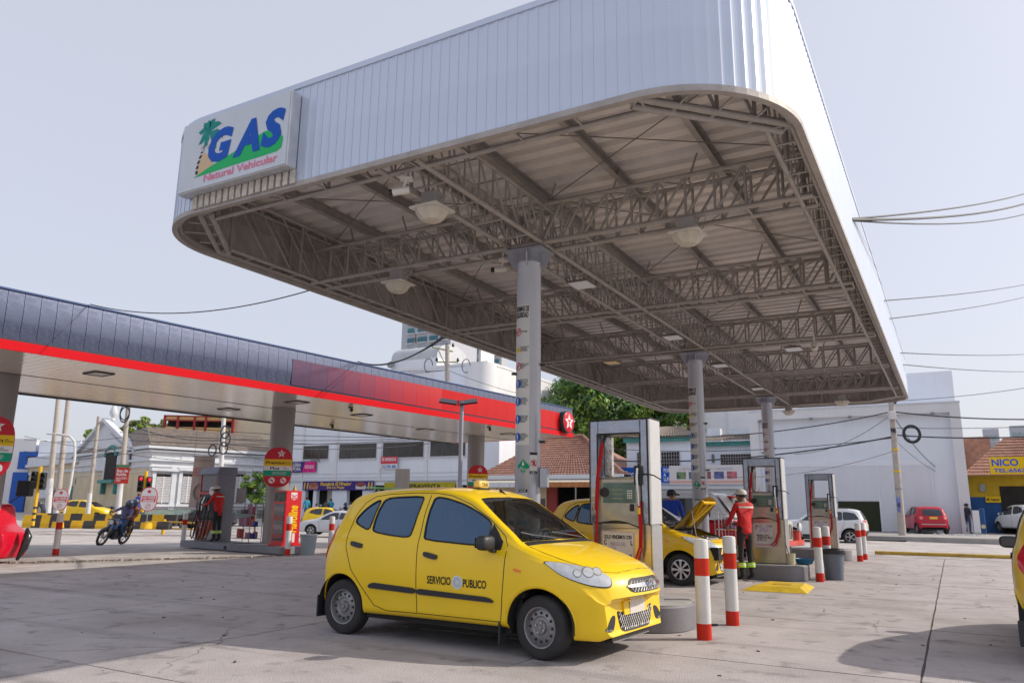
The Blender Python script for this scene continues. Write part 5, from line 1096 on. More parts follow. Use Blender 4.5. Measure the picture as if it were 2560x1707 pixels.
def pump(x, y, label, front_sign, k=1.0):
 t = thing('gas_dispenser', label, 'fuel pump', (x, y, .283), 0, 'natural gas dispensers'); w, d, h = .75, .36, 2.04; m_c = m_cov
 F = (1, 0, 0), (0, 0, 1)
 MB().bx(-w / 2 + .02, w / 2 - .012, -d / 2 + .012, d / 2 - .012, 0, .86).build('lower_cabinet', m_ss, t, bevel=.012)
 MB().bx(-w / 2 + .05, w / 2 - .13, -d / 2 - .002, -d / 2 + .02, .06, .80).build('service_door', m_ss, t, bevel=.006)
 MB().bx(-w / 2 + .09, w / 2 - .10, -d / 2 + .03, d / 2 - .03, .86, 1.36).build('meter_head', mat('head_tan', (.42, .34, .20), .4, .3, var=.2, vs=5), t, bevel=.01)
 # cover: frame with an opening
 cv = mkobj('dust_cover', None, t)
 def wob(s, q): return .006 * sin(q * 9 + s) + .004 * sin(q * 23 + s)
 MB().bx(-w / 2, -w / 2 + .10, -d / 2, d / 2, .86, h).build('left_sleeve', m_c, cv, bevel=.014); MB().bx(w / 2 - .125, w / 2 - .03, -d / 2, d / 2 - .01, .84, h).build('right_sleeve', m_c, cv, bevel=.014)
 MB().bx(-w / 2 + .10, w / 2 - .125, -d / 2, d / 2, h - .165, h).build('top_sleeve', m_c, cv, bevel=.012); MB().bx(w / 2 - .03, w / 2, -d / 2 - .004, d / 2, .84, h + .004).build('side_flap', m_cov_sunlit, cv, bevel=.01)
 MB().bx(w / 2 - .012, w / 2 - .001, -d / 2 + .01, d / 2 - .02, 0, .84).build('side_panel', brushed('stainless_sunlit', (.60, .60, .60)), t)  # paler copy of the cabinet steel, its sunlit look is in the colour
 for a, b in (((-w / 2, -d / 2 - .004, .86), (-w / 2, -d / 2 - .004, h)), ((w / 2 - .03, -d / 2 - .006, .84), (w / 2 - .03, -d / 2 - .006, h + .004)), ((-w / 2, -d / 2 - .004, h), (w / 2, -d / 2 - .006, h + .004)), ((w / 2, -d / 2 - .006, h + .004), (w / 2, d / 2, h + .004)), ((-w / 2 + .10, -d / 2 - .003, 1.37), (-w / 2 + .10, -d / 2 - .003, h - .165)), ((-w / 2 + .10, -d / 2 - .003, h - .165), (w / 2 - .125, -d / 2 - .003, h - .165)), ((w / 2 - .125, -d / 2 - .003, h - .165), (w / 2 - .125, -d / 2 - .003, 1.37)), ((w / 2 - .03, -d / 2 - .006, .84), (w / 2, d / 2, .84))):
  MB().tube(a, b, .008, n=6).build('piping', m_pipe, cv)
 mb = MB(); mb.prism([(-w / 2 + .09, .83), (.0, .875), (w / 2 - .12, .81), (w / 2 - .11, 1.37), (-w / 2 + .09, 1.37)], (0, -d / 2 - .001, 0), *F, .003) if False else mb.prism([(-w / 2 + .09, .85), (-.05, .88), (.08, .86), (w / 2 - .125, .80), (w / 2 - .125, 1.36), (-w / 2 + .10, 1.36)], (0, -d / 2 - .004, 0), *F, .004); mb.build('clear_sheet', m_clear, cv)
 MB().path([(-w / 2 + .09, -d / 2 - .01, .85), (-.05, -d / 2 - .01, .88), (.08, -d / 2 - .01, .86), (w / 2 - .125, -d / 2 - .01, .80)], .007).build('sheet_hem', m_pipe, cv); MB().tube((-w / 2 + .10, -d / 2 - .006, 1.365), (w / 2 - .125, -d / 2 - .006, 1.365), .016, n=8).build('sheet_roll', m_c, cv)
 dp = MB().bx(-.21, .19, -d / 2 - .010, -d / 2 - .0045, 1.08, 1.31).build('display', m_scr, t)
 for zz in (1.12, 1.17, 1.22): MB().bx(-.10, .04, -d / 2 - .013, -d / 2 - .0105, zz, zz + .022).build('readout', mat('lcd', (.16, .22, .16), .2), dp)
 for i in range(3):
  for j in range(4): MB().bx(.09 + i * .022, .105 + i * .022, -d / 2 - .0135, -d / 2 - .0105, 1.13 + j * .026, 1.146 + j * .026).build('key', m_wht, dp)
 MB().lathe([(.055, 0), (.055, .012), (.03, .014), (.0, .014)], 18, c=(-.19, -d / 2 - .010, 1.20), M=Matrix.Rotation(pi / 2, 3, 'X'), cap=False).build('gauge', m_pipe, t)
 MB().bx(.12, .17, -d / 2 - .03, -d / 2 - .005, .99, 1.07).build('valve_handle', m_pipe, t, bevel=.01)
 # nozzles and hoses
 MB().bx(w / 2 - .19, w / 2 - .10, -d / 2 - .05, -d / 2 - .008, 1.28, 1.50).build('nozzle_holder', m_pipe, t, bevel=.012)
 MB().path([(w / 2 - .14, -d / 2 - .06, 1.47), (w / 2 - .145, -d / 2 - .07, 1.36), (w / 2 - .14, -d / 2 - .06, 1.2), (w / 2 - .135, -d / 2 - .055, 1.05)], .016, 8).build('nozzle', m_chr, t, smooth=50)
 MB().path([(w / 2 - .135, -d / 2 - .055, 1.08), (w / 2 - .125, -d / 2 - .05, .8), (w / 2 - .13, -d / 2 - .06, .6), (w / 2 - .19, -d / 2 - .08, .42), (w / 2 - .27, -d / 2 - .08, .36)], .013, 8).build('hose', m_hose, t, smooth=50)
 MB().path([(w / 2 - .12, -d / 2 - .05, 1.1), (w / 2 - .105, -d / 2 - .045, .8), (w / 2 - .11, -d / 2 - .055, .58), (w / 2 - .17, -d / 2 - .08, .38), (w / 2 - .24, -d / 2 - .08, .33)], .011, 8).build('hose', m_hose, t, smooth=50)
 MB().lathe([(.019, 0), (.019, .07)], 10, c=(w / 2 - .131, -d / 2 - .053, .96)).build('hose_sleeve', mat('yellow_tape', (.75, .5, .02), .5), t)
 MB().path([(-.20, -d / 2 - .02, 1.78), (-.21, -d / 2 - .04, 1.62), (-.245, -d / 2 - .05, 1.4), (-.265, -d / 2 - .05, 1.1), (-.285, -d / 2 - .05, .7), (-.29, -d / 2 - .06, .3), (-.28, -d / 2 - .06, .05)], .016, 8).build('hose', m_hose, t, smooth=50)
 MB().path([(-.225, -d / 2 - .02, 1.74), (-.235, -d / 2 - .04, 1.6), (-.27, -d / 2 - .05, 1.35), (-.29, -d / 2 - .05, 1.0)], .012, 8).build('hose', m_hose, t, smooth=50)
 MB().path([(-.19, -d / 2 + .03, 1.87), (-.195, -d / 2, 1.80), (-.20, -d / 2 - .02, 1.74)], .02, 8).build('breakaway', m_pipe, t)
 MB().bx(-.26, -.16, -.05, .06, 1.38, 1.87).build('foil_wrap', mat('foil', (.6, .58, .55), .2, .8, bump=.9, bs=14), t, bevel=.02)
 MB().path([(w / 2 - .11, -d / 2 - .03, 1.40), (w / 2 - .02, -d / 2 - .05, 1.405), (w / 2 + .05, -d / 2 - .03, 1.385), (w / 2 + .12, -d / 2, 1.34)], .008, 6).build('cable', m_bhose, t)
 # paper notice
 n_ = MB().bx(-.235, .165, -d / 2 - .006, -d / 2 - .0025, .30, .765).build('paper_notice', m_paper, t); fy = -d / 2 - .006
 mb = MB()
 for a, b, c, e in ((-.225, .155, .752, .755), (-.225, .155, .31, .313), (-.225, -.222, .31, .755), (.152, .155, .31, .755)): mb.bx(a, b, fy - .0015, fy - .0005, c, e)
 mb.build('notice_border', m_red, n_)
 if front_sign == 1:
  text('SOLO VENDEMOS CON', n_, (-.035, fy, .70), *F, .045, m_black, w=.33, bold=.03); text('C', n_, (-.19, fy, .64), *F, .055, m_black, w=.03, bold=.03); text('L', n_, (.13, fy, .64), *F, .055, m_black, w=.025, bold=.03); text('EL', n_, (.12, fy, .49), *F, .045, m_black, w=.04, bold=.03)
  sh = MB().bx(-.15, .09, fy - .003, fy - .001, .40, .665).build('loose_sheet', mat('paper_lilac', (.60, .58, .62), .6), n_); text('PRECIO DEL\nGAS\nBAJO $\n1350', sh, (-.03, fy - .003, .545), *F, .20, m_inkp, w=.19)
 else:
  text('SOLO      CON\nC              L', n_, (-.035, fy, .69), *F, .085, m_black, w=.32, bold=.02); text('VENDEMOS CON EL\n CILINDRO EN LA MANO\n LEY 1564 - 1.6.3', n_, (-.03, fy, .49), *F, .12, m_black, w=.30, bold=.02); text('POR FAVOR NO INSISTA', n_, (-.035, fy, .355), *F, .028, m_red, w=.31, bold=.02)
  sh = MB().bx(-.15, .08, fy - .003, fy - .001, .56, .72).build('loose_sheet', mat('paper_lilac', (.60, .58, .62), .6), n_); text('GAS\n$ 1350', sh, (-.03, fy - .003, .64), *F, .09, m_inkp, w=.15)
 return t
pump(-3.335, 8.63, 'nearest gas dispenser in a silver cover, its notice reading SOLO VENDEMOS CON', 1); pump(-3.27, 16.18, 'second gas dispenser, right of the attendant in red', 2); pump(-3.25, 23.68, 'farthest gas dispenser, in front of the white crossover', 3)
# clutter on and around the second island
m_bin = mat('bin_grey', (.13, .155, .19), .5); m_bag = mat('bin_bag', (.015, .015, .018), .3, bump=.6, bs=18)
t = thing('waste_bin', 'grey plastic waste bin with black bag behind the second pump bollard', 'bin', (-2.13, 16.55, 0)); MB().lathe([(.16, 0), (.165, .02), (.20, .52), (.215, .53), (.215, .55), (.19, .55), (.185, .5)], 24).build('tub', m_bin, t, smooth=40); MB().lathe([(.222, .49), (.226, .56), (.205, .58), (.19, .50)], 24, cap=False).build('bag', m_bag, t, smooth=40)
for a in (0, pi): MB().box((.22 * cos(a), .22 * sin(a), .50), (.04, .10, .03)).build('handle', m_bin, t)
t = thing('bucket', 'small cream bucket with a brush on the second pump island', 'bucket', (-2.82, 16.0, .283)); MB().lathe([(.07, 0), (.085, .20), (.088, .21), (.08, .21), (.07, .02)], 18).build('pail', mat('cream_plastic', (.62, .58, .40), .5), t, smooth=40); MB().tube((0, 0, .05), (-.10, .02, .42), .008).build('brush_handle', m_plast, t)
t = thing('basin', 'blue plastic basin on the second pump island', 'basin', (-2.62, 16.25, .283)); MB().lathe([(.11, 0), (.15, .02), (.18, .10), (.19, .11), (.17, .11), (.13, .03)], 20).build('bowl', mat('blue_plastic', (.015, .13, .26), .4), t, smooth=40); MB().bx(-.12, .12, -.04, .04, .03, .10).build('rag', m_bag, t, bevel=.02)
t = thing('speed_hump', 'yellow painted concrete hump with a cover in the middle', 'hump', (-2.66, 14.1, 0)); mb = MB(); q = [(-.52, -.72), (.50, -.62), (.42, .66), (-.40, .70)]; mb.add([(x, y, .003) for x, y in q] + [(x * .72, y * .72, .075) for x, y in q], [(4, 5, 6, 7)] + [(i, (i + 1) % 4, 4 + (i + 1) % 4, 4 + i) for i in range(4)]); mb.build('hump', mat('yellow_paint', (.62, .42, .01), .6, var=.2, vs=6, dirt=.35, dirtcol=(.3, .2, .03)), t); MB().bx(-.14, .16, -.12, .20, .074, .082).build('cover', mat('yellow_paint_dark', (.50, .33, .01), .6, dirt=.4), t)
t = thing('parking_bar', 'long yellow pipe lying across the exit on the right', 'pipe', (-.3, 27.0, 0)); MB().tube((-1.95, -.05, .06), (1.9, .12, .06), .055, n=12).build('pipe', mat('pipe_yellow', (.55, .36, .06), .6, var=.25, vs=5, dirt=.4), t, smooth=40)
for i in range(6): MB().box((-1.8 + i * .72, .30, .02), (.10, .08, .05)).build('stud', m_fastener, t)
t = thing('pipe_offcut', 'short dark stub lying by the second nearest bollard', 'debris', (-2.52, 9.16, .006), .5); MB().tube((-.06, 0, .012), (.06, 0, .012), .012).build('stub', m_fastener, t)
# trolley rack behind the raised hood, jeep nose
def rack(x, y, z, rz, w, d, h, label, items, grp=None, pm=None):
 t = thing('wire_rack', label, 'rack', (x, y, z), rz, grp); m = pm or m_chr
 for a in (-w / 2, w / 2):
  for b in (-d / 2, d / 2): MB().tube((a, b, 0), (a, b, h), .012).build('post', m, t)
 n = int(w / .07); mb = MB()
 for i in range(n + 1):
  xx = -w / 2 + w * i / n
  for b in (-d / 2, d / 2): mb.tube((xx, b, .1), (xx, b, h), .003, n=4, cap=False)
 for i in range(int(h / .1)):
  for b in (-d / 2, d / 2): mb.tube((-w / 2, b, .1 + i * .1), (w / 2, b, .1 + i * .1), .003, n=4, cap=False)
 stuff(mb.build('wire_mesh', m, t))
 for zz in (.12, h * .4, h * .7): MB().bx(-w / 2, w / 2, -d / 2, d / 2, zz, zz + .015).build('shelf', m, t)
 r = random.Random(int(x * 10))
 for k in range(items):
  s = r.uniform(.08, .16); hh = r.uniform(.12, .28); c = r.choice([(.5, .05, .05), (.05, .1, .4), (.65, .45, .05), (.1, .1, .1), (.55, .55, .5), (.5, .2, .35)])
  MB().box((r.uniform(-w / 2 + .1, w / 2 - .1), r.uniform(-d / 4, d / 4), r.choice([.135, h * .4 + .015, h * .7 + .015]) + hh / 2), (s, s, hh)).build('packet', mat('packet_%d' % (k % 6), c, .5), t, bevel=.01)
rack(-4.15, 17.35, 0, .1, .85, .5, 1.25, 'wire trolley with goods behind the attendant in red', 9)
t = thing('jeep', 'white jeep with red nose between the second and third pumps', 'jeep', (-5.05, 21.2, 0), radians(-8)); jw = paint('jeep_white', (.62, .60, .54)); jr = paint('jeep_red', (.62, .05, .03))
MB().bx(-1.9, .2, -.72, .72, .5, 1.05).build('tub', jw, t, bevel=.04); MB().bx(.2, 1.25, -.50, .50, .5, 1.05).build('hood', jw, t, bevel=.06); MB().bx(1.25, 1.29, -.52, .52, .45, 1.02).build('grille', jw, t, bevel=.02)
for s_ in (1, -1):
 MB().bx(.45, 1.40, s_ * .52 if s_ > 0 else -.80, .80 if s_ > 0 else -.52, .72, .80).build('fender', jr, t, bevel=.03); MB().bx(1.0, 1.42, s_ * .52 if s_ > 0 else -.78, .78 if s_ > 0 else -.52, .42, .78).build('fender_front', jr, t, bevel=.05)
 MB().lathe([(.11, 0), (.11, .05), (.09, .06), (0, .07)], 18, c=(1.40, s_ * .62, .88), M=My, cap=False).build('headlamp', m_refl, t, smooth=40); MB().lathe([(.125, 0), (.125, .03)], 18, c=(1.40, s_ * .62, .88), M=My).build('lamp_rim', m_chr, t)
 wheel(t, .82, s_ * .66, .33, .2, s_); wheel(t, -1.3, s_ * .66, .33, .2, s_)
MB().bx(1.42, 1.50, -.75, .75, .42, .56).build('bumper', jr, t, bevel=.02); MB().bx(.15, .2, -.70, .70, 1.05, 1.6).build('windscreen_frame', jw, t); MB().bx(.14, .21, -.62, .62, 1.12, 1.55).build('windscreen', g_dark, t); MB().bx(-1.9, .2, -.74, .74, 1.60, 1.66).build('roof', jr, t, bevel=.03)
for i in range(7): MB().bx(1.291, 1.297, -.36 + i * .12 - .025, -.36 + i * .12 + .025, .58, .95).build('grille_slot', m_gsk, t)
# red pick-up behind the middle column
t = thing('red_van', 'red and white minivan with raised rear window behind the attendant in red', 'van', (-6.1, 20.4, 0), radians(-4)); MB().bx(-1.6, 1.5, -.75, .75, .35, 1.05).build('body', p_redc, t, bevel=.08); mb = MB(); mb.add([(-1.5, y_, 1.05) for y_ in (-.72, .72)] + [(1.35, y_, 1.05) for y_ in (-.72, .72)] + [(-1.35, y_, 1.72) for y_ in (-.62, .62)] + [(.85, y_, 1.72) for y_ in (-.62, .62)], [(0, 1, 5, 4), (2, 6, 7, 3), (0, 4, 6, 2), (1, 3, 7, 5), (4, 5, 7, 6)]); mb.build('cabin', p_white, t, bevel=.06); mb = MB(); mb.add([(1.36, -.6, 1.1), (1.36, .6, 1.1), (.92, .54, 1.66), (.92, -.54, 1.66)], [(0, 1, 2, 3)]); o = mb.build('windscreen', mat('pale_glass', (.55, .56, .58), .1), t); o.location = (.03, 0, .02)
for s_ in (1, -1):
 wheel(t, 1.0, s_ * .66, .29, .17, s_); wheel(t, -1.1, s_ * .66, .29, .17, s_); MB().bx(-1.2, .8, s_ * .70 - .012, s_ * .70 + .012, 1.12, 1.58).build('side_window', g_dark, t)
# ------------------------------------------------------------------ left station island
TI = radians(-9)
m_li = mat('left_island', (.21, .215, .25), .5, var=.12, vs=3, dirt=.2)
isl = thing('pump_island', 'long grey kerbed island with the fuel pump and oil cabinet', 'island', (-18.0, 16.15, 0), TI); MB().prism(rounded(-2.75, 2.45, -.50, .50, .08, .10, 3), (0, 0, 0), (1, 0, 0), (0, 1, 0), .20).build('kerb', m_li, isl, bevel=.01); MB().lathe([(.05, 0), (.05, .02)], 12, c=(-.2, -.51, .08), M=Matrix.Rotation(pi / 2, 3, 'X')).build('drain_hole', m_dark, isl)
def IL(u, v, z=.2): c_, s_ = cos(TI), sin(TI); return (-18.0 + u * c_ - v * s_, 16.15 + u * s_ + v * c_, z)
m_tarp = mat('blue_grey_tarp', (.16, .175, .235), .35, bump=.6, bs=5, var=.15, vs=3); m_pred = mat('pump_red', (.45, .03, .03), .4); m_pgr = mat('pump_grey', (.17, .18, .21), .45); m_por = mat('pump_orange', (.48, .06, .02), .4)
pt = thing('fuel_pump', 'multi hose fuel pump under a blue grey tarpaulin hood', 'fuel pump', IL(-1.75, .0), TI)
MB().bx(-.50, .50, -.30, .30, 0, .62).build('lower_cabinet', m_pgr, pt, bevel=.01); pl_ = MB().bx(-.46, .46, -.306, -.298, .04, .60).build('lower_panel', m_por, pt); mb = MB(); mb.prism([(-.02, .06), (.44, .06), (.44, .36)], (0, -.3065, 0), (1, 0, 0), (0, 0, 1), .002); mb.build('grey_wedge', mat('wedge_grey', (.45, .45, .48), .4), pl_)
mb = MB(); mb.lathe([(.085, 0), (.085, .004)], 20, c=(-.22, -.307, .46), M=Matrix.Rotation(pi / 2, 3, 'X')); s1 = mb.build('brand_roundel', m_wht, pt); mb = MB(); star(mb, (-.22, -.3125, .46), (1, 0, 0), (0, 0, 1), .07, .03, .002); mb.build('star', m_starr, s1)
for a in (-.47, .47): MB().bx(a - .03, a + .03, -.28, -.22, .62, 2.05).build('post', m_pred, pt); MB().bx(a - .03, a + .03, .22, .28, .62, 2.05).build('post', m_pred, pt)
MB().bx(-.44, .44, -.26, .26, .62, 1.42).build('hose_housing', m_plast, pt, bevel=.02); MB().bx(-.44, .44, -.285, -.262, 1.38, 1.46).build('red_rail', m_pred, pt); MB().bx(-.42, .42, -.27, .25, 1.46, 2.0).build('display_hood', mat('pleated_plastic', (.13, .13, .15), .3, bump=.8, bs=8), pt, bevel=.02); MB().bx(.50, .515, -.30, .30, .0, 2.0).build('side_tarp', m_tarp, pt)
MB().lathe([(.13, 0), (.13, .02)], 24, c=(.30, -.33, 1.48), M=Matrix.Rotation(pi / 2, 3, 'X')).build('round_disc', m_wht, pt, smooth=40)
mb = MB(); mb.add([(-.54, -.36, 1.97), (.54, -.36, 1.97), (.54, .34, 1.97), (-.54, .34, 1.97), (-.50, -.26, 2.20), (.53, -.26, 2.20), (.53, .33, 2.20), (-.50, .33, 2.20)], [(0, 1, 5, 4), (1, 2, 6, 5), (2, 3, 7, 6), (3, 0, 4, 7), (4, 5, 6, 7), (3, 2, 1, 0)]); mb.build('hood_tarp', m_tarp, pt, bevel=.015)
for i, xx in enumerate((-.30, -.12, .10, .28)):
 MB().path([(xx, -.30, 1.30), (xx - .02, -.36, 1.12), (xx - .03, -.35, .9)], .028, 8).build('nozzle', [m_rim, m_chr, m_plast, m_rim][i], pt, smooth=50); MB().path([(xx - .03, -.34, .92), (xx - .06, -.40, .5), (xx - .10, -.42, .12), (xx + .05, -.43, .05), (xx + .16, -.42, .22), (xx + .2, -.36, .7)], .017, 6).build('hose', m_bhose, pt, smooth=50)
MB().path([(-.46, -.3, .95), (-.60, -.36, .5), (-.62, -.38, .15), (-.52, -.38, .06), (-.44, -.36, .2), (-.42, -.32, .6)], .018, 6).build('hose', m_bhose, pt, smooth=50); MB().bx(-.62, -.46, -.30, -.05, .75, 1.15).build('glove_box', m_plast, pt, bevel=.03)
rack(*IL(-.15, .10), TI, .95, .40, 1.15, 'wire rack of oil packets between the pump and the round column', 12, pm=m_rim)
t = thing('placard', 'grey placard standing on the wire rack beside the column', 'sign', IL(-.35, .0, 1.34), TI); MB().bx(-.28, .22, -.02, .0, 0, .42).build('board', mat('placard_grey', (.22, .20, .20), .6), t)
oc = thing('oil_cabinet', 'red glass fronted oil cabinet with yellow upright lettering', 'cabinet', IL(1.95, -.05), TI); m_cab = mat('cabinet_red', (.60, .012, .02), .3)
MB().bx(-.28, .28, -.24, .28, .06, 1.48).build('case', m_cab, oc, bevel=.015); MB().bx(-.32, .32, -.30, .32, 0, .07).build('plinth', m_cab, oc, bevel=.01); MB().bx(-.22, .24, -.247, -.241, .14, 1.12).build('glass_door', g_dark, oc); MB().bx(-.25, .25, -.246, -.2405, 1.18, 1.44).build('header_panel', mat('header_print', (.10, .12, .10), .3, var=.6, vs=8), oc)
for k in range(4): MB().bx(-.20, .22, -.252, -.2475, .20 + k * .24, .33 + k * .24).build('shelf_goods', mat('goods_%d' % (k % 2), ((.30, .05, .05), (.28, .22, .22))[k % 2], .4, var=.5, vs=12), oc)
text('Havoline', oc, (.28, .02, .72), (0, 0, 1), (0, -1, 0), .30, mat('lettering_yellow', (.85, .55, .01), .4), w=.72, bold=.03, shear=.2, lift=.004); mb = MB(); mb.prism([(-.10, .11), (.10, .11), (.10, -.04), (0, -.10), (-.10, -.04)], (.2815, .02, 1.32), (0, 1, 0), (0, 0, 1), .002); ch = mb.build('chevron_badge', m_wht, oc); mb = MB(); [mb.prism([(-.08, .05 - q), (0, .005 - q), (.08, .05 - q), (.08, .02 - q), (0, -.03 - q), (-.08, .02 - q)], (.284, .02, 1.33), (0, 1, 0), (0, 0, 1), .002) for q in (0, .06)]; stuff(mb.build('chevron', m_cab, ch))
for a in (-.06, .06): MB().bx(.2805, .283, .02 + a - .04, .02 + a + .04, .10, .34).build('white_stripe', m_wht, oc)
t = thing('pylon_cone', 'small amber cone on top of the red oil cabinet', 'cone', (IL(2.12, .05)[0], IL(2.12, .05)[1], 1.685)); MB().lathe([(.07, 0), (.06, .015), (.0, .17)], 12, cap=False).build('cone', mat('cone_amber', (.45, .30, .03), .5), t)
t = thing('waste_bin', 'pale grey bucket bin at the end of the left island', 'bin', (-15.02, 15.62, 0)); MB().lathe([(.17, 0), (.22, .50), (.235, .51), (.235, .54), (.20, .54), (.19, .4)], 24).build('tub', mat('bin_pale', (.27, .31, .34), .5), t, smooth=40)
bollard(-15.42, 15.28, 'red and white bollard in front of the red oil cabinet'); bollard(-14.85, 16.3, 'red and white bollard between the oil cabinet and the front taxi'); bollard(-21.35, 16.65, 'red and white bollard left of the left fuel pump'); bollard(-19.6, 11.6, 'red and white bollard half hidden behind the red tarpaulin cover')
# red tarpaulin at the left edge
t = thing('covered_pump', 'low fuel pump wrapped in glossy red tarpaulin at the left edge', 'pump cover', (-18.66, 9.43, 0), .5); m_rt = mat('red_tarpaulin', (.58, .008, .03), .22, coat=.3, bump=.5, bs=4, var=.1, vs=3)
mb = MB(); mb.prism([(-1.4, .10), (.66, .08), (.74, .35), (.70, .62), (.40, .80), (.30, 1.18), (.16, 1.27), (-.2, 1.20), (-1.4, 1.0)], (0, .45, 0), (1, 0, 0), (0, 0, 1), .95); mb.build('tarpaulin', m_rt, t, smooth=40, bevel=.07, bseg=3); MB().path([(.34, -.50, 1.20), (.12, -.52, 1.27), (-.2, -.52, 1.21), (-1.3, -.52, 1.02)], .03, 6).build('grey_hem', m_rim, t)
MB().path([(.84, -.1, .05), (.93, -.05, .3), (.95, 0, .55), (.88, .05, .72)], .07, 8, rs=[.03, .08, .09, .03]).build('black_flap', mat('black_vinyl', (.02, .02, .022), .2, bump=.4, bs=6), t, smooth=50); MB().lathe([(.09, 0), (.09, .02)], 14, c=(.10, -.53, .52), M=Matrix.Rotation(pi / 2, 3, 'X')).build('vent_hole', m_dark, t); MB().path([(.12, -.52, .42), (.10, -.53, .2), (.12, -.47, .06)], .02).build('strap', m_dark, t)
t = thing('rope_coil', 'frayed rope and rags on the ground by the red tarpaulin', 'rope', (-18.0, 9.0, 0)); r = random.Random(3); MB().path([(r.uniform(-.45, .45), r.uniform(-.15, .15), .03 + r.uniform(0, .05)) for _ in range(26)], .022, 5).build('rope', mat('rope', (.22, .17, .12), .9), t)
t = thing('fuel_dispenser', 'red fuel dispenser behind the left edge column', 'fuel pump', (-20.1, 9.9, 0), .3); MB().bx(-.35, .35, -.28, .28, 0, 1.55).build('cabinet', m_cab, t, bevel=.02); MB().bx(-.30, .30, -.29, -.281, .95, 1.45).build('fascia', m_wht, t)
t = thing('card_terminal', 'black box terminal on a bracket left of the traffic light', 'terminal', (-19.05, 10.35, 1.42), .6); MB().bx(-.16, .16, -.1, .1, 0, .36).build('box', m_plast, t, bevel=.02); MB().path([(-.1, 0, 0), (-.25, 0, -.1), (-.4, 0, -.3)], .012).build('bracket', m_plast, t)
# crumbling joint between the two forecourts, scattered grit
t = thing('crumbled_joint', 'crumbling dirt filled joint between the two forecourts', 'joint', (-16.2, 11.5, 0)); r = random.Random(12); mb = MB()
for i in range(420):
 f = r.random(); x = lerp(-17.9, -15.0, f) + r.gauss(0, .035) + .05 * sin(f * 40); y = lerp(9.6, 15.2, f) + r.gauss(0, .02); s = r.uniform(.01, .035) * (1.6 if r.random() < .1 else 1); mb.box((x + 16.2, y - 11.5, s * .3 - .004), (s * 1.7, s, s), M=Matrix.Rotation(r.uniform(0, 3), 3, 'Z'))
stuff(mb.build('grit', mat('grit_dirt', (.24, .20, .16), .95), t))
t = thing('ground_litter', 'scattered pebbles, leaves and grit on the forecourt', 'litter', (-4, 6, 0)); mb = MB()
for i in range(160):
 x, y = r.uniform(-14, 3), r.uniform(3.2, 24); s = r.uniform(.006, .02); mb.box((x + 4, y - 6, .003 + s * .2), (s * 2, s, s * .5), M=Matrix.Rotation(r.uniform(0, 3), 3, 'Z'))
stuff(mb.build('grit', mat('litter_brown', (.13, .10, .08), .9), t))
# ------------------------------------------------------------------ streets and buildings
def ray(px, py): return _F + _R2 * ((px - 1280) / 1909.7) - _U2 * ((py - 853.5) / 1909.7)
def onY(px, py, Y): d = ray(px, py); t = Y / d.y; return d.x * t, H + d.z * t
def onPl(px, py, o, ex):
 d = ray(px, py); n = Vector((-ex[1], ex[0], 0)); t = Vector((o[0], o[1], 0)).dot(n) / d.dot(n); p = d * t; return (p.x - o[0]) * ex[0] + (p.y - o[1]) * ex[1], H + p.z
m_ww = mat('white_wall', (.70, .70, .72), .8, var=.07, vs=.4, streak=.12, dirtcol=(.42, .41, .40)); m_ww2 = mat('white_wall_cool', (.74, .78, .85), .8, var=.06, vs=.3, streak=.10, dirtcol=(.40, .40, .41)); m_wp = mat('white_panel', (.78, .80, .86), .6, var=.04, vs=1)
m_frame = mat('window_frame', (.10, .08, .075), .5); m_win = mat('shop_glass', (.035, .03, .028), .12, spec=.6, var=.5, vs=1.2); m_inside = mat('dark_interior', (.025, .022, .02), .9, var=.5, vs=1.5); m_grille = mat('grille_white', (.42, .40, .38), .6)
m_beige = mat('ochre_wall', (.60, .50, .34), .85, var=.14, vs=.6, streak=.2, dirtcol=(.33, .28, .22)); m_tealp = mat('teal_trim', (.05, .24, .22), .6, var=.3, vs=3); m_stone = mat('moulding', (.62, .65, .69), .75, var=.10, vs=1.2, dirt=.2, dirtcol=(.3, .3, .3))
m_plinth = mat('teal_plinth', (.10, .20, .19), .8, col2=(.26, .28, .26), vs=2.2); m_tile = mat('clay_tile', (.36, .19, .14), .8, var=.35, vs=3, bump=.3, bs=10, dirt=.4, dirtcol=(.16, .11, .10)); m_tileg = mat('grey_tile', (.27, .225, .19), .85, var=.3, vs=2.5, dirt=.35, dirtcol=(.14, .12, .11)); m_tilep = mat('pale_tile', (.36, .31, .26), .85, var=.3, vs=3, dirt=.4, dirtcol=(.18, .15, .14))
def thingw(name, label, cat, loc): return thing(name, label, cat, loc)
def wbx(t, name, m, x0, x1, y0, y1, z0, z1, par=None, bevel=0.):
 L = t.location; return MB().bx(min(x0, x1) - L.x, max(x0, x1) - L.x, min(y0, y1) - L.y, max(y0, y1) - L.y, min(z0, z1) - L.z, max(z0, z1) - L.z).build(name, m, par or t, bevel=bevel)
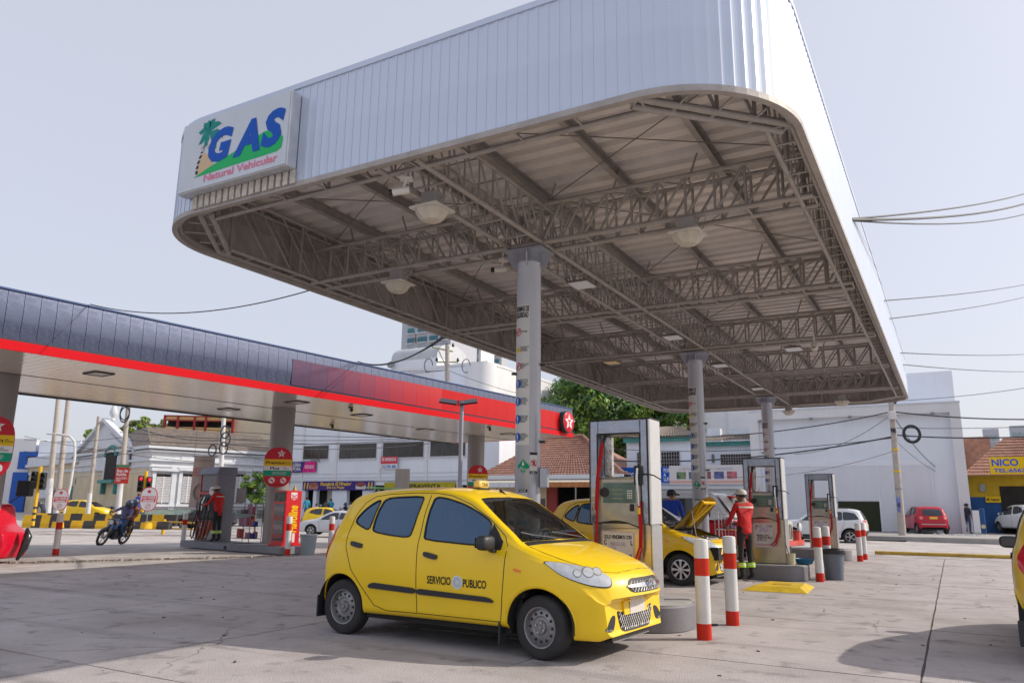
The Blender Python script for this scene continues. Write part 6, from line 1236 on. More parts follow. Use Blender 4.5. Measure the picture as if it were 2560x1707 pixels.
def roofrows(name, parent, m, a, b, c, d, nr, nc, amp=.05, step=.04):
 "tile rows: a-b eave left to right, d-c ridge"
 a, b, c, d = map(Vector, (a, b, c, d)); n = (b - a).cross(d - a).normalized(); n = n if n.z > 0 else -n; mb = MB(); k = nc * 4
 for r in range(nr):
  t0, t1 = r / nr, min(1, (r + 1.12) / nr); o = len(mb.v)
  for t, lift in ((t0, step), (t1, 0.)):
   l, r_ = a.lerp(d, t), b.lerp(c, t)
   for i in range(k + 1):
    p = l.lerp(r_, i / k); h = amp * abs(sin(pi * i / 4)); mb.v.append(tuple(p + n * (lift + h)))
  l, r_ = a.lerp(d, t0), b.lerp(c, t0)
  for i in range(k + 1): mb.v.append(tuple(l.lerp(r_, i / k) + n * (-.01 + amp * abs(sin(pi * i / 4)))))
  for i in range(k):
   mb.f.append((o + i, o + i + 1, o + k + 2 + i, o + k + 1 + i)); mb.f.append((o + 2 * (k + 1) + i, o + 2 * (k + 1) + i + 1, o + i + 1, o + i))
 mb.m = [0] * len(mb.f); return stuff(mb.build(name, m, parent, smooth=30))
# pavement and lot on the right
YW = P(2150, 1320, 47).y
kx0, kx1 = -16., 26.
lot = MB(); KY = P(2200, 1343, 38.6).y
m_pave = mat('pavement', (.37, .35, .33), .85, var=.25, vs=.8, dirt=.35, bump=.2, bs=8)
structure(MB().bx(-8.5, 30, KY, YW + 14, -.3, LOTZ).build('pavement', m_pave, bevel=.02))
t = thing('drain_grate', 'long black gutter grating in front of the white crossover', 'grating', (P(2217, 1346, 39).x, KY - .35, terrain(-4, KY) + .0)); w_ = 1.7
for i in range(17): MB().bx(-w_ / 2 + i * .1, -w_ / 2 + i * .1 + .05, -.30, .30, -.01, .035).build('grate_bar', m_rim, t)
MB().bx(-w_ / 2 - .05, w_ / 2 + .05, -.33, .33, -.03, .004).build('gutter', m_liner, t)
# ---- bakery block
YB = P(1000, 1262, 66).y; x0, _ = onY(716, 1262, YB); x1, _ = onY(1246, 1262, YB); zB = terrain(-40, YB) - .3
def zb(px, py): return onY(px, py, YB)
tb = thingw('bakery_block', 'white two storey block with dark strip windows and the bakery sign', 'building', ((x0 + x1) / 2, YB, zB))
zf = zb(950, 1202)[1]; zr = zb(950, 1035)[1]
wbx(tb, 'upper_wall', m_ww2, x0, x1, YB, YB + 9, zf, zr); wbx(tb, 'ledge', m_stone, x0, x1, YB - .12, YB, zf, zf + .14); wbx(tb, 'ledge', m_stone, x0, x1, YB - .06, YB, zb(950, 1193)[1], zb(950, 1193)[1] + .05); wbx(tb, 'ledge', m_stone, x0, x1, YB - .05, YB, zb(950, 1183)[1], zb(950, 1183)[1] + .05)
wbx(tb, 'parapet_cap', m_stone, x0, x1, YB - .1, YB + 9, zr, zr + .12)
for px in (757, 841, 951, 1067, 1180): xx = zb(px, 1150)[0]; wbx(tb, 'pilaster', m_ww, xx - .12, xx + .12, YB - .09, YB - .001, zf + .14, zr)
for pxa, pya, pxb, pyb in ((761, 1115, 820, 1147), (851, 1111, 940, 1145), (960, 1107, 1058, 1142), (1078, 1104, 1163, 1139)):
 xa, za = zb(pxa, pya); xb, zc_ = zb(pxb, pyb); f = wbx(tb, 'window', m_frame, xa, xb, YB - .10, YB - .02, zc_, za); n = 3
 for i in range(n): a = lerp(xa, xb, i / n) + .05; b = lerp(xa, xb, (i + 1) / n) - .05; L = tb.location; MB().bx(a - L.x, b - L.x, YB - .115 - L.y, YB - .101 - L.y, zc_ + .06 - L.z, za - .06 - L.z).build('pane', m_win, f)
 wbx(tb, 'sill', m_stone, xa - .1, xb + .1, YB - .16, YB - .001, zc_ - .08, zc_)
# ground floor piers and shop openings
gp = [(716, 762), (782, 790), (829, 866), (905, 930), (962, 966), (1010, 1016), (1070, 1076), (1140, 1150), (1200, 1246)]
for a, b in gp: xa = zb(a, 1250)[0]; xb = zb(b, 1250)[0]; wbx(tb, 'pier', m_ww2, xa, xb, YB, YB + .4, zB, zf)
wbx(tb, 'shop_interior', m_inside, x0 + .2, x1 - .2, YB + 1.2, YB + 1.5, zB, zf); wbx(tb, 'shop_ceiling', m_ww2, x0 + .2, x1 - .2, YB + .02, YB + 1.4, zf - .35, zf - .02); wbx(tb, 'shop_floor', m_ww2, x0, x1, YB - 2.2, YB + 1.3, zB - .4, terrain(-40, YB) + .12)
xa, xb = zb(800, 1250)[0], zb(829, 1250)[0]; wbx(tb, 'shop_shelf', mat('pale_shop', (.5, .48, .42), .7), xa, xb, YB + .9, YB + 1.1, zB, zf - .5)  # paler than the rest of the shop interior
def sign(name, label, Y, a, b, m, off=.12, th=.06):
 xa, za = onY(*a, Y); xb, zc_ = onY(*b, Y); t = thing(name, label, 'sign', ((xa + xb) / 2, Y - off, min(za, zc_))); w_, h_ = abs(xb - xa), abs(za - zc_); MB().bx(-w_ / 2, w_ / 2, -th, 0, 0, h_).build('board', m, t); return t, w_, h_, th
m_pur = mat('sign_purple', (.055, .03, .20), .5); FX = ((1, 0, 0), (0, 0, 1))
t, w_, h_, th = sign('bakery_sign', 'purple Panaderia El Mirador De La Popa sign with cakes', YB, (761, 1203), (936, 1225), m_pur)
ly = mat('lettering_yellow', (.85, .55, .01), .4)
text('Panaderia El Mirador', t, (-.02 * w_, -th, h_ * .70), *FX, h_ * .40, ly, w=w_ * .44, bold=.02, shear=.15); text('De La Popa', t, (-.02 * w_, -th, h_ * .27), *FX, h_ * .36, ly, w=w_ * .25, bold=.02, shear=.15)
for cx, c1_, c2_ in ((-.34, (.30, .10, .06), (.45, .2, .12)), (.33, (.25, .06, .05), (.62, .60, .58))):
 mb = MB(); mb.prism([(w_ * cx - w_ * .065, h_ * .12), (w_ * cx + w_ * .065, h_ * .12), (w_ * cx + w_ * .07, h_ * .6), (w_ * cx - w_ * .07, h_ * .6)], (0, -th - .002, 0), *FX, .002); mb.build('cake_picture', mat('cake_%.2f' % cx, c2_, .5, var=.3, vs=6), t)
 mb = MB(); mb.prism([(w_ * cx + w_ * .07 * cos(a * pi / 10), h_ * .62 + h_ * .26 * sin(a * pi / 10)) for a in range(20)], (0, -th - .005, 0), *FX, .002); mb.build('cake_top', mat('cakot_%.2f' % cx, c1_, .5, var=.5, vs=8), t)
for cx in (-.475, -.43, .435, .475):
 mb = MB(); mb.prism([(w_ * cx - .05, h_ * .1), (w_ * cx + .05, h_ * .1), (w_ * cx + .12, h_ * .8), (w_ * cx + .03, h_ * .9), (w_ * cx - .05, h_ * .5)], (0, -th - .003, 0), *FX, .002); mb.build('wheat_ear', ly, t)
t, w_, h_, th = sign('shop_sign', 'yellow COMPRAVENTA shop sign right of the bakery sign', YB, (964, 1206), (1140, 1224), mat('sign_olive', (.42, .36, .02), .5, var=.2, vs=3)); text('COMPRAVENTA', t, (0, -th, h_ * .5), *FX, h_ * .55, m_black, w=w_ * .62, bold=.03)
t, w_, h_, th = sign('ice_cream_sign', 'blue and pink HELADERIA POPA sign beside the fuel board', YB, (716, 1155), (792, 1180), m_pur); mb = MB(); mb.prism([(w_ * .08, 0), (w_ * .5, 0), (w_ * .5, h_), (w_ * .16, h_)], (0, -th - .002, 0), *FX, .002); o = mb.build('pink_part', mat('sign_hotpink', (.72, .03, .25), .5, var=.4, vs=2.5), t); text('POSTOBON', t, (w_ * .30, -th - .004, h_ * .5), *FX, h_ * .32, m_wht, w=w_ * .28, bold=.02); text('LERIA\nPOPA', t, (-w_ * .1, -th, h_ * .5), *FX, h_ * .75, m_wht, w=w_ * .26, bold=.02)
t, w_, h_, th = sign('rent_banner', 'white and red SE ARRIENDA banner hanging under an upper window', YB, (956, 1142), (997, 1172), m_wht, .20, .02); mb = MB(); mb.bx(-w_ / 2, w_ / 2, -th - .004, -th - .001, h_ * .42, h_); o = mb.build('red_part', mat('banner_red', (.62, .06, .10), .6), t); text('SE ARRIENDA', o, (0, -th - .004, h_ * .78), *FX, h_ * .26, m_wht, w=w_ * .85, bold=.03); text('315-736 486', t, (0, -th, h_ * .2), *FX, h_ * .28, m_bluep, w=w_ * .85, bold=.03)
xx, zz = zb(806, 1155); t = thing('wall_lamp', 'dark street lamp head on the white bakery block', 'lamp', (xx, YB - .1, zz)); MB().path([(-.2, 0, 0), (-.2, -.5, .2), (-.1, -.9, .15)], .04).build('arm', m_rim, t); MB().box((.15, -1.0, .12), (.9, .4, .16)).build('head', m_rim, t, bevel=.05)
# ---- vault roofed hall, curved block and flat towers behind
d_ = 108; q0 = P(975, 1262, d_); YV = q0.y
xa, za = onY(978, 905, YV); xb, _ = onY(1092, 905, YV); r_ = (xb - xa) / 2
vt = thingw('vaulted_hall', 'white hall with a barrel vaulted roof above the dark canopy', 'building', ((xa + xb) / 2, YV, 0)); zt = onY(1000, 870, YV)[1]
MB().bx(-r_, r_, 0, 8, -.5, za).build('wall', m_ww2, vt); mb = MB(); k = 16; hh = (onY(1035, 843, YV)[1] - za) * .75; vs = [(x_, 4 - 4 * cos(pi * i / k), za + hh * sin(pi * i / k) ** .8) for x_ in (-r_, r_) for i in range(k + 1)]; mb.add(vs, [(i, i + 1, k + 2 + i, k + 1 + i) for i in range(k)] + [tuple(range(k + 1)), tuple(range(k + 1, 2 * k + 2))]); mb.build('vault', mat('vault_metal', (.50, .52, .55), .6, var=.15, vs=.5), vt, smooth=30)
t = thing('satellite_dish', 'round satellite dish on the vaulted hall', 'dish', (xa + .4, YV - .5, za - .6)); MB().lathe([(0, 0), (.35, .05), (.55, .18)], 20, M=Matrix.Rotation(1.2, 3, 'X') @ Matrix.Rotation(.4, 3, 'Y'), cap=False).build('bowl', m_rim, t, smooth=40)
# curved white block, long wall runs away from us along the street
o1 = P(1212, 1262, 74); o2 = Vector((o1.x, 0, 0)); s_, ztop = onPl(1212, 906, o1, (0, 1)); s2, _ = onPl(1427, 979, o1, (0, 1))
cb = thingw('curved_white_block', 'tall blank white building with a rounded corner behind the red fascia', 'building', (o1.x, o1.y, -.5)); ln = 22
MB().bx(-16, 0, 0, ln, 0, ztop + .5).build('wall', m_ww, cb); MB().bx(-16.1, .06, -.06, ln + .05, ztop + .5, ztop + .75).build('coping', m_ww, cb)
xa_ = onY(1170, 900, o1.y)[0] - o1.x; MB().lathe([(1.55, 0), (1.55, ztop + .50)], 28, c=(xa_ + 1.4, .25, 0)).build('round_tower', m_ww, cb, smooth=40); MB().bx(-1.0, -.55, -.12, 0, 0, ztop + .5).build('downpipe', m_stone, cb)
xl = onY(1092, 900, o1.y)[0] - o1.x; MB().bx(xl, xa_, -.3, 8, 0, ztop + .3).build('lower_wing', m_ww2, cb)
# far apartment towers
def tower(name, label, pxa, pxb, pytop, d, m, cols, wcol, rows=(1010, 20), shade=None):
 p0 = P(pxa, 1262, d); Y = p0.y; xa, zt = onY(pxa, pytop, Y); xb, _ = onY(pxb, pytop, Y); t = thingw(name, label, 'building', ((xa + xb) / 2, Y, 0)); wd = xb - xa
 MB().bx(-wd / 2, wd / 2, 0, wd * .8, 0, zt).build('wall', m, t); n = 0; fl = 3.1; z = zt - 2.4
 wm = None
 while z > zt - 14 * fl and z > 5:
  for c0, c1 in cols:
   if wm is None: pass
   a, b = -wd / 2 + wd * c0, -wd / 2 + wd * c1; f = MB().bx(a, b, -.25, -.02, z - 1.5, z).build('window', wcol, t)
   MB().bx(a - .2, b + .2, -.9, -.26, z - 1.9, z - 1.7).build('balcony', m_ww, t) if (c1 - c0) > .12 else None
  z -= fl
 return t
m_tg = mat('tower_grey', (.42, .44, .49), .8); m_tgl = mat('tower_glass', (.035, .16, .21), .2, var=.4, vs=.3); m_tgl2 = mat('tower_glass_pale', (.30, .40, .40), .3, var=.4, vs=.4)
tower('apartment_tower', 'grey apartment tower with teal windows beyond the canopies', 1013, 1133, 640, 230, m_tg, ((.13, .26), (.34, .52), (.58, .74), (.80, .94)), m_tgl)
tower('apartment_tower', 'white apartment tower with balconies right of the grey tower', 1140, 1206, 700, 240, m_ww, ((.08, .22), (.26, .42), (.52, .74), (.80, .92)), m_tgl2)
tower('apartment_tower', 'narrow pale tower behind the rounded white building', 1224, 1256, 770, 250, m_tg, ((.3, .8),), m_tgl)
tower('apartment_tower', 'faint pale apartment block left of the yellow shop roof', 2456, 2496, 1072, 260, m_tg, ((.1, .3), (.4, .6), (.7, .9)), m_tgl2); tower('apartment_tower', 'faint pale apartment block above the yellow shop roof', 2524, 2575, 1064, 260, m_tg, ((.1, .3), (.4, .6), (.7, .9)), m_tgl2)
tower('lattice_tower', 'thin pale lattice block seen left of the nearest column', 1256, 1270, 1098, 150, m_ww, ((.1, .4), (.6, .9)), m_frame)
# ---- restaurant with clay roof
YR = P(1400, 1262, 54).y; zR = terrain(-20, YR) - .2
def zr_(px, py, Y=None): return onY(px, py, Y or YR)
xa, ze = zr_(1205, 1190); xb, ze2 = zr_(1568, 1186); xm0, zrg = zr_(1376, 1093, YR + 3.5); xm1, _ = zr_(1440, 1093, YR + 3.5)
rt = thingw('tile_roof_restaurant', 'low restaurant with clay tiled hip roof and striped awning', 'building', ((xa + xb) / 2, YR, zR)); L = rt.location
def lv(x, y, z): return (x - L.x, y - L.y, z - L.z)
rp = [(xa, YR - .6, ze), (xb, YR - .6, ze2), (xm1 + .5, YR + 3.6, zrg), (xm0, YR + 3.6, zrg)]
roofrows('roof', rt, m_tile, *[lv(*p) for p in rp], 17, 46, .05, .05); mb = MB(); mb.add([lv(xa, YR - .6, ze), lv(xm0, YR + 3.6, zrg), lv(xa, YR + 8, ze)], [(0, 1, 2)]); mb.add([lv(xb, YR - .6, ze), lv(xb, YR + 8, ze), lv(xm1 + .5, YR + 3.6, zrg)], [(0, 1, 2)]); mb.add([lv(xa, YR + 8, ze), lv(xm0, YR + 3.6, zrg), lv(xm1 + .5, YR + 3.6, zrg), lv(xb, YR + 8, ze)], [(0, 1, 2, 3)]); stuff(mb.build('roof_back', m_tile, rt))
MB().tube(lv(xm0, YR + 3.6, zrg + .05), lv(xm1 + .5, YR + 3.6, zrg + .05), .12, n=8).build('ridge', m_tile, rt); MB().tube(lv(xm1 + .5, YR + 3.6, zrg + .05), lv(xb, YR - .6, ze + .05), .12, n=8).build('hip_ridge', m_tile, rt)
wbx(rt, 'fascia_board', m_stone, xa, xb, YR - .66, YR - .6, ze - .28, ze + .03); wbx(rt, 'wall', mat('terracotta_wall', (.30, .05, .04), .8), xa, zr_(1392, 1250)[0], YR, YR + .25, zR, ze - .1)
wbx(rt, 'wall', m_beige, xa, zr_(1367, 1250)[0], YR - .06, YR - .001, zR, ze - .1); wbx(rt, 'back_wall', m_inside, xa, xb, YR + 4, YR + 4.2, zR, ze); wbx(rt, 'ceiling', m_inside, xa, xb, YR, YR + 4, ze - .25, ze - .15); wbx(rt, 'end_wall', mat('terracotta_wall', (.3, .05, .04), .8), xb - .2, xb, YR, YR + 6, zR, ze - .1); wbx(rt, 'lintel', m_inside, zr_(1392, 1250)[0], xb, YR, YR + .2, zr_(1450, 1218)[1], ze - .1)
wbx(rt, 'door', m_frame, zr_(1346, 1250)[0], zr_(1364, 1250)[0], YR - .09, YR - .061, zR, zr_(1350, 1246)[1])
mb = MB(); xs_, xe_ = zr_(1210, 1200)[0], xb + .3; za_ = ze - .22; zb_ = zr_(1450, 1204, YR - 1.6)[1]; mb.add([lv(xs_, YR - .1, za_), lv(xe_, YR - .1, za_), lv(xe_, YR - 1.6, zb_), lv(xs_, YR - 1.6, zb_)], [(0, 1, 2, 3)]); mb.build('awning', mat('awning_cream', (.58, .52, .42), .8, var=.12, vs=1.5), rt)
zc_ = zr_(1450, 1217, YR - 1.6)[1]
for i in range(26):
 a = lerp(xs_, xe_, i / 26); b = lerp(xs_, xe_, (i + 1) / 26); wbx(rt, 'awning_valance', mat('awning_orange', (.42, .17, .06), .8, var=.2, vs=3) if a > zr_(1345, 1210)[0] else m_stone, a, b - .02, YR - 1.62, YR - 1.58, zc_, zb_)
for px in (1240, 1345, 1440, 1540): xx = zr_(px, 1250, YR - 1.5)[0]; wbx(rt, 'awning_post', m_rim, xx - .04, xx + .04, YR - 1.55, YR - 1.47, zR, zb_)
# ---- house with teal trim, its banners
YH = P(1720, 1268, 52).y; zH = terrain(-12, YH) - .2
def zh(px, py, Y=None): return onY(px, py, Y or YH)
xa, ze = zh(1566, 1106); xb, _ = zh(1735, 1106); xc, _ = zh(1890, 1110)
hs = thingw('teal_trim_house', 'white two storey house with grey tiles and teal trim', 'building', ((xa + xc) / 2, YH, zH)); L = hs.location
wbx(hs, 'upper_wall', m_ww2, xa, xb, YH, YH + 7, zh(1700, 1215)[1], ze); wbx(hs, 'wing_wall', m_ww2, xb, xc, YH + 1.3, YH + 7, zh(1700, 1215)[1], ze - .1); wbx(hs, 'teal_fascia', m_tealp, xa - .1, xb + .1, YH - .35, YH - .28, ze - .05, ze + .28); wbx(hs, 'teal_fascia', m_tealp, xb + .3, xc, YH + .95, YH + 1.0, ze - .35, ze - .05)
xr, zr2 = zh(1655, 1068, YH + 3); xr1, _ = zh(1706, 1068, YH + 3)
roofrows('roof', hs, m_tilep, lv(xa - .3, YH - .5, ze + .28), lv(xb + .3, YH - .5, ze + .28), lv(xr1, YH + 3.2, zr2), lv(xr - 1.0, YH + 3.2, zr2), 8, 26, .07, .06); roofrows('roof', hs, m_tileg, lv(xb + .1, YH + .7, ze - .02), lv(xc, YH + .7, ze - .02), lv(xc, YH + 3.6, zh(1820, 1088, YH + 3.6)[1]), lv(xb + 1.2, YH + 3.6, zh(1820, 1088, YH + 3.6)[1]), 6, 20, .07, .06)
for a, b, c, d, Y in ((1594, 1131, 1604, 1166, YH), (1654, 1130, 1700, 1166, YH), (1802, 1136, 1886, 1162, YH + 1.3), (1780, 1136, 1787, 1156, YH + 1.3)):
 wa, z1_ = zh(a, b, Y); wb, z0_ = zh(c, d, Y); f = wbx(hs, 'window', m_inside, wa, wb, Y - .05, Y + .02, z0_, z1_); n = max(2, int((wb - wa) / .16))
 for i in range(n + 1): xx = lerp(wa, wb, i / n); MB().bx(xx - .012 - L.x, xx + .012 - L.x, Y - .11 - L.y, Y - .08 - L.y, z0_ - L.z, z1_ - L.z).build('bar', m_grille, f)
 for i in range(5): zz = lerp(z0_, z1_, i / 4); MB().bx(wa - L.x, wb - L.x, Y - .12 - L.y, Y - .105 - L.y, zz - .012 - L.z, zz + .012 - L.z).build('rail', m_grille, f)
wbx(hs, 'balcony_slab', m_stone, xa, xc, YH - 1.5, YH, zh(1700, 1222, YH - 1.5)[1], zh(1700, 1214, YH - 1.5)[1]); wbx(hs, 'ground_wall', m_inside, xa, xc, YH + 1, YH + 1.3, zH, zh(1700, 1216)[1]); wbx(hs, 'lintel', m_stone, xa, xc, YH - 1.2, YH - .9, zh(1700, 1243, YH - 1.2)[1], zh(1700, 1224, YH - 1.2)[1])
mbq = m_grille
xa2, za2 = zh(1566, 1212, YH - 1.5); 
for i in range(64):
 xx = lerp(zh(1650, 1210, YH - 1.5)[0], zh(1880, 1210, YH - 1.5)[0], i / 63); wbx(hs, 'railing_bar', m_grille, xx - .012, xx + .012, YH - 1.48, YH - 1.45, zh(1700, 1224, YH - 1.5)[1], zh(1700, 1206, YH - 1.5)[1])
for a in (1642, 1722, 1760, 1880): xx = zh(a, 1250, YH - 1.2)[0]; wbx(hs, 'pier', m_stone, xx - .12, xx + .12, YH - 1.2, YH - .9, zH, zh(1700, 1243, YH - 1.2)[1])
m_bblue = mat('banner_blue', (.01, .09, .45), .5)
t, w_, h_, th = sign('blue_banner', 'blue PS Prote banner seen through the nearest pump opening', YH - 1.5, (1524, 1169), (1692, 1206), m_bblue, .08, .03); mb = MB(); mb.bx(-w_ * .40, -w_ * .30, -th - .003, -th, h_ * .35, h_ * .75); o = mb.build('logo_patch', m_ovy, t); text('PS', o, (-w_ * .35, -th - .003, h_ * .55), *FX, h_ * .28, m_wht, w=w_ * .08, bold=.02); text('Proteccion', t, (-w_ * .02, -th, h_ * .58), *FX, h_ * .38, m_wht, w=w_ * .48, bold=.02); text('POR\nA\nLLEVAR', t, (w_ * .40, -th, h_ * .5), *FX, h_ * .8, m_wht, w=w_ * .16, bold=.02)
t, w_, h_, th = sign('awning_banner', 'white CORTINAS PERSIANAS Y PARASOLES banner on the teal trim house', YH - 1.55, (1674, 1164), (1862, 1210), mat('banner_white', (.62, .60, .62), .6), .08, .03)
text('CORTINAS PERSIANAS Y PARASOLES', t, (0, -th, h_ * .80), *FX, h_ * .13, mat('ink_grey', (.22, .22, .28), .6), w=w_ * .72)
for i, c_ in enumerate(((.15, .25, .12), (.10, .14, .20), (.30, .10, .12), (.10, .12, .30), (.50, .15, .18))): MB().bx(-w_ * .40 + i * w_ * .17, -w_ * .40 + i * w_ * .17 + w_ * .13, -th - .003, -th, h_ * .28, h_ * .66).build('photo_panel', mat('photo_%d' % i, c_, .5, var=.8, vs=3), t)
MB().bx(-w_ / 2, w_ / 2, -th - .003, -th, h_ * .06, h_ * .2).build('peach_strip', mat('peach', (.62, .36, .30), .6), t)
# background white wall between house and warehouse
Yg = P(1850, 1268, 62).y; xa, zt = onY(1735, 1052, Yg); xb, _ = onY(1905, 1052, Yg); t = thingw('rear_white_wall', 'plain off white building behind the teal trim house', 'building', ((xa + xb) / 2, Yg, -.3)); w_ = (xb - xa) / 2; zt2 = onY(1800, 1005, Yg)[1]; MB().bx(-w_, w_, 0, 8, 0, zt2).build('wall', m_ww, t); MB().bx(-.1, .05, -.05, 0, 0, zt2).build('wall_joint', m_stone, t)
for a, b in ((1768, 1800), (1822, 1880)): q = onY(a, 1072, Yg - 3); q2 = onY(b, 1072, Yg - 3); MB().bx(q[0] - t.location.x, q2[0] - t.location.x, -3, -2.4, q[1] - 1.6, q[1] + .3).build('roof_parapet', m_stone, t)
# ---- white warehouse
def zw(px, py, Y=None): return onY(px, py, Y or YW)
xa, _ = zw(1886, 1300); xb, zt = zw(2398, 1007); zt0 = zw(2150, 1017)[1]
wh = thingw('white_warehouse', 'big white warehouse with roller shutters across the street', 'building', ((xa + xb) / 2, YW, 0)); L = wh.location
fw = .9
wbx(wh, 'wall', m_ww2, xa, xb, YW + .45, YW + 12, 0, zt0); wbx(wh, 'frame_left', m_ww, xa, xa + .55, YW, YW + .449, 0, zt0); wbx(wh, 'frame_right', m_ww, xb - .55, xb, YW, YW + .449, 0, zt0); wbx(wh, 'frame_top', m_ww, xa + .55, xb - .55, YW, YW + .449, zt0 - .55, zt0); wbx(wh, 'coping', m_stone, xa - .03, xb + .03, YW - .04, YW + .5, zt0, zt0 + .09)
xu, zu = zw(2240, 930, YW + 6); xu2, zu2 = zw(2379, 926, YW + 6); wbx(wh, 'upper_block', m_ww2, zw(1990, 950, YW + 6)[0], xu2, YW + 6, YW + 12, zt0, zu2)
sx0, sz1 = zw(1968, 1166, YW + .45); sx1, _ = zw(2325, 1166, YW + .45); gz = LOTZ
ob0, oz1 = zw(2090, 1252, YW + .45); ob1, _ = zw(2203, 1252, YW + .45)
wbx(wh, 'shutter_box', m_wp, sx0 - .1, sx1 + .1, YW + .36, YW + .449, sz1 - .05, sz1 + .30)
for a, b, zlow in ((sx0, zw(2078, 1200, YW + .45)[0], gz), (zw(2078, 1200, YW + .45)[0] + .08, zw(2194, 1200, YW + .45)[0], oz1), (zw(2194, 1200, YW + .45)[0] + .08, sx1, gz)):
 z = sz1 - .06; sh = None
 while z > zlow + .05:
  if sh is None: sh = MB().bx(a - L.x, b - L.x, YW + .38 - L.y, YW + .43 - L.y, -.085, 0).build('shutter_slat', m_wp, wh)
  else: sh = mkobj('shutter_slat', sh.data, wh)
  sh.location = (0, 0, z); z -= .098
 wbx(wh, 'shutter_backing', m_stone, a, b, YW + .43, YW + .449, zlow, sz1); wbx(wh, 'shutter_guide', m_wp, b, b + .08, YW + .34, YW + .449, gz, sz1)
wbx(wh, 'doorway', mat('dark_olive', (.03, .035, .015), .9), ob0 + .1, ob1 - .06, YW + .44, YW + .452, gz, oz1 - .02)
for px in (1900, 2027, 2124, 2330): xx, zz = zw(px, 1033 if px < 2200 else 1020, YW); MB().lathe([(.11, 0), (.13, .06), (.06, .14)], 12, c=(xx - L.x, YW - .06 - L.y, zt0 - .66)).build('wall_lamp', m_rim, wh, smooth=40)
# ---- yellow shop on the right
YN = P(2520, 1290, 46).y
def zn(px, py, Y=None): return onY(px, py, Y or YN)
xa, ze = zn(2412, 1192); xb, _ = zn(2640, 1192); ns_ = thingw('yellow_shop', 'yellow and blue shop with red clay roof at the right edge', 'building', ((xa + xb) / 2, YN, 0)); L = ns_.location
wbx(ns_, 'yellow_wall', mat('yellow_wall', (.55, .36, .02), .8, var=.15, vs=1.5, dirt=.3), xa, xb, YN, YN + 6, zn(2450, 1242)[1], ze + .1); wbx(ns_, 'blue_dado', mat('blue_wall', (.02, .08, .24), .8, var=.2, vs=1.5, dirt=.2), xa, xb, YN - .02, YN + 6, 0, zn(2450, 1242)[1])
wbx(ns_, 'doorway', m_inside, zn(2502, 1250)[0], zn(2600, 1250)[0], YN - .05, YN + .5, 0, zn(2500, 1215)[1]); xr, zr2 = zn(2512, 1095, YN + 4); roofrows('roof', ns_, m_tile, lv(xa - .2, YN - 1.0, ze), lv(xb, YN - 1.0, ze), lv(xb, YN + 4, zr2), lv(xr, YN + 4, zr2), 13, 30, .08, .07); mb = MB(); mb.add([lv(xa - .2, YN - 1, ze), lv(xr, YN + 4, zr2), lv(xa - .2, YN + 8, ze)], [(0, 1, 2)]); mb.build('roof_end', m_tile, ns_)
wbx(ns_, 'meter_box', m_rim, zn(2449, 1215)[0], zn(2463, 1215)[0], YN - .15, YN - .001, zn(2450, 1228)[1], zn(2450, 1210)[1]); wbx(ns_, 'rear_roof', m_tile, zn(2400, 1100, YN + 9)[0], zn(2475, 1100, YN + 9)[0], YN + 9, YN + 14, 2, zn(2430, 1092, YN + 9)[1])
t, w_, h_, th = sign('shop_sign', 'yellow NICO TEL 6562 sign on the clay roof, cut by the right edge', YN - 1.2, (2472, 1143), (2640, 1184), mat('sign_yellow', (.72, .47, .01), .5), .1, .06); bl_ = mat('sign_ultra', (.01, .10, .55), .5); text('NICO', t, (-w_ / 2 + w_ * .03, -th, h_ * .68), *FX, h_ * .42, bl_, w=w_ * .42, bold=.03, align='L'); text('TEL:6562', t, (-w_ / 2 + w_ * .05, -th, h_ * .22), *FX, h_ * .24, bl_, w=w_ * .50, bold=.03, align='L')
t, w_, h_, th = sign('small_shop_sign', 'small yellow Avancar sign on the blue wall', YN - .02, (2463, 1240), (2503, 1256), mat('sign_yellow', (.72, .47, .01), .5), .06, .04); text('Avancar', t, (w_ * .12, -th, h_ * .5), *FX, h_ * .5, m_black, w=w_ * .6, bold=.02, shear=.2); mb = MB(); star(mb, (-w_ * .33, -th - .003, h_ * .5), *FX, h_ * .3, h_ * .12, .002); mb.build('star', m_black, t)
p = P(2448, 1332, 42.5); t = thing('gate_post', 'white and blue painted post beside the seated man', 'post', (p.x, p.y, p.z)); MB().bx(-.22, .10, -.15, .15, 0, 1.2).build('white_half', m_ww, t); MB().bx(.10, .36, -.16, .16, 0, 1.32).build('blue_half', mat('blue_wall', (.02, .08, .24), .8), t, bevel=.05); MB().lathe([(.11, 0), (.11, .02)], 14, c=(.23, -.165, .35), M=Matrix.Rotation(pi / 2, 3, 'X')).build('round_patch', m_beige, t)
p = P(2395, 1330, 41); t = thing('rubble_heap', 'small heap of rubble on the pavement', 'rubble', (p.x, p.y, LOTZ)); r = random.Random(9); mb = MB()
for _ in range(60): s = r.uniform(.03, .09); mb.box((r.gauss(0, .7), r.gauss(0, .25), s * .4), (s * 1.6, s, s), M=Matrix.Rotation(r.uniform(0, 3), 3, 'Z'))
stuff(mb.build('rubble', m_ww, t))
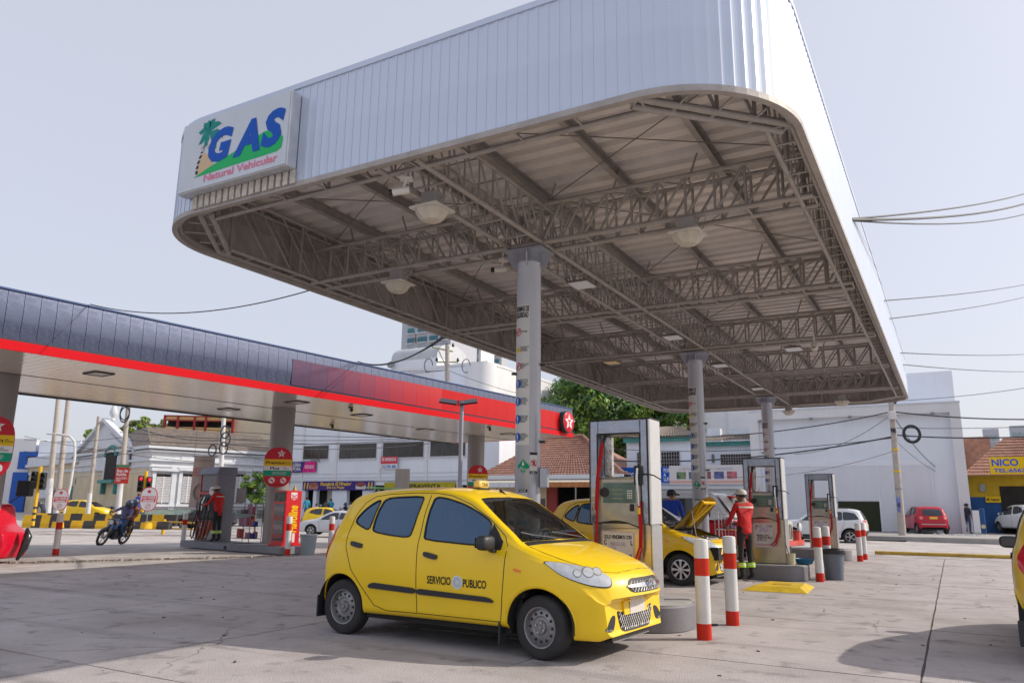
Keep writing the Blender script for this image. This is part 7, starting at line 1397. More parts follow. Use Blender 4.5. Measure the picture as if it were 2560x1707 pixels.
# ---- old neoclassical building on the left
oc_ = P(366, 1270, 66); e1 = Vector((.27, .963)); ang = atan2(.963, .27)
ob = thing('neoclassical_building', 'old cream and white neoclassical building with gable, tiled roof and louvred windows', 'building', (oc_.x, oc_.y, terrain(oc_.x, oc_.y) - .4), ang); zO = ob.location.z
def z1(px, py): s, z = onPl(px, py, oc_, (.27, .963)); return s, z - zO          # along the wing (local x), front plane y=0
def z2(px, py): s, z = onPl(px, py, oc_, (-.963, .27)); return s, z - zO         # along the gable front (local y), plane x=0
ev = z1(366, 1112)[1]; pl_ = z1(430, 1273)[1]; LW = z1(690, 1200)[0]; LG = z2(192, 1200)[0]
MB().bx(0, LW, 0, LG, 0, ev).build('wall', m_ww, ob); MB().bx(-.02, LW, -.10, -.001, 0, pl_).build('plinth', m_plinth, ob); MB().bx(-.10, -.001, -.1, LG + 10, 0, z2(280, 1266)[1]).build('plinth', m_plinth, ob)
MB().bx(-.06, -.001, .5, LG, z2(280, 1266)[1], z2(280, 1176)[1]).build('ochre_panel', m_beige, ob)
for zz, pr_, hh in ((ev - .25, .55, .25), (ev - .5, .35, .12), (z1(366, 1150)[1], .28, .18), (z1(366, 1165)[1], .16, .1), (z1(366, 1178)[1], .12, .08)): MB().bx(-pr_, LW, -pr_, LG, zz, zz + hh).build('cornice', m_stone, ob)
rd = z1(640, 1090)[1]
roofrows('roof', ob, m_tileg, (-.5, -.6, ev), (LW, -.6, ev), (LW, 4.2, ev + 1.9), (-.5 + 1.2, 4.2, ev + 1.9), 10, 60, .06, .05); mb = MB(); mb.add([(.7, 4.2, ev + 1.9), (LW, 4.2, ev + 1.9), (LW, LG, ev), (-.5, LG, ev), (-.5, -.6, ev)], [(0, 1, 2, 3), (0, 3, 4)]); mb.build('roof_back', m_tileg, ob)
for a, b in ((389, 421), (455, 477), (522, 545), (586, 606), (639, 652)):
 s0, z1_ = z1(a, 1184); s1, z0_ = z1(b, 1257); wn = MB().bx(s0, s1, -.12, -.02, z0_, z1_).build('window', m_inside, ob)
 MB().bx(s0 - .3, s0, -.22, -.001, z0_ - .1, z1_ + .25).build('window_jamb', m_stone, ob); MB().bx(s1, s1 + .3, -.22, -.001, z0_ - .1, z1_ + .25).build('window_jamb', m_stone, ob); MB().bx(s0 - .5, s1 + .5, -.45, -.001, z1_ + .25, z1_ + .5).build('window_head', m_stone, ob); MB().bx(s0 - .4, s1 + .4, -.35, -.001, z0_ - .3, z0_ - .1).build('window_sill', m_stone, ob); MB().bx(s0 - .2, s1 + .2, -.06, -.001, z1_ + .9, z1_ + 1.5).build('frieze_panel', m_stone, ob)
 n = 16
 for i in range(n): zz = lerp(z0_, z1_ - .25, i / n); MB().box(((s0 + s1) / 2, -.16, zz + .09), (s1 - s0 - .1, .05, (z1_ - z0_) / n * .62), M=Matrix.Rotation(.5, 3, 'X')).build('louvre', m_ww, wn)
 MB().bx((s0 + s1) / 2 - .04, (s0 + s1) / 2 + .04, -.21, -.13, z0_, z1_ - .2).build('mullion', m_ww, wn)
for a in (432, 500, 565, 622): s0 = z1(a, 1200)[0]; MB().bx(s0 - .25, s0 + .25, -.15, -.001, pl_, z1(366, 1165)[1]).build('pilaster', m_stone, ob)
# gable
gy0, gz0 = z2(343, 1121); gy1, _ = z2(198, 1121); gyp, gzp = z2(271, 1053)
def gprism(poly, x0, th, m, nm): mb = MB(); mb.prism(poly, (x0, 0, 0), (0, 1, 0), (0, 0, 1), th); return mb.build(nm, m, ob)
gprism([(gy0 - .4, gz0), (gy1 + .4, gz0), (gyp, gzp)], -.16, .14, m_stone, 'gable_wall')
for (a, za), (b, zb2) in (((gy0 - .6, gz0), (gyp, gzp + .3)), ((gy1 + .6, gz0), (gyp, gzp + .3))): 
 dz = zb2 - za; dy = b - a; gprism([(a, za - .35), (b, zb2 - .35), (b, zb2), (a, za)], -.55, .55, m_stone, 'raking_cornice')
gprism([(z2(310, 1150)[0], z2(310, 1150)[1] - 1), (z2(245, 1150)[0], z2(245, 1150)[1] - 1), (z2(245, 1150)[0], z2(245, 1128)[1]), (z2(285, 1084)[0], z2(285, 1084)[1]), (z2(330, 1128)[0], z2(330, 1128)[1]), (z2(330, 1150)[0], z2(330, 1150)[1] - 1)], -.35, .18, m_stone, 'inner_gable')
MB().lathe([(.2, 0), (.22, .15), (.12, .3), (.34, .6), (.36, .95), (.2, 1.4), (.0, 1.7)], 16, c=(.2, gyp - .6, gzp), cap=False).build('finial', m_stone, ob, smooth=40)
ya, zt_ = z2(304, 1140); yb_, zbm = z2(270, 1200); wp = [(ya, zbm), (yb_, zbm)] + [(lerp(yb_, ya, .5 - .5 * cos(pi * i / 10)), zt_ + .9 * sin(pi * i / 10)) for i in range(11)]
o = gprism(wp, -.42, .06, m_inside, 'arched_window'); mb = MB(); mb.path([(-.46, y_, z_) for y_, z_ in wp[2:]], .18, 6); mb.build('arch_moulding', m_tealp, ob); MB().bx(-.8, -.1, ya - .5 if ya < yb_ else yb_ - .5, max(ya, yb_) + .5, zbm - .3, zbm).build('window_sill', m_tealp, ob)
for yy in (ya - .3, yb_ + .3): MB().bx(-.5, -.1, yy - .15, yy + .15, zbm - 1.3, zbm - .3).build('bracket', m_tealp, ob, bevel=.05); MB().bx(-.40, -.1, yy - .2, yy + .2, zbm, zt_).build('window_jamb', m_stone, ob)
gprism([(z2(302, 1)[0], z2(300, 1245)[1]), (z2(266, 1)[0], z2(300, 1245)[1]), (z2(266, 1)[0], z2(300, 1213)[1]), (z2(302, 1)[0], z2(300, 1213)[1])], -.12, .07, m_stone, 'blind_panel')
# left wing of the same building, with teal door
LL = z2(60, 1200)[0]; zw_ = z2(150, 1160)[1]
lwg = MB().bx(.3, 9, LG, LL, 0, zw_).build('left_wing_wall', m_beige, ob); MB().bx(-.1, 9, LG, LL, zw_, zw_ + .35).build('cornice', m_stone, ob); MB().bx(.1, 9, LG, LL, zw_ + .35, zw_ + 1.2).build('parapet', m_stone, ob); MB().bx(.18, .299, LG, LL, z2(150, 1180)[1], z2(150, 1180)[1] + .25).build('cornice', m_stone, ob)
ya, zt_ = z2(211, 1205); yb_, _ = z2(186, 1205); MB().bx(.24, .299, min(ya, yb_), max(ya, yb_), 0, zt_).build('door', mat('door_brown', (.20, .14, .09), .7), ob); wp = [(lerp(ya, yb_, .5 - .5 * cos(pi * i / 10)), zt_ + .95 * sin(pi * i / 10)) for i in range(11)]; mb = MB(); mb.path([(.2, a, b) for a, b in wp], .2, 6); mb.build('door_arch', m_tealp, ob); MB().bx(.1, .29, min(ya, yb_) - .2, max(ya, yb_) + .2, zt_ - .2, zt_).build('door_transom', m_tealp, ob)
for a in (172, 140, 112): yy = z2(a, 1220)[0]; MB().bx(.22, .299, yy - .4, yy + .4, z2(150, 1255)[1], z2(150, 1215)[1]).build('small_window', m_tealp, ob)
# far left blue and white buildings, ochre and red block
d_ = 95; p0 = P(-30, 1262, d_); t = thingw('blue_white_building', 'stepped white building with a blue painted storey at the far left', 'building', (p0.x, p0.y, -.5)); 
def lf(px, py): s, z = onPl(px, py, p0, (cos(YAW), sin(YAW))); return s, z + .5
t.rotation_euler = (0, 0, YAW); a0 = lf(-60, 1)[0]
for nm, pa, pb, ptop, pbot, m, y_ in (('wall', -60, 200, 1100, 1290, m_ww2, 1.0), ('tower_step', 50, 72, 1106, 1200, m_ww, .6), ('gabled_part', 100, 178, 1102, 1290, m_ww2, .0), ('blue_storey', 45, 102, 1128, 1172, mat('cobalt_wall', (.02, .10, .42), .8), .3), ('white_front', 0, 60, 1095, 1290, m_ww, .4), ('blue_base', 36, 58, 1180, 1290, mat('cobalt_wall', (.02, .10, .42), .8), -.3)):
 s0, zt_ = lf(pa, ptop); s1, zb0 = lf(pb, pbot); MB().bx(s0, s1, y_, y_ + 6, max(0, zb0) if pbot < 1280 else 0, zt_).build(nm, m, t)
s0, zt_ = lf(66, 1140); s1, zb0 = lf(90, 1152); MB().bx(s0, s1, .2, .29, zb0, zt_).build('window', m_inside, t)
d_ = 92; p0 = P(500, 1262, d_); t = thing('ochre_building', 'ochre building with red frame and open upper floor behind the tiled roof', 'building', (p0.x, p0.y, -.5), YAW + .1)
def lf2(px, py): s, z = onPl(px, py, p0, (cos(YAW + .1), sin(YAW + .1))); return s, z + .5
m_och = mat('ochre_bright', (.58, .38, .16), .8, var=.1, vs=.5); m_redt = mat('red_frame', (.30, .04, .04), .7); s0, zt_ = lf2(412, 1037); s1, zq = lf2(584, 1040); MB().bx(s0, s1, .0, 8, 0, lf2(500, 1068)[1]).build('lower_wall', m_och, t); MB().bx(s0, s1, .0, 8, lf2(500, 1051)[1], zt_).build('upper_wall', m_och, t); MB().bx(s0 + .1, s1 - .1, 1.0, 7, lf2(500, 1068)[1], lf2(500, 1051)[1]).build('open_floor', m_inside, t)
for a in (412, 445, 487, 515, 583): xx = lf2(a, 1050)[0]; MB().bx(xx - .13, xx + .13, -.1, .3, lf2(500, 1085)[1], zt_).build('red_post', m_redt, t)
MB().bx(s0, s1, -.12, 0, lf2(500, 1053)[1], lf2(500, 1050)[1]).build('red_beam', m_redt, t); MB().bx(s0, s1, -.1, 0, zt_ - .14, zt_).build('red_eave', m_redt, t); s2, _ = lf2(700, 1040); MB().bx(s1, s2, .5, 8, 0, lf2(640, 1044)[1]).build('cream_wall', mat('cream_wall', (.58, .50, .36), .8, var=.1, vs=.5), t)
# ------------------------------------------------------------------ people
m_skin = mat('skin_brown', (.22, .105, .06), .55, var=.06, vs=6); m_skin2 = mat('skin_tan', (.34, .18, .11), .55, var=.06, vs=6); m_hair = mat('hair_black', (.012, .010, .010), .7)
m_sred = mat('shirt_red', (.55, .012, .016), .75, var=.15, vs=9, bump=.4, bs=14); m_jean = mat('jeans', (.035, .075, .17), .8, var=.3, vs=8); m_blk = mat('trousers_black', (.018, .018, .020), .8, var=.2, vs=8, bump=.3, bs=14); m_shoe = mat('boots', (.012, .012, .012), .45)
m_sblue = mat('shirt_blue', (.01, .055, .42), .75, var=.1, vs=8, bump=.3, bs=12); m_scyan = mat('shirt_cyan', (.03, .30, .45), .8); m_spurp = mat('shirt_indigo', (.13, .13, .27), .8, var=.15, vs=8, bump=.3, bs=12); m_swht = mat('shirt_white', (.62, .62, .62), .8); m_shiv = mat('reflective_band', (.45, .75, .06), .5); m_silv = mat('reflective_silver', (.65, .66, .55), .4); m_cap = mat('cap_white', (.58, .56, .52), .7); m_capb = mat('cap_navy', (.02, .025, .05), .7); m_helm = mat('helmet', (.03, .045, .10), .2, coat=.6, var=.8, vs=7)
BASE = dict(pel=(0, 0, .93), spi=(0, 0, 1.14), che=(0, .0, 1.34), nek=(0, .005, 1.475), hed=(0, .02, 1.575), top=(0, .015, 1.655), nos=(0, .105, 1.57),
   shL=(-.175, 0, 1.405), elL=(-.235, -.02, 1.13), wrL=(-.25, .06, .88), haL=(-.25, .09, .80), hiL=(-.095, 0, .88), knL=(-.105, .02, .49), anL=(-.11, -.03, .10), toL=(-.12, .13, .035),
   shR=(.175, 0, 1.405), elR=(.235, -.02, 1.13), wrR=(.25, .06, .88), haR=(.25, .09, .80), hiR=(.095, 0, .88), knR=(.105, .02, .49), anR=(.11, -.03, .10), toR=(.12, .13, .035))
RAD_ = dict(pel=.135, spi=.125, che=.145, nek=.055, hed=.092, top=.062, nos=.012, sh=.066, el=.047, wr=.033, ha=.036, hi=.088, kn=.060, an=.043, to=.036)
BONES = [('pel', 'spi', 't'), ('spi', 'che', 't'), ('che', 'nek', 't'), ('nek', 'hed', 'h'), ('hed', 'top', 'h'), ('hed', 'nos', 'h')]
for s_ in 'LR': BONES += [('che', 'sh' + s_, 't'), ('sh' + s_, 'el' + s_, 'u'), ('el' + s_, 'wr' + s_, 'f'), ('wr' + s_, 'ha' + s_, 'd'), ('pel', 'hi' + s_, 'p'), ('hi' + s_, 'kn' + s_, 'p'), ('kn' + s_, 'an' + s_, 'l'), ('an' + s_, 'to' + s_, 's')]
def person(label, loc, rz, mats, pose=None, group=None, s=1., cap=None, capm=None, fingers=False, bands=False, tilt=None, cloth=None):
 J = dict(BASE); J.update(pose or {}); t = thing('person', label, 'person', loc, rz, group)
 if tilt: t.rotation_euler = tilt
 bm = bmesh.new(); lay = bm.verts.layers.skin.verify(); V = {}
 for k, p in J.items():
  v = bm.verts.new(Vector(p) * s); key = k if k in RAD_ else k[:2]; r = RAD_[key] * s; v[lay].radius = (r, r * (.74 if k in ('pel', 'spi', 'che') else 1)); V[k] = v
 V['pel'][lay].use_root = True
 for a, b, _ in BONES: bm.edges.new((V[a], V[b]))
 if fingers:
  for sd in 'LR':
   h = Vector(J['ha' + sd]); w_ = Vector(J['wr' + sd]); d = (h - w_).normalized(); side_ = d.cross(Vector((1, .3, .1))).normalized()
   for i, (o, ln) in enumerate(((-.026, .062), (-.009, .075), (.009, .070), (.026, .055), (.05, .045))):
    b0 = h + side_ * o + (d * .01 if i < 4 else -d * .045); tip = b0 + d * ln * .6 + Vector((0, .012, 0)); tip2 = tip + d * ln * .35 + Vector((0, .016, 0))
    if i == 4: tip = b0 + side_ * .02 + d * .03; tip2 = tip + d * .03
    q0 = bm.verts.new(b0 * s); q1 = bm.verts.new(tip * s); q2 = bm.verts.new(tip2 * s)
    for q in (q0, q1, q2): q[lay].radius = (.0095 * s, .0095 * s)
    bm.edges.new((V['ha' + sd], q0)); bm.edges.new((q0, q1)); bm.edges.new((q1, q2))
 me = bpy.data.meshes.new('tmp'); bm.to_mesh(me); bm.free(); ob = bpy.data.objects.new('tmp', me); COL.objects.link(ob); ob.modifiers.new('s', 'SKIN').use_smooth_shade = True; m_ = ob.modifiers.new('d', 'SUBSURF'); m_.levels = 1; m_.render_levels = 1
 dg = bpy.context.evaluated_depsgraph_get(); me2 = bpy.data.meshes.new_from_object(ob.evaluated_get(dg)); bpy.data.objects.remove(ob); bpy.data.meshes.remove(me)
 me2.materials.clear(); names = ['t', 'u', 'f', 'd', 'p', 'l', 's', 'h']; 
 for k in names: me2.materials.append(mats.get(k, mats['t']))
 segs = [(Vector(J[a]) * s, Vector(J[b]) * s, c, RAD_[b if b in RAD_ else b[:2]] * s) for a, b, c in BONES]
 for f in me2.polygons:
  c = f.center; best = None
  for a, b, k, r in segs:
   ab = b - a; u = max(0, min(1, (c - a).dot(ab) / max(ab.length_squared, 1e-9))); d = (c - a - ab * u).length - r
   if best is None or d < best[0]: best = (d, k, u)
  k = best[1]; 
  f.material_index = names.index(k); f.use_smooth = True
 body = mkobj('body', me2, t); h = Vector(J['hed']) * s; tp = Vector(J['top']) * s; up = (tp - h).normalized(); fw = (Vector(J['nos']) * s - h); fw = (fw - up * fw.dot(up)).normalized(); rt = fw.cross(up); Mh = Matrix((rt, fw, up)).transposed()
 R = .098 * s
 if cap != 'helmet':
  MB().lathe([(R * 1.02, -.02 * s), (R * 1.06, .02 * s), (R * .98, .06 * s), (R * .70, .10 * s), (R * .3, .118 * s), (0, .12 * s)], 16, c=h + up * .02 * s - fw * .012 * s, M=Mh, cap=False).build('hair', m_hair, t, smooth=60)
  for sgn in (-1, 1): MB().lathe([(0, -.008), (.011, 0), (0, .008)], 8, c=h + rt * .034 * sgn * s + fw * .084 * s + up * .012 * s, M=Mh, cap=False).build('eye', m_hair, t); MB().lathe([(0, -.028), (.014, -.01), (.016, .012), (0, .03)], 8, c=h + rt * .096 * sgn * s, M=Mh, cap=False).build('ear', mats['h'], t)
  MB().box(h + fw * .088 * s - up * .045 * s, (.045 * s, .012 * s, .010 * s), M=Mh).build('mouth', mat('lips', (.18, .06, .05), .6), t)
 if cap == 'cap':
  MB().lathe([(R * 1.08, .02 * s), (R * 1.09, .045 * s), (R * .98, .085 * s), (R * .6, .118 * s), (0, .125 * s)], 18, c=h + up * .02 * s - fw * .01 * s, M=Mh, cap=False).build('cap', capm, t, smooth=60); mb = MB(); mb.prism([(-.075 * s, 0), (.075 * s, 0), (.06 * s, .085 * s), (.0, .105 * s), (-.06 * s, .085 * s)], h + up * .052 * s + fw * .085 * s, rt, (fw - up * .25).normalized(), .006); mb.build('cap_peak', capm, t)
 if cap == 'helmet':
  MB().lathe([(R * 1.18, -.09 * s), (R * 1.30, -.02 * s), (R * 1.32, .04 * s), (R * 1.15, .11 * s), (R * .6, .155 * s), (0, .165 * s)], 20, c=h - fw * .01 * s, M=Mh, cap=False).build('helmet', capm or m_helm, t, smooth=60); MB().box(h + fw * .118 * s + up * .015 * s, (.17 * s, .05 * s, .075 * s), M=Mh).build('visor', g_dark, t, bevel=.02); MB().box(h + fw * .105 * s - up * .07 * s, (.15 * s, .07 * s, .05 * s), M=Mh).build('chin_guard', m_plast, t, bevel=.02)
 if bands:
  for sd in 'LR':
   a, k = Vector(J['an' + sd]) * s, Vector(J['kn' + sd]) * s; p0 = a.lerp(k, .38); p1 = a.lerp(k, .60); MB().tube(p0, p1, .078 * s, .080 * s, 14).build('reflective_band', m_shiv, t, smooth=60); MB().tube(a.lerp(k, .47), a.lerp(k, .52), .081 * s, .081 * s, 14).build('reflective_stripe', m_silv, t, smooth=60)
  c = Vector(J['che']) * s; d_ = (Vector(J['shR']) - Vector(J['shL'])).normalized(); b_ = -d_.cross(Vector((0, 0, 1))) if False else Vector((0, -1, 0)); 
  pts = [c + Vector((x * s, -sqrt(max(0, .122 ** 2 * (1 - (x / .21) ** 2))) * s - .012 * s, (.035 - abs(x) * .0) * s)) for x in [-.17 + .034 * i for i in range(11)]]; mb = MB(); k = len(pts); mb.add([p - Vector((0, 0, .016 * s)) for p in pts] + [p + Vector((0, 0, .016 * s)) for p in pts], [(i, i + 1, k + i + 1, k + i) for i in range(k - 1)]); mb.build('reflective_back_stripe', m_silv, t, smooth=60)
  MB().lathe([(.14 * s, 0), (.142 * s, .05 * s), (.135 * s, .1 * s)], 18, c=(0, 0, .90 * s), M=Matrix.Diagonal((1.05, .78, 1))).build('shirt_hem', mats['t'], t, smooth=60)
 return t
def outfit(shirt, pants, skin=m_skin, longs=False, shorts=False, shoe=m_shoe): return dict(t=shirt, u=shirt, f=shirt if longs else skin, d=skin, p=pants, l=skin if shorts else pants, s=shoe, h=skin)
ATT = outfit(m_sred, m_blk, longs=True)
# attendant by the second pump, back to us, leaning to the engine
person('attendant in red shirt, black trousers and white cap leaning over the open taxi engine', (-3.50, 15.22, 0), radians(50), ATT, dict(elR=(.23, .12, 1.16), wrR=(.16, .33, 1.06), haR=(.12, .40, 1.05), elL=(-.24, .10, 1.15), wrL=(-.18, .32, 1.03), haL=(-.14, .39, 1.02), hed=(-.01, .05, 1.575), top=(-.01, .05, 1.66), nos=(-.05, .14, 1.55)), s=.985, cap='cap', capm=m_cap, fingers=True, bands=True, group='station attendants in red')
q = IL(-1.02, -.33); person('attendant in red shirt and pale cap facing the left fuel pump', (q[0], q[1], .2), radians(98), ATT, dict(che=(.02, .06, 1.32), nek=(.02, .12, 1.44), hed=(.02, .16, 1.535), top=(.02, .17, 1.62), nos=(.02, .25, 1.51), spi=(0, .02, 1.13), shL=(-.16, .06, 1.385), shR=(.19, .06, 1.385), elR=(.26, .10, 1.10), wrR=(.27, .16, .86), haR=(.27, .18, .79), elL=(-.2, .2, 1.15), wrL=(-.15, .4, 1.1), haL=(-.14, .46, 1.1)), s=.97, cap='cap', capm=m_cap, fingers=True, bands=True, group='station attendants in red')
q = IL(.35, .62); person('attendant in dark red standing behind the wire rack', (q[0], q[1], .0), radians(215), outfit(mat('shirt_maroon', (.25, .012, .02), .8), m_blk, longs=True), None, s=.99, cap='cap', capm=mat('cap_lilac', (.38, .34, .45), .7), group='station attendants in red')
person('man in blue shirt and navy cap standing behind the open taxi hood', (-5.50, 17.05, 0), radians(10), outfit(m_sblue, m_jean, m_skin2), dict(hed=(.0, .05, 1.56), top=(0, .06, 1.645), nos=(.08, .10, 1.53)), s=1.02, cap='cap', capm=m_capb)
# street people
def street(px, py, d, rz, label, fit, pose=None, s=1., cap=None, capm=None, z=None):
 p = P(px, py, d); return person(label, (p.x, p.y, p.z if z is None else z), rz, fit, pose, None, s, cap, capm)
street(764, 1300, 62, YAW + .3, 'pedestrian in bright cyan shirt near the oil cabinet, back turned', outfit(m_scyan, m_jean), s=1.05)
SIT = dict(pel=(0, 0, .78), spi=(0, .03, .99), che=(0, .07, 1.19), nek=(0, .10, 1.32), hed=(0, .13, 1.42), top=(0, .13, 1.50), nos=(0, .215, 1.41), shL=(-.175, .08, 1.25), shR=(.175, .08, 1.25), elL=(-.25, .22, 1.03), elR=(.25, .22, 1.03), wrL=(-.27, .45, 1.02), wrR=(.27, .45, 1.02), haL=(-.27, .53, 1.03), haR=(.27, .53, 1.03), hiL=(-.10, .05, .76), hiR=(.10, .05, .76), knL=(-.16, .42, .70), knR=(.16, .42, .70), anL=(-.17, .28, .30), anR=(.17, .28, .30), toL=(-.18, .44, .26), toR=(.18, .44, .26))
# motorcycles
m_mblk = mat('bike_black', (.02, .022, .03), .3, coat=.4); m_mblue = mat('bike_blue', (.05, .14, .35), .3, coat=.5); m_myel = mat('bike_yellow', (.62, .42, .02), .3, coat=.4)
def bike(name, label, loc, rot, tank, group=None):
 t = thing(name, label, 'motorcycle', loc, 0, group); t.rotation_euler = rot
 for y_ in (.62, -.62):
  e = mkobj('wheel', None, t, (0, y_, .30)); My2 = Matrix.Rotation(pi / 2, 3, 'Y'); MB().path([(0, .265 * cos(a * pi / 14), .265 * sin(a * pi / 14)) for a in range(28)], .042, 8, closed=True).build('tyre', m_tyre, e, smooth=50); MB().path([(0, .215 * cos(a * pi / 14), .215 * sin(a * pi / 14)) for a in range(28)], .016, 6, closed=True).build('rim', m_rim, e, smooth=50)
  for i in range(5): a = i * 2 * pi / 5; MB().tube((0, 0, 0), (0, .215 * cos(a), .215 * sin(a)), .014).build('spoke', m_rim, e)
  MB().tube((-.06, 0, 0), (.06, 0, 0), .035).build('hub', m_rim, e)
 for x_ in (-.075, .075): MB().tube((x_, .62, .30), (x_ * .9, .40, .92), .022).build('fork', m_rim, t)
 MB().path([(0, .62 + .335 * cos(a), .30 + .335 * sin(a)) for a in [.35 + .19 * i for i in range(9)]], .05, 6).build('front_fender', m_mblk, t); MB().path([(-.36, .28, 1.06), (-.22, .36, 1.02), (0, .40, .98), (.22, .36, 1.02), (.36, .28, 1.06)], .016, 6).build('handlebar', m_plast, t)
 for x_ in (-.36, .36): MB().tube((x_, .28, 1.06), (x_ * 1.05, .22, 1.05), .022).build('grip', m_plast, t); MB().path([(x_ * .75, .32, 1.04), (x_ * .85, .34, 1.2)], .007).build('mirror_stalk', m_plast, t); MB().lathe([(.055, 0), (.055, .015)], 12, c=(x_ * .88, .335, 1.23), M=Matrix.Rotation(pi / 2, 3, 'X')).build('mirror', m_plast, t); MB().box((x_ * .5, .44, .88), (.07, .05, .05)).build('indicator', m_amber, t)
 MB().box((0, .46, .86), (.20, .12, .20)).build('headlamp_cowl', m_mblk, t, bevel=.04); MB().box((0, .525, .84), (.16, .02, .14)).build('headlamp', m_refl, t, bevel=.02); mb = MB(); mb.add([(-.12, .42, .96), (.12, .42, .96), (.10, .34, 1.12), (-.10, .34, 1.12)], [(0, 1, 2, 3)]); mb.build('flyscreen', m_mblk, t)
 b = bmesh.new(); bmesh.ops.create_uvsphere(b, u_segments=16, v_segments=10, radius=1)
 for v in b.verts: v.co = Vector((v.co.x * .15, .14 + v.co.y * .27, .80 + v.co.z * .13))
 me = bpy.data.meshes.new('tank'); b.to_mesh(me); b.free(); me.materials.append(tank); me.shade_smooth(); mkobj('tank', me, t)
 MB().box((0, -.35, .77), (.24, .72, .10)).build('seat', m_plast, t, bevel=.04, bseg=2); MB().box((0, .05, .43), (.30, .46, .38)).build('engine', m_mblk, t, bevel=.05); MB().box((0, -.35, .62), (.26, .5, .2)).build('side_panel', m_mblk, t, bevel=.05); MB().box((0, .34, .72), (.34, .16, .22)).build('shroud', tank, t, bevel=.05); MB().path([(.05, .22, .5), (.10, .30, .35), (.12, .1, .25), (.14, -.3, .28), (.16, -.75, .38)], .035, 8).build('exhaust', m_rim, t, smooth=50)
 for x_ in (-.09, .09): MB().path([(x_, .40, .85), (x_, .2, .62), (x_, -.2, .55), (x_, -.62, .32)], .022, 6).build('frame_tube', m_mblk, t); MB().path([(x_, -.25, .6), (x_, -.62, .74)], .02, 6).build('rear_subframe', m_mblk, t); MB().tube((x_ * 1.5, -.5, .32), (x_ * 1.3, -.42, .70), .03).build('shock', m_plast, t)
 MB().box((0, -.80, .74), (.14, .12, .08)).build('tail_lamp', m_tail, t, bevel=.02); MB().box((0, -.82, .52), (.16, .02, .16)).build('rear_guard', m_plast, t); MB().tube((-.28, -.1, .30), (.28, -.1, .30), .014).build('footrest', m_rim, t); MB().tube((-.28, -.45, .38), (.28, -.45, .38), .014).build('pillion_footrest', m_rim, t)
 return t
mc = P(276, 1362, 27.6); hd = atan2(mc.y, mc.x) + pi - radians(33); eu = Matrix.Rotation(hd - pi / 2, 4, 'Z') @ Matrix.Rotation(radians(-19), 4, 'Y')
mz = mc.z; bike('motorcycle', 'dark motorcycle leaning into the turn on the left forecourt', (mc.x, mc.y, mz), eu.to_euler(), m_mblue)
RID = dict(SIT); RID.update(wrL=(-.33, .46, 1.06), haL=(-.35, .52, 1.06), wrR=(.33, .46, 1.06), haR=(.35, .52, 1.06), elL=(-.30, .26, 1.08), elR=(.30, .26, 1.08), knL=(-.20, .36, .66), knR=(.20, .36, .66), anL=(-.21, .08, .34), anR=(.21, .08, .34), toL=(-.22, .22, .29), toR=(.22, .22, .29))
def seat_on(off): v = eu.to_3x3() @ Vector(off); return (mc.x + v.x, mc.y + v.y, mz + v.z)
person('rider in indigo T-shirt, jeans and helmet steering the motorcycle', seat_on((0, -.20, .06)), 0, outfit(m_spurp, m_jean), RID, cap='helmet', tilt=eu.to_euler()); PIL = dict(RID); PIL.update(wrL=(-.16, .30, .98), haL=(-.14, .36, .98), wrR=(.16, .30, .98), haR=(.14, .36, .98), elL=(-.24, .12, 1.0), elR=(.24, .12, 1.0), knL=(-.24, .30, .70), knR=(.24, .30, .70), anL=(-.24, .10, .40), anR=(.24, .10, .40), toL=(-.25, .22, .36), toR=(.25, .22, .36))
person('pillion passenger with bare arms and helmet behind the rider', seat_on((0, -.52, .10)), 0, outfit(mat('top_orange', (.36, .12, .06), .8), m_blk, shorts=True, shoe=mat('shoe_yellow', (.65, .42, .02), .6)), PIL, cap='helmet', tilt=eu.to_euler())
street(341, 1290, 60, YAW, 'pedestrian in cobalt blue clothes behind the motorcycle riders', outfit(m_sblue, m_sblue, longs=True), s=1.0)
p = P(105, 1305, 52); person('worker in navy with hi-vis stripes bending near the left barrier', (p.x, p.y, p.z - .1), YAW + 1.2, outfit(m_capb, m_capb, longs=True), dict(che=(0, .25, 1.18), nek=(0, .36, 1.28), hed=(0, .44, 1.34), top=(0, .48, 1.41), nos=(0, .52, 1.29), spi=(0, .10, 1.06), shL=(-.17, .27, 1.22), shR=(.17, .27, 1.22), elL=(-.22, .35, .98), elR=(.22, .35, .98), wrL=(-.2, .42, .78), wrR=(.2, .42, .78), haL=(-.2, .44, .71), haR=(.2, .44, .71)), cap='helmet')
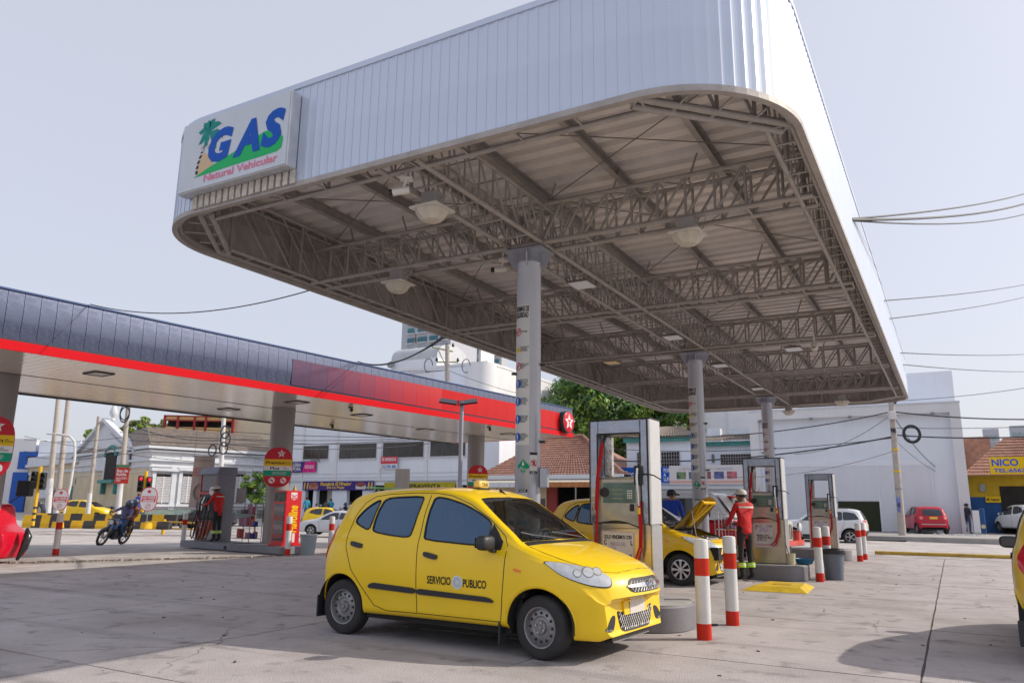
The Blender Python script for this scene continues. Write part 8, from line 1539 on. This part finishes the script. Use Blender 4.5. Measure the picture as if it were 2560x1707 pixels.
# motorbike taxis waiting by the bakery
wait = [(785, 1312, 60, 1.9, 'waiting rider in white shirt on a yellow motorcycle', m_swht, m_myel), (793, 1318, 57, 2.2, 'waiting rider in dark shirt and helmet, front of the group by the bakery', m_blk, m_myel), (812, 1300, 64, .4, 'rider in striped dark shirt below the bakery door', mat('shirt_striped', (.10, .10, .08), .8, var=.6, vs=20), m_mblk), (824, 1296, 65, .6, 'rider in sky blue shirt and navy cap seated higher below the bakery sign', m_scyan, m_mblk), (858, 1308, 62, 1.6, 'rider with teal helmet right of the pink poster', m_blk, m_mblk), (872, 1305, 63, 1.2, 'rider in pale shirt nearest the front taxi roof', m_swht, m_mblk)]
for i, (px, py, d, a, lb, sh_, tk) in enumerate(wait):
 p = P(px, py, d); z = p.z; bike('motorcycle', 'motorcycle under the ' + lb.replace('waiting ', '').split(' below')[0].split(', front')[0].split(' seated')[0], (p.x, p.y, z), (0, 0, YAW + a), tk, 'motorcycles waiting by the bakery')
 v = Matrix.Rotation(YAW + a, 3, 'Z') @ Vector((0, -.22, .06)); person(lb, (p.x + v.x, p.y + v.y, z + v.z), YAW + a, outfit(sh_, m_jean), RID, 'riders waiting by the bakery', 1.0, 'helmet' if i in (1, 4) else 'cap' if i == 3 else None, m_capb if i == 3 else None)
# restaurant guests
m_ych = mat('chair_yellow', (.68, .46, .01), .45); YC = YR - 3.0
def pchair(x, y, z, a, label):
 t = thing('plastic_chair', label, 'chair', (x, y, z), a, 'yellow plastic chairs outside the restaurant'); MB().box((0, 0, .43), (.44, .42, .03)).build('seat', m_ych, t, bevel=.012)
 for sx_ in (-.19, .19):
  for sy_ in (-.18, .18): MB().tube((sx_, sy_, .43), (sx_ * 1.15, sy_ * 1.15, 0), .022).build('leg', m_ych, t)
  MB().path([(sx_ * 1.1, .16, .64), (sx_ * 1.1, -.18, .64), (sx_ * 1.1, -.2, .45)], .018).build('armrest', m_ych, t)
 for i in range(5): MB().bx(-.20 + i * .085, -.15 + i * .085, -.225, -.20, .45, .84).build('back_slat', m_ych, t)
 MB().bx(-.22, .22, -.235, -.20, .80, .87).build('back_rail', m_ych, t)
zq = terrain(-25, YC)
SITC = dict(SIT); SITC.update(anL=(-.12, .42, .12), anR=(.12, .42, .12), knL=(-.12, .42, .52), knR=(.12, .42, .52), toL=(-.12, .56, .04), toR=(.12, .56, .04), pel=(0, 0, .54), spi=(0, .0, .76), che=(0, .02, .97), nek=(0, .03, 1.10), hed=(0, .05, 1.20), top=(0, .05, 1.28), nos=(0, .135, 1.19), shL=(-.175, .02, 1.03), shR=(.175, .02, 1.03), hiL=(-.1, .05, .53), hiR=(.1, .05, .53), elL=(-.23, .1, .82), elR=(.23, .1, .82), wrL=(-.18, .32, .76), wrR=(.18, .32, .76), haL=(-.17, .40, .77), haR=(.17, .40, .77))
for px, lb, sh_, a in ((1397, 'woman in white top seated outside the restaurant', m_swht, -.5), (1408, 'guest in brown seated behind the woman in white', mat('shirt_brown', (.10, .07, .05), .8), .6), (1427, 'guest in lilac shirt seated beside the yellow chairs', mat('shirt_lilac', (.22, .20, .38), .8), 2.8), (1462, 'guest in dark shirt at the right end of the restaurant tables', m_blk, 1.6)):
 x_, _ = onY(px, 1262, YC); person(lb, (x_, YC, zq), a, outfit(sh_, m_jean, m_skin2), SITC, 'restaurant guests')
for i, (px, dy, a) in enumerate(((1420, .6, .4), (1436, -.4, 2.6), (1447, .5, 3.3), (1385, .4, 1.)) ): x_, _ = onY(px, 1262, YC + dy); pchair(x_, YC + dy, zq, a, ('yellow plastic chair behind the guest in lilac', 'yellow plastic chair right of the guest in lilac, nearer', 'yellow plastic chair right of the guest in lilac, farther', 'yellow plastic chair left of the woman in white')[i])
p = P(2422, 1322, 44.2); t_ = person('man in navy shirt leaning on the white and blue post', (p.x, p.y, LOTZ), YAW - 1.2, outfit(m_capb, m_jean, m_skin2), SITC if False else None, s=.98, cap='cap', capm=m_capb)
# ------------------------------------------------------------------ street furniture, poles, wires, trees
m_pole = mat('concrete_pole', (.42, .38, .34), .85, var=.15, vs=3); m_polew = mat('pole_white', (.60, .60, .60), .8, var=.12, vs=3); m_yb = mat('barrier_yellow', (.72, .42, .01), .6, var=.12, vs=3, dirt=.2); m_bb = mat('barrier_black', (.055, .05, .05), .8, var=.3, vs=4); m_wire = mat('cable', (.03, .032, .045), .6)
def barrier(pts, d, h, wd, label, n, ph=0):
 a, b = P(pts[0], pts[1], d), P(pts[2], pts[3], d); v = b - a; L = math.hypot(v.x, v.y); t = thing('striped_barrier', label, 'barrier', (a.x, a.y, min(a.z, b.z)), atan2(v.y, v.x), 'yellow and black barriers')
 for i in range(n):
  x0, x1 = L * i / n, L * (i + 1) / n; mb = MB(); q = [(-wd / 2, 0), (wd / 2, 0), (wd / 2, h * .35), (wd * .3, h), (-wd * .3, h), (-wd / 2, h * .35)]; mb.prism(q, (x0 + .004, 0, 0), (0, 1, 0), (0, 0, 1), x1 - x0 - .008); mb.build('block', m_yb if (i + ph) % 2 else m_bb, t)
barrier((150, 1320, 425, 1322), 45, .44, .5, 'nearer low striped barrier behind the motorcycle', 9); barrier((90, 1311, 440, 1313), 50, .72, .5, 'farther taller striped barrier under the NO PASE signs', 12, 1); barrier((60, 1318, 150, 1318), 46, .72, .5, 'striped barrier by the red tarpaulin', 4, 1)
def pole(px0, py0, px1, py1, d, r, label, white=0., group='utility poles'):
 a, b = P(px0, py0, d), P(px1, py1, d); a.z = min(a.z, terrain(a.x, a.y)); t = thing('utility_pole', label, 'pole', a, 0, group); v = b - a; MB().tube((0, 0, 0), v, r, r * .7, 14).build('shaft', m_pole, t, smooth=40)
 if white: MB().tube((0, 0, .0), v * white, r * 1.03, r * (1.03 - .3 * white), 14).build('white_base', m_polew, t, smooth=40)
 return t, a, v
pole(119, 1290, 147, 985, 56, .22, 'leftmost of the twin concrete poles', .36); pole(141, 1290, 172, 985, 57, .22, 'right one of the twin concrete poles at far left', .28); t, a, v = pole(219, 1290, 247, 1041, 58, .17, 'thin weathered pole in front of the gable', .3); MB().bx(-.05, .6, -.05, .05, v.z - .5, v.z - .4).build('crossarm', m_pole, t)
t, a, v = pole(294, 1292, 322, 1000, 56, .21, 'concrete pole carrying the red poster', .34); 
for k, zz in ((1, v.z * .88), (2, v.z * .90)): MB().path([(v.x * .88 + .55 * cos(i * pi / 8), -.3, zz + .55 * sin(i * pi / 8)) for i in range(16)], .045, 5, closed=True).build('cable_coil', m_wire, t)
p0, p1 = P(289, 1208, 55.6), P(322, 1161, 55.6); ps = thing('street_poster', 'red and white concert poster tied to the concrete pole', 'poster', ((p0.x + p1.x) / 2, (p0.y + p1.y) / 2, p0.z), YAW); w_, h_ = .98, p1.z - p0.z; MB().bx(-w_ / 2, w_ / 2, -.02, 0, 0, h_).build('sheet', mat('poster_red', (.60, .05, .04), .6, var=.3, vs=2), ps); MB().bx(-w_ / 2, w_ / 2, -.024, -.021, h_ * .86, h_ * .97).build('green_band', m_ovg, ps); text('Rey de\nRocha', ps, (0, -.02, h_ * .58), *FX, h_ * .35, m_wht, w=w_ * .8, bold=.03); text('GRAN CONCIERTO\nVIERNES', ps, (0, -.02, h_ * .22), *FX, h_ * .22, m_wht, w=w_ * .8, bold=.02)
t, a, v = pole(547, 1300, 561, 1020, 50, .17, 'pale pole rising behind the left fuel pump', 1.)
for cx, zz, rr in ((.35, .80, .40), (.42, .74, .45), (.3, .67, .38), (-.75, .655, .36)): MB().path([(v.x * zz + cx + rr * cos(i * pi / 8), -.25, v.z * zz + rr * sin(i * pi / 8)) for i in range(16)], .05, 5, closed=True).build('cable_coil', m_wire, t)
# curved lamp post
a = P(155, 1290, 55); t = thing('street_lamp', 'white curved street lamp post beside the twin poles', 'street lamp', (a.x, a.y, terrain(a.x, a.y)), YAW); MB().path([(0, 0, 0), (.3, 0, 3), (.35, 0, 5), (.2, 0, 6), (-.2, 0, 6.4), (-1.2, 0, 6.55)], .09, 8).build('post', m_polew, t, smooth=50); MB().box((-1.5, 0, 6.55), (.7, .25, .12)).build('lamp_head', m_polew, t, bevel=.04)
# centre pole with crossarms
t, a, v = pole(1120, 1300, 1118, 862, 64, .26, 'concrete pole with two insulator crossarms above the dark canopy', .0); ca = Vector((cos(YAW), sin(YAW), 0))
for fr, la, lb, m_ in ((.985, -1.3, .5, mat('wood_green', (.34, .38, .20), .8)), (.90, -.9, .9, mat('wood_green', (.34, .38, .20), .8))):
 c = v * fr; MB().tube(c + ca * la, c + ca * lb - Vector((0, 0, .35 if fr > .95 else 0)), .07).build('crossarm', m_, t)
 for q in (la, 0, lb): MB().lathe([(.07, 0), (.13, .12), (.09, .25), (.04, .35)], 10, c=c + ca * q + Vector((0, 0, .05))).build('insulator', m_plast, t)
MB().tube(v * .975 + ca * -.8, v * .86, .04).build('stay', m_rim, t); 
for q in (-1.6, 1.6): MB().path([v * .88 + ca * (q + .35 * cos(i * pi / 6)) + Vector((0, 0, .6 * sin(i * pi / 6))) for i in range(11)], .04, 5).build('loop_cable', m_wire, t)
MB().path([v * .54 + ca * (.9 * (k_ % 2) - .5) + Vector((0, -.3, .25 * sin(k_ * 1.7))) for k_ in range(14)], .05, 5).build('cable_tangle', m_wire, t); MB().bx(-.35, .35, -.32, -.30, v.z * .15, v.z * .42).build('poster', mat('poster_mix', (.5, .3, .25), .7, var=.9, vs=3), t)
# solar lamp post in front of the dark canopy
a = P(1146, 1350, 22.5); t = thing('solar_lamp', 'grey lamp post with two dark solar panels in front of the red fascia', 'street lamp', (a.x, a.y, 0), YAW); hh = P(1146, 1004, 22.5).z; MB().lathe([(.085, 0), (.06, .02), (.06, hh)], 16).build('post', mat('post_grey', (.36, .37, .42), .5, .3), t, smooth=40); m_sol = mat('solar_panel', (.035, .02, .03), .25)
for sgn, rx_ in ((-1, .32), (1, .30)): MB().box((sgn * .30 - .10, 0, hh - .0), (.52, .30, .05), M=Matrix.Rotation(-sgn * .14, 3, 'Y') @ Matrix.Rotation(.5, 3, 'X')).build('solar_panel', m_sol, t)
MB().box((-.10, -.05, hh - .05), (.06, .06, .16)).build('bracket', mat('bracket_red', (.4, .05, .04), .5), t)
# right hand leaning pole
t, a, v = pole(2256, 1336, 2226, 985, 40, .19, 'leaning concrete pole with cable coil in front of the white warehouse')
d = v.normalized(); e = ca
def ap(f, off=0, y=-.22): return v * f + e * off + Vector((-.0, y, 0))
MB().box(v * .845 + Vector((0, -.26, 0)), (.34, .22, .42), rz=YAW).build('meter_box', mat('meter_white', (.6, .6, .6), .5), t, bevel=.02); MB().box(v * .85 + Vector((-.03, -.385, 0)), (.16, .02, .12), rz=YAW).build('meter_label', m_ovy, t)
for k_ in range(3): MB().path([ap(.715, .95 + (.47 - k_ * .05) * cos(i * pi / 12)) + Vector((0, 0, (.47 - k_ * .05) * sin(i * pi / 12))) for i in range(24)], .03, 5, closed=True).build('cable_coil', m_wire, t)
for f in (.93, .96, .99): MB().lathe([(.05, 0), (.08, .1), (.03, .2)], 8, c=ap(f, .22, -.1)).build('insulator', m_plast, t)
for f in (.45, .60, .33): MB().tube(v * f, v * (f + .012), .185, n=14).build('tape_band', m_ovy if f > .4 else m_rim, t)
for f, q in ((.25, .1), (.21, .12)): MB().box(v * f + Vector((-.02, -.19, 0)), (.22, .02, .45), rz=YAW).build('torn_poster', mat('torn_blue', (.15, .2, .5), .7, var=.8, vs=4), t)
MB().path([ap(.74, .15 * sin(k_ * 2.1)) + Vector((0, 0, .12 * cos(k_ * 3.3))) for k_ in range(18)], .03, 5).build('cable_tangle', m_wire, t)
RP, RV = Vector(t.location), v
# signs and lights
def nopase(px, pyb, pyt, d, label, s=1.):
 a, b = P(px, pyb, d), P(px, pyt, d); t = thing('stop_board', label, 'sign', (a.x, a.y, a.z), YAW, 'NO PASE boards'); h_ = (b.z - a.z); w_ = h_ * .74; zc = h_ / 2; k = 36
 pts = [(w_ / 2 * math.copysign(abs(cos(2 * pi * i / k)) ** .8, cos(2 * pi * i / k)), zc + h_ / 2 * math.copysign(abs(sin(2 * pi * i / k)) ** .75, sin(2 * pi * i / k))) for i in range(k)]; mb = MB(); mb.prism(pts, (0, 0, 0), *FX, .03); mb.build('board', m_starr, t); mb = MB(); mb.prism([(x * .92, zc + (z - zc) * .94) for x, z in pts], (0, -.031, 0), *FX, .003); o = mb.build('white_field', m_wht, t)
 MB().bx(-w_ * .40, w_ * .40, -.038, -.034, zc - h_ * .12, zc + h_ * .12).build('red_band', m_starr, t); text('NO PASE', t, (0, -.038, zc + h_ * .045), *FX, h_ * .11, m_wht, w=w_ * .72, bold=.04); MB().bx(-w_ * .32, w_ * .32, -.041, -.0385, zc - h_ * .095, zc - h_ * .045).build('white_stripe', m_wht, t); mb = MB(); star(mb, (0, -.034, zc + h_ * .31), *FX, h_ * .11, h_ * .05, .003); mb.build('star', m_starr, t); mb = MB(); mb.path([(h_ * .1 * cos(i * pi / 10), -.038, zc - h_ * .3 + h_ * .1 * sin(i * pi / 10)) for i in range(20)], .012, 4, closed=True); mb.tube((-h_ * .07, -.038, zc - h_ * .36), (h_ * .07, -.038, zc - h_ * .24), .012); mb.build('no_smoking', m_starr, t); MB().tube((0, .03, -.9), (0, .03, h_ * .3), .03).build('stand', m_rim, t); MB().lathe([(.32, 0), (.28, .3), (.30, .32)], 14, c=(0, .05, -.95)).build('base_drum', m_yb, t, smooth=40)
nopase(148, 1275, 1221, 44, 'left NO PASE board in front of the twin poles'); nopase(369, 1277, 1217, 44, 'right NO PASE board behind the motorcycle rider')
def traffic(px, d, pyt, pyb, label, flip=1):
 a, b = P(px, pyb, d), P(px, pyt, d); t = thing('traffic_light', label, 'traffic light', (a.x, a.y, a.z - .4), YAW, 'traffic lights'); h_ = b.z - a.z + .4; MB().tube((0, 0, 0), (0, 0, h_), .09, n=12).build('post', m_yb, t, smooth=40)
 for k in range(3): MB().tube((0, 0, h_ * (.08 + k * .1)), (0, 0, h_ * (.12 + k * .1)), .092, n=12).build('black_band', m_bb, t, smooth=40)
 for sx_, zz in ((-.28 * flip, .0), (.24 * flip, -.05)):
  hd_ = mkobj('signal_head', None, t); MB().box((sx_, 0, h_ - .75 + zz), (.26, .26, .95)).build('housing', m_plast, hd_, bevel=.03)
  for k in range(3):
   c_ = (sx_ + .10 * flip, -.14, h_ - .45 + zz - k * .3); MB().lathe([(.10, 0), (.10, .02)], 14, c=c_, M=Matrix.Rotation(pi / 2, 3, 'X')).build('lens', mat('lens_red_lit', (.9, .02, .03), .3, emit=1.5) if (k == 0 and px > 200) else m_liner, hd_); MB().lathe([(.12, 0), (.12, .16)], 14, c=c_, M=Matrix.Rotation(pi / 2, 3, 'X'), cap=False).build('visor', m_plast, hd_)
traffic(84, 43, 1165, 1295, 'traffic light on a yellow post at the far left'); traffic(357, 46, 1177, 1262, 'red traffic light beside the right NO PASE board')
a, b = P(408, 1324, 47), P(520, 1331, 44); t = thing('yellow_rail', 'low yellow pipe rail left of the fuel pump', 'rail', (a.x, a.y, a.z), atan2(b.y - a.y, b.x - a.x)); L_ = math.hypot(b.x - a.x, b.y - a.y)
for x_ in (0, L_): MB().tube((x_, 0, -.3), (x_, 0, .62), .10, n=10).build('post', m_yb, t, smooth=40)
for z_ in (.12, .48): MB().tube((0, 0, z_), (L_, 0, z_), .04).build('pipe', m_yb, t)
# hanging banner behind the pump, pale board behind the taxi
a, b = P(472, 1268, 24.5), P(540, 1141, 24.5); t = thing('hanging_banner', 'faded beige and pink vertical banner left of the fuel pump', 'banner', ((a.x + b.x) / 2, (a.y + b.y) / 2, a.z), YAW + .1); w_ = math.hypot(b.x - a.x, b.y - a.y) * .92; h_ = b.z - a.z
mb = MB(); n = 8; mb.add([(-w_ / 2 + w_ * i / n - .04 * w_ * (1 - j) * 1.0, .015 * sin(i * 1.3 + j * 2), h_ * j) for j in (0, 1) for i in range(n + 1)], [(i, i + 1, n + 2 + i, n + 1 + i) for i in range(n)]); mb.build('cloth', mat('banner_beige', (.66, .56, .50), .7, var=.1, vs=2), t, smooth=60); MB().bx(-w_ * .48, w_ * .48, -.03, -.022, h_ * .62, h_ * .78).build('pink_band', mat('banner_pink', (.66, .36, .34), .7), t)
mbk = mat('banner_grey', (.45, .40, .38), .7); mb = MB(); mb.path([(-w_ * .02 + w_ * .36 * cos(i * pi / 14), -.03, h_ * .30 + w_ * .40 * sin(i * pi / 14)) for i in range(28)], .03, 5, closed=True); mb.build('dial_ring', mbk, t); text('FORMOST', t, (0, -.025, h_ * .92), *FX, h_ * .05, mbk, w=w_ * .8, bold=.02); text('Orangine', t, (0, -.032, h_ * .70), *FX, h_ * .05, m_beige, w=w_ * .7, bold=.02); text('7', t, (0, -.03, h_ * .32), *FX, h_ * .16, mbk, bold=.03)
MB().tube((-w_ / 2 - .05, 0, h_), (w_ / 2 + .05, 0, h_), .015).build('rod', m_rim, t)
for x_ in (-w_ / 2, w_ / 2): MB().tube((x_, .02, h_), (x_, .02, 4.1 - t.location.z), .004, n=4).build('cord', m_wire, t)
a, b = P(992, 1224, 15.5), P(1030, 1172, 15.5); t = thing('blank_board', 'blank pale board standing behind the roof of the front taxi', 'board', ((a.x + b.x) / 2, a.y, 0), YAW - .05); w_ = .29; MB().bx(-w_ / 2, w_ / 2, 0, .02, .9, b.z).build('board', mat('board_pale', (.46, .42, .40), .7, var=.12, vs=3, streak=.15), t); MB().tube((0, .02, 0), (0, .02, .95), .03).build('post', m_rim, t)
# fire extinguisher / gas bottle near the column
t = thing('gas_cylinder', 'yellow gas cylinder with label standing by the nearest column', 'cylinder', (-5.35, 8.75, .283)); MB().lathe([(.10, 0), (.115, .03), (.115, .62), (.09, .74), (.035, .78), (.03, .86), (.05, .87), (.05, .92)], 20).build('body', p_taxi, t, smooth=40); MB().bx(-.05, .05, -.120, -.112, .25, .5).build('label', m_wht, t); MB().path([(0, 0, .9), (.1, -.05, .95), (.16, -.06, .7), (.14, -.05, .4)], .012).build('hose', m_bhose, t)
# birds
p = P(1039, 857, 100); t = thing('bird', 'dark bird perched on the vaulted roof', 'bird', (p.x, p.y, p.z), YAW); b = bmesh.new(); bmesh.ops.create_uvsphere(b, u_segments=12, v_segments=8, radius=1)
for v in b.verts: v.co = Vector((v.co.x * .18, v.co.y * .42 + v.co.z * .1, v.co.z * .45 + .5))
me = bpy.data.meshes.new('body'); b.to_mesh(me); b.free(); me.materials.append(m_bb); mkobj('body', me, t); MB().lathe([(0, -.14), (.13, 0), (0, .16)], 10, c=(0, -.1, 1.05), cap=False).build('head', m_bb, t); MB().box((0, .5, .2), (.14, .5, .06), M=Matrix.Rotation(-.6, 3, 'X')).build('tail', m_bb, t)
# ------------------------------------------------------------------ wires
def wire(a, b, sag, r, label, n=18):
 a, b = Vector(a), Vector(b); t = thing('overhead_cable', label, 'cable', a, 0, 'overhead cables'); MB().path([(b - a) * (i / n) + Vector((0, 0, -4 * sag * (i / n) * (1 - i / n))) for i in range(n + 1)], r, 5).build('strand', m_wire, t)
wire((-8.5, 8.55, 4.62), TX(1.5, -.03, 5.29), .28, .010, 'thin cable from the gas canopy corner to the dark canopy')
wire((-8.45, 12.2, 4.62), TX(9.0, -.03, 5.30), .30, .018, 'thick cable from the gas canopy to the dark fascia'); wire((-8.45, 12.3, 4.64), TX(9.2, -.03, 5.29), .24, .013, 'second thick cable beside the one to the dark fascia')
wire((-.85, 11.0, 5.25), P(2700, 440, 30), .5, .022, 'heavier cable leaving the canopy to the upper right'); wire((-.85, 11.05, 5.28), P(2700, 425, 30), .35, .016, 'upper cable leaving the canopy to the upper right'); wire((-.85, 11.1, 5.27), P(2700, 462, 30), .6, .014, 'lower cable leaving the canopy to the upper right')
wire((-.85, 17.0, 5.55), P(2700, 670, 45), .3, .012, 'thin cable right of the canopy, upper'); wire((-.85, 18.5, 5.5), P(2700, 695, 45), .3, .012, 'thin cable right of the canopy, second'); wire((-.85, 22.5, 5.45), P(2700, 865, 55), .3, .014, 'thin cable right of the canopy, third'); wire((-.85, 23.5, 5.3), P(2700, 915, 55), .3, .014, 'thin cable right of the canopy, fourth')
pt = lambda f: RP + RV * f
for f, px, py, d, sg_, r_, lb in ((.875, 1500, 1088, 45, .6, .03, 'main black cable running left from the leaning pole'), (.70, 1500, 1150, 45, .5, .04, 'cable bundle running left from the leaning pole'), (.69, 1500, 1120, 47, .4, .02, 'thin cable running left below the main one'), (.60, 1780, 1190, 46, .5, .012, 'thin slack cable left of the leaning pole'), (.875, 2700, 1045, 38, .2, .035, 'main black cable running right from the leaning pole'), (.71, 2700, 1082, 38, .2, .035, 'cable bundle running right from the leaning pole'), (.76, 2700, 1060, 38, .1, .015, 'thin cable running right from the leaning pole'), (.95, 2700, 945, 40, .2, .015, 'upper thin cable running right past the warehouse')): wire(pt(f), P(px, py, d), sg_, r_, lb)
wire(pt(.86), P(2375, 1185, YW * .93), .6, .02, 'drop cable from the leaning pole to the warehouse corner'); wire(pt(.68), P(2375, 1192, YW * .93), .3, .014, 'slack drop cable to the warehouse corner'); wire(pt(.86), P(1985, 1135, 44), .5, .014, 'sagging cable across the warehouse wall')
CP = P(1119, 925, 64); CP2 = P(1119, 1090, 64)
for px, py, d, q, lb in ((300, 1052, 60, CP2, 'upper cable across the bakery block'), (300, 1080, 60, CP2, 'second cable across the bakery block'), (322, 1100, 58, CP2, 'third cable across the bakery block'), (561, 1096, 52, CP2, 'cable from the pale pole across the bakery block'), (561, 1110, 52, CP2 - Vector((0, 0, .4)), 'lower cable from the pale pole across the bakery block')): wire(P(px, py, d), q, .5, .025, lb)
for px, py, q, lb in ((1440, 1010, CP, 'cable from the centre pole to the tree'), (700, 905, CP, 'upper left cable of the centre pole'), (700, 930, CP, 'lower left cable of the centre pole'), (1480, 960, P(1430, 990, 64), 'short pale cable in front of the tree')): wire(P(px, py, 64), q, .4, .02, lb)
for ya, yb_, lb in ((1098, 1092, 'upper cable in front of the gable'), (1128, 1120, 'middle cable in front of the gable'), (1140, 1135, 'lower cable in front of the gable'), (1090, 1160, 'slanting cable in front of the tiled roof')): wire(P(60, ya, 57), P(310, yb_, 56) if ya != 1090 else P(560, yb_, 50), .25, .018, lb)
wire(P(322, 1060, 56), P(560, 1100, 50), .4, .03, 'cable from the poster pole to the pale pole'); wire(P(561, 1110, 50), P(720, 1160, 60), .3, .02, 'cable falling right from the pale pole')
# ------------------------------------------------------------------ trees
m_bark = mat('bark', (.16, .12, .09), .9, bump=.5, bs=12)
def leafmat(name, c):
 m = mat(name, c, .55, var=.35, vs=1.3, rnd=0); return m
m_leaf = leafmat('leaf_green', (.085, .19, .028)); m_leaf2 = leafmat('leaf_light', (.20, .31, .035)); m_leafd = leafmat('leaf_dark', (.038, .10, .020)); m_leafy = leafmat('leaf_olive', (.20, .23, .06))
def tree(label, loc, h, crown, nclump, nleaf, ls, mats, seed, name='leafy_tree', trunk_r=.3):
 r = random.Random(seed); t = thing(name, label, 'tree', loc, r.uniform(0, 6)); cz, rx, ry, rz_ = crown
 mb = MB(); mb.path([(0, 0, 0), (.1, .05, h * .2), (.0, .15, cz - rz_ * .3)], trunk_r, 10, rs=[trunk_r, trunk_r * .8, trunk_r * .6]); mb.build('trunk', m_bark, t, smooth=50); cl = []
 for i in range(nclump):
  while True:
   v = Vector((r.uniform(-1, 1), r.uniform(-1, 1), r.uniform(-1, 1)))
   if .25 < v.length < 1: break
  if r.random() < .7: v = v.normalized() * r.uniform(.72, 1.0)
  cl.append((Vector((v.x * rx, v.y * ry, cz + v.z * rz_)), r.uniform(.16, .30) * min(rx, rz_)))
 for c, _ in cl[:12]: MB().path([(0, .1, cz - rz_ * .5), tuple(c * .5 + Vector((0, 0, cz * .45))), tuple(c)], .1, 6, rs=[trunk_r * .4, trunk_r * .25, trunk_r * .06]).build('limb', m_bark, t)
 sets = [MB() for _ in mats]
 for c, cr in cl:
  k = r.randrange(len(mats)); 
  for _ in range(nleaf):
   v = Vector((r.gauss(0, 1), r.gauss(0, 1), r.gauss(0, 1))); v = v.normalized() * cr * r.uniform(.5, 1.08); v.z *= .72; p = c + v; n = (v.normalized() + Vector((r.uniform(-.7, .7), r.uniform(-.7, .7), r.uniform(-.2, .9)))).normalized(); a = n.orthogonal().normalized(); a.rotate(Matrix.Rotation(r.uniform(0, 6.28), 3, n)); b = n.cross(a); s = ls * r.uniform(.6, 1.3)
   mb = sets[k if r.random() < .75 else r.randrange(len(mats))]; mb.add([p - a * s, p + b * s * .42, p + a * s, p - b * s * .42], [(0, 1, 2, 3)])
 for mb, m in zip(sets, mats): stuff(mb.build('foliage', m, t))
 return t
a = P(1545, 1268, 72); tree('large dark green tree rising behind the tiled restaurant roof', (a.x, a.y, 0), 9, (9.6, 7.2, 5.5, 5.2), 150, 130, .26, [m_leaf, m_leaf2, m_leafd, m_leaf], 3, trunk_r=.5)
a = P(1690, 1268, 66); tree('lighter green tree behind the middle gas column', (a.x, a.y, 0), 7, (8.0, 3.4, 3.4, 3.4), 70, 110, .22, [m_leaf2, m_leaf, m_leafd], 5, trunk_r=.3)
a = P(1440, 1268, 84); tree('green tree right of the blank white building', (a.x, a.y, 0), 9, (11.0, 4.4, 4.4, 4.6), 80, 110, .26, [m_leaf, m_leafd, m_leaf2], 8, trunk_r=.4)
a = P(642, 1300, 46); tree('small clipped round tree between pump and column', (a.x, a.y, terrain(a.x, a.y)), 2, (2.75, 1.0, 1.0, .95), 60, 90, .10, [m_leaf, m_leafd, m_leaf2], 11, trunk_r=.08)
for px, s_, lb, sd in ((318, 1.0, 'left olive tree above the gabled building', 21), (352, 1.15, 'middle olive tree above the tiled roof', 22), (392, 1.0, 'right olive tree above the tiled roof', 23)):
 a = P(px, 1262, 120); tree(lb, (a.x, a.y, 0), 8, (11.5 + .6 * s_, 2.2 * s_, 2.2, 1.9 * s_), 40, 90, .26, [m_leafy, m_leaf2], sd)
for px, py, lb, sd in ((232, 1085, 'small palm like tree behind the thin pole', 31), (208, 1090, 'small tree top at the edge of the gable', 32)): a = P(px, 1262, 105); z_ = P(px, py, 105).z; tree(lb, (a.x, a.y, 0), 6, (z_, 1.0, 1.0, .8), 16, 60, .3, [m_leaf2, m_leafy], sd, trunk_r=.15)
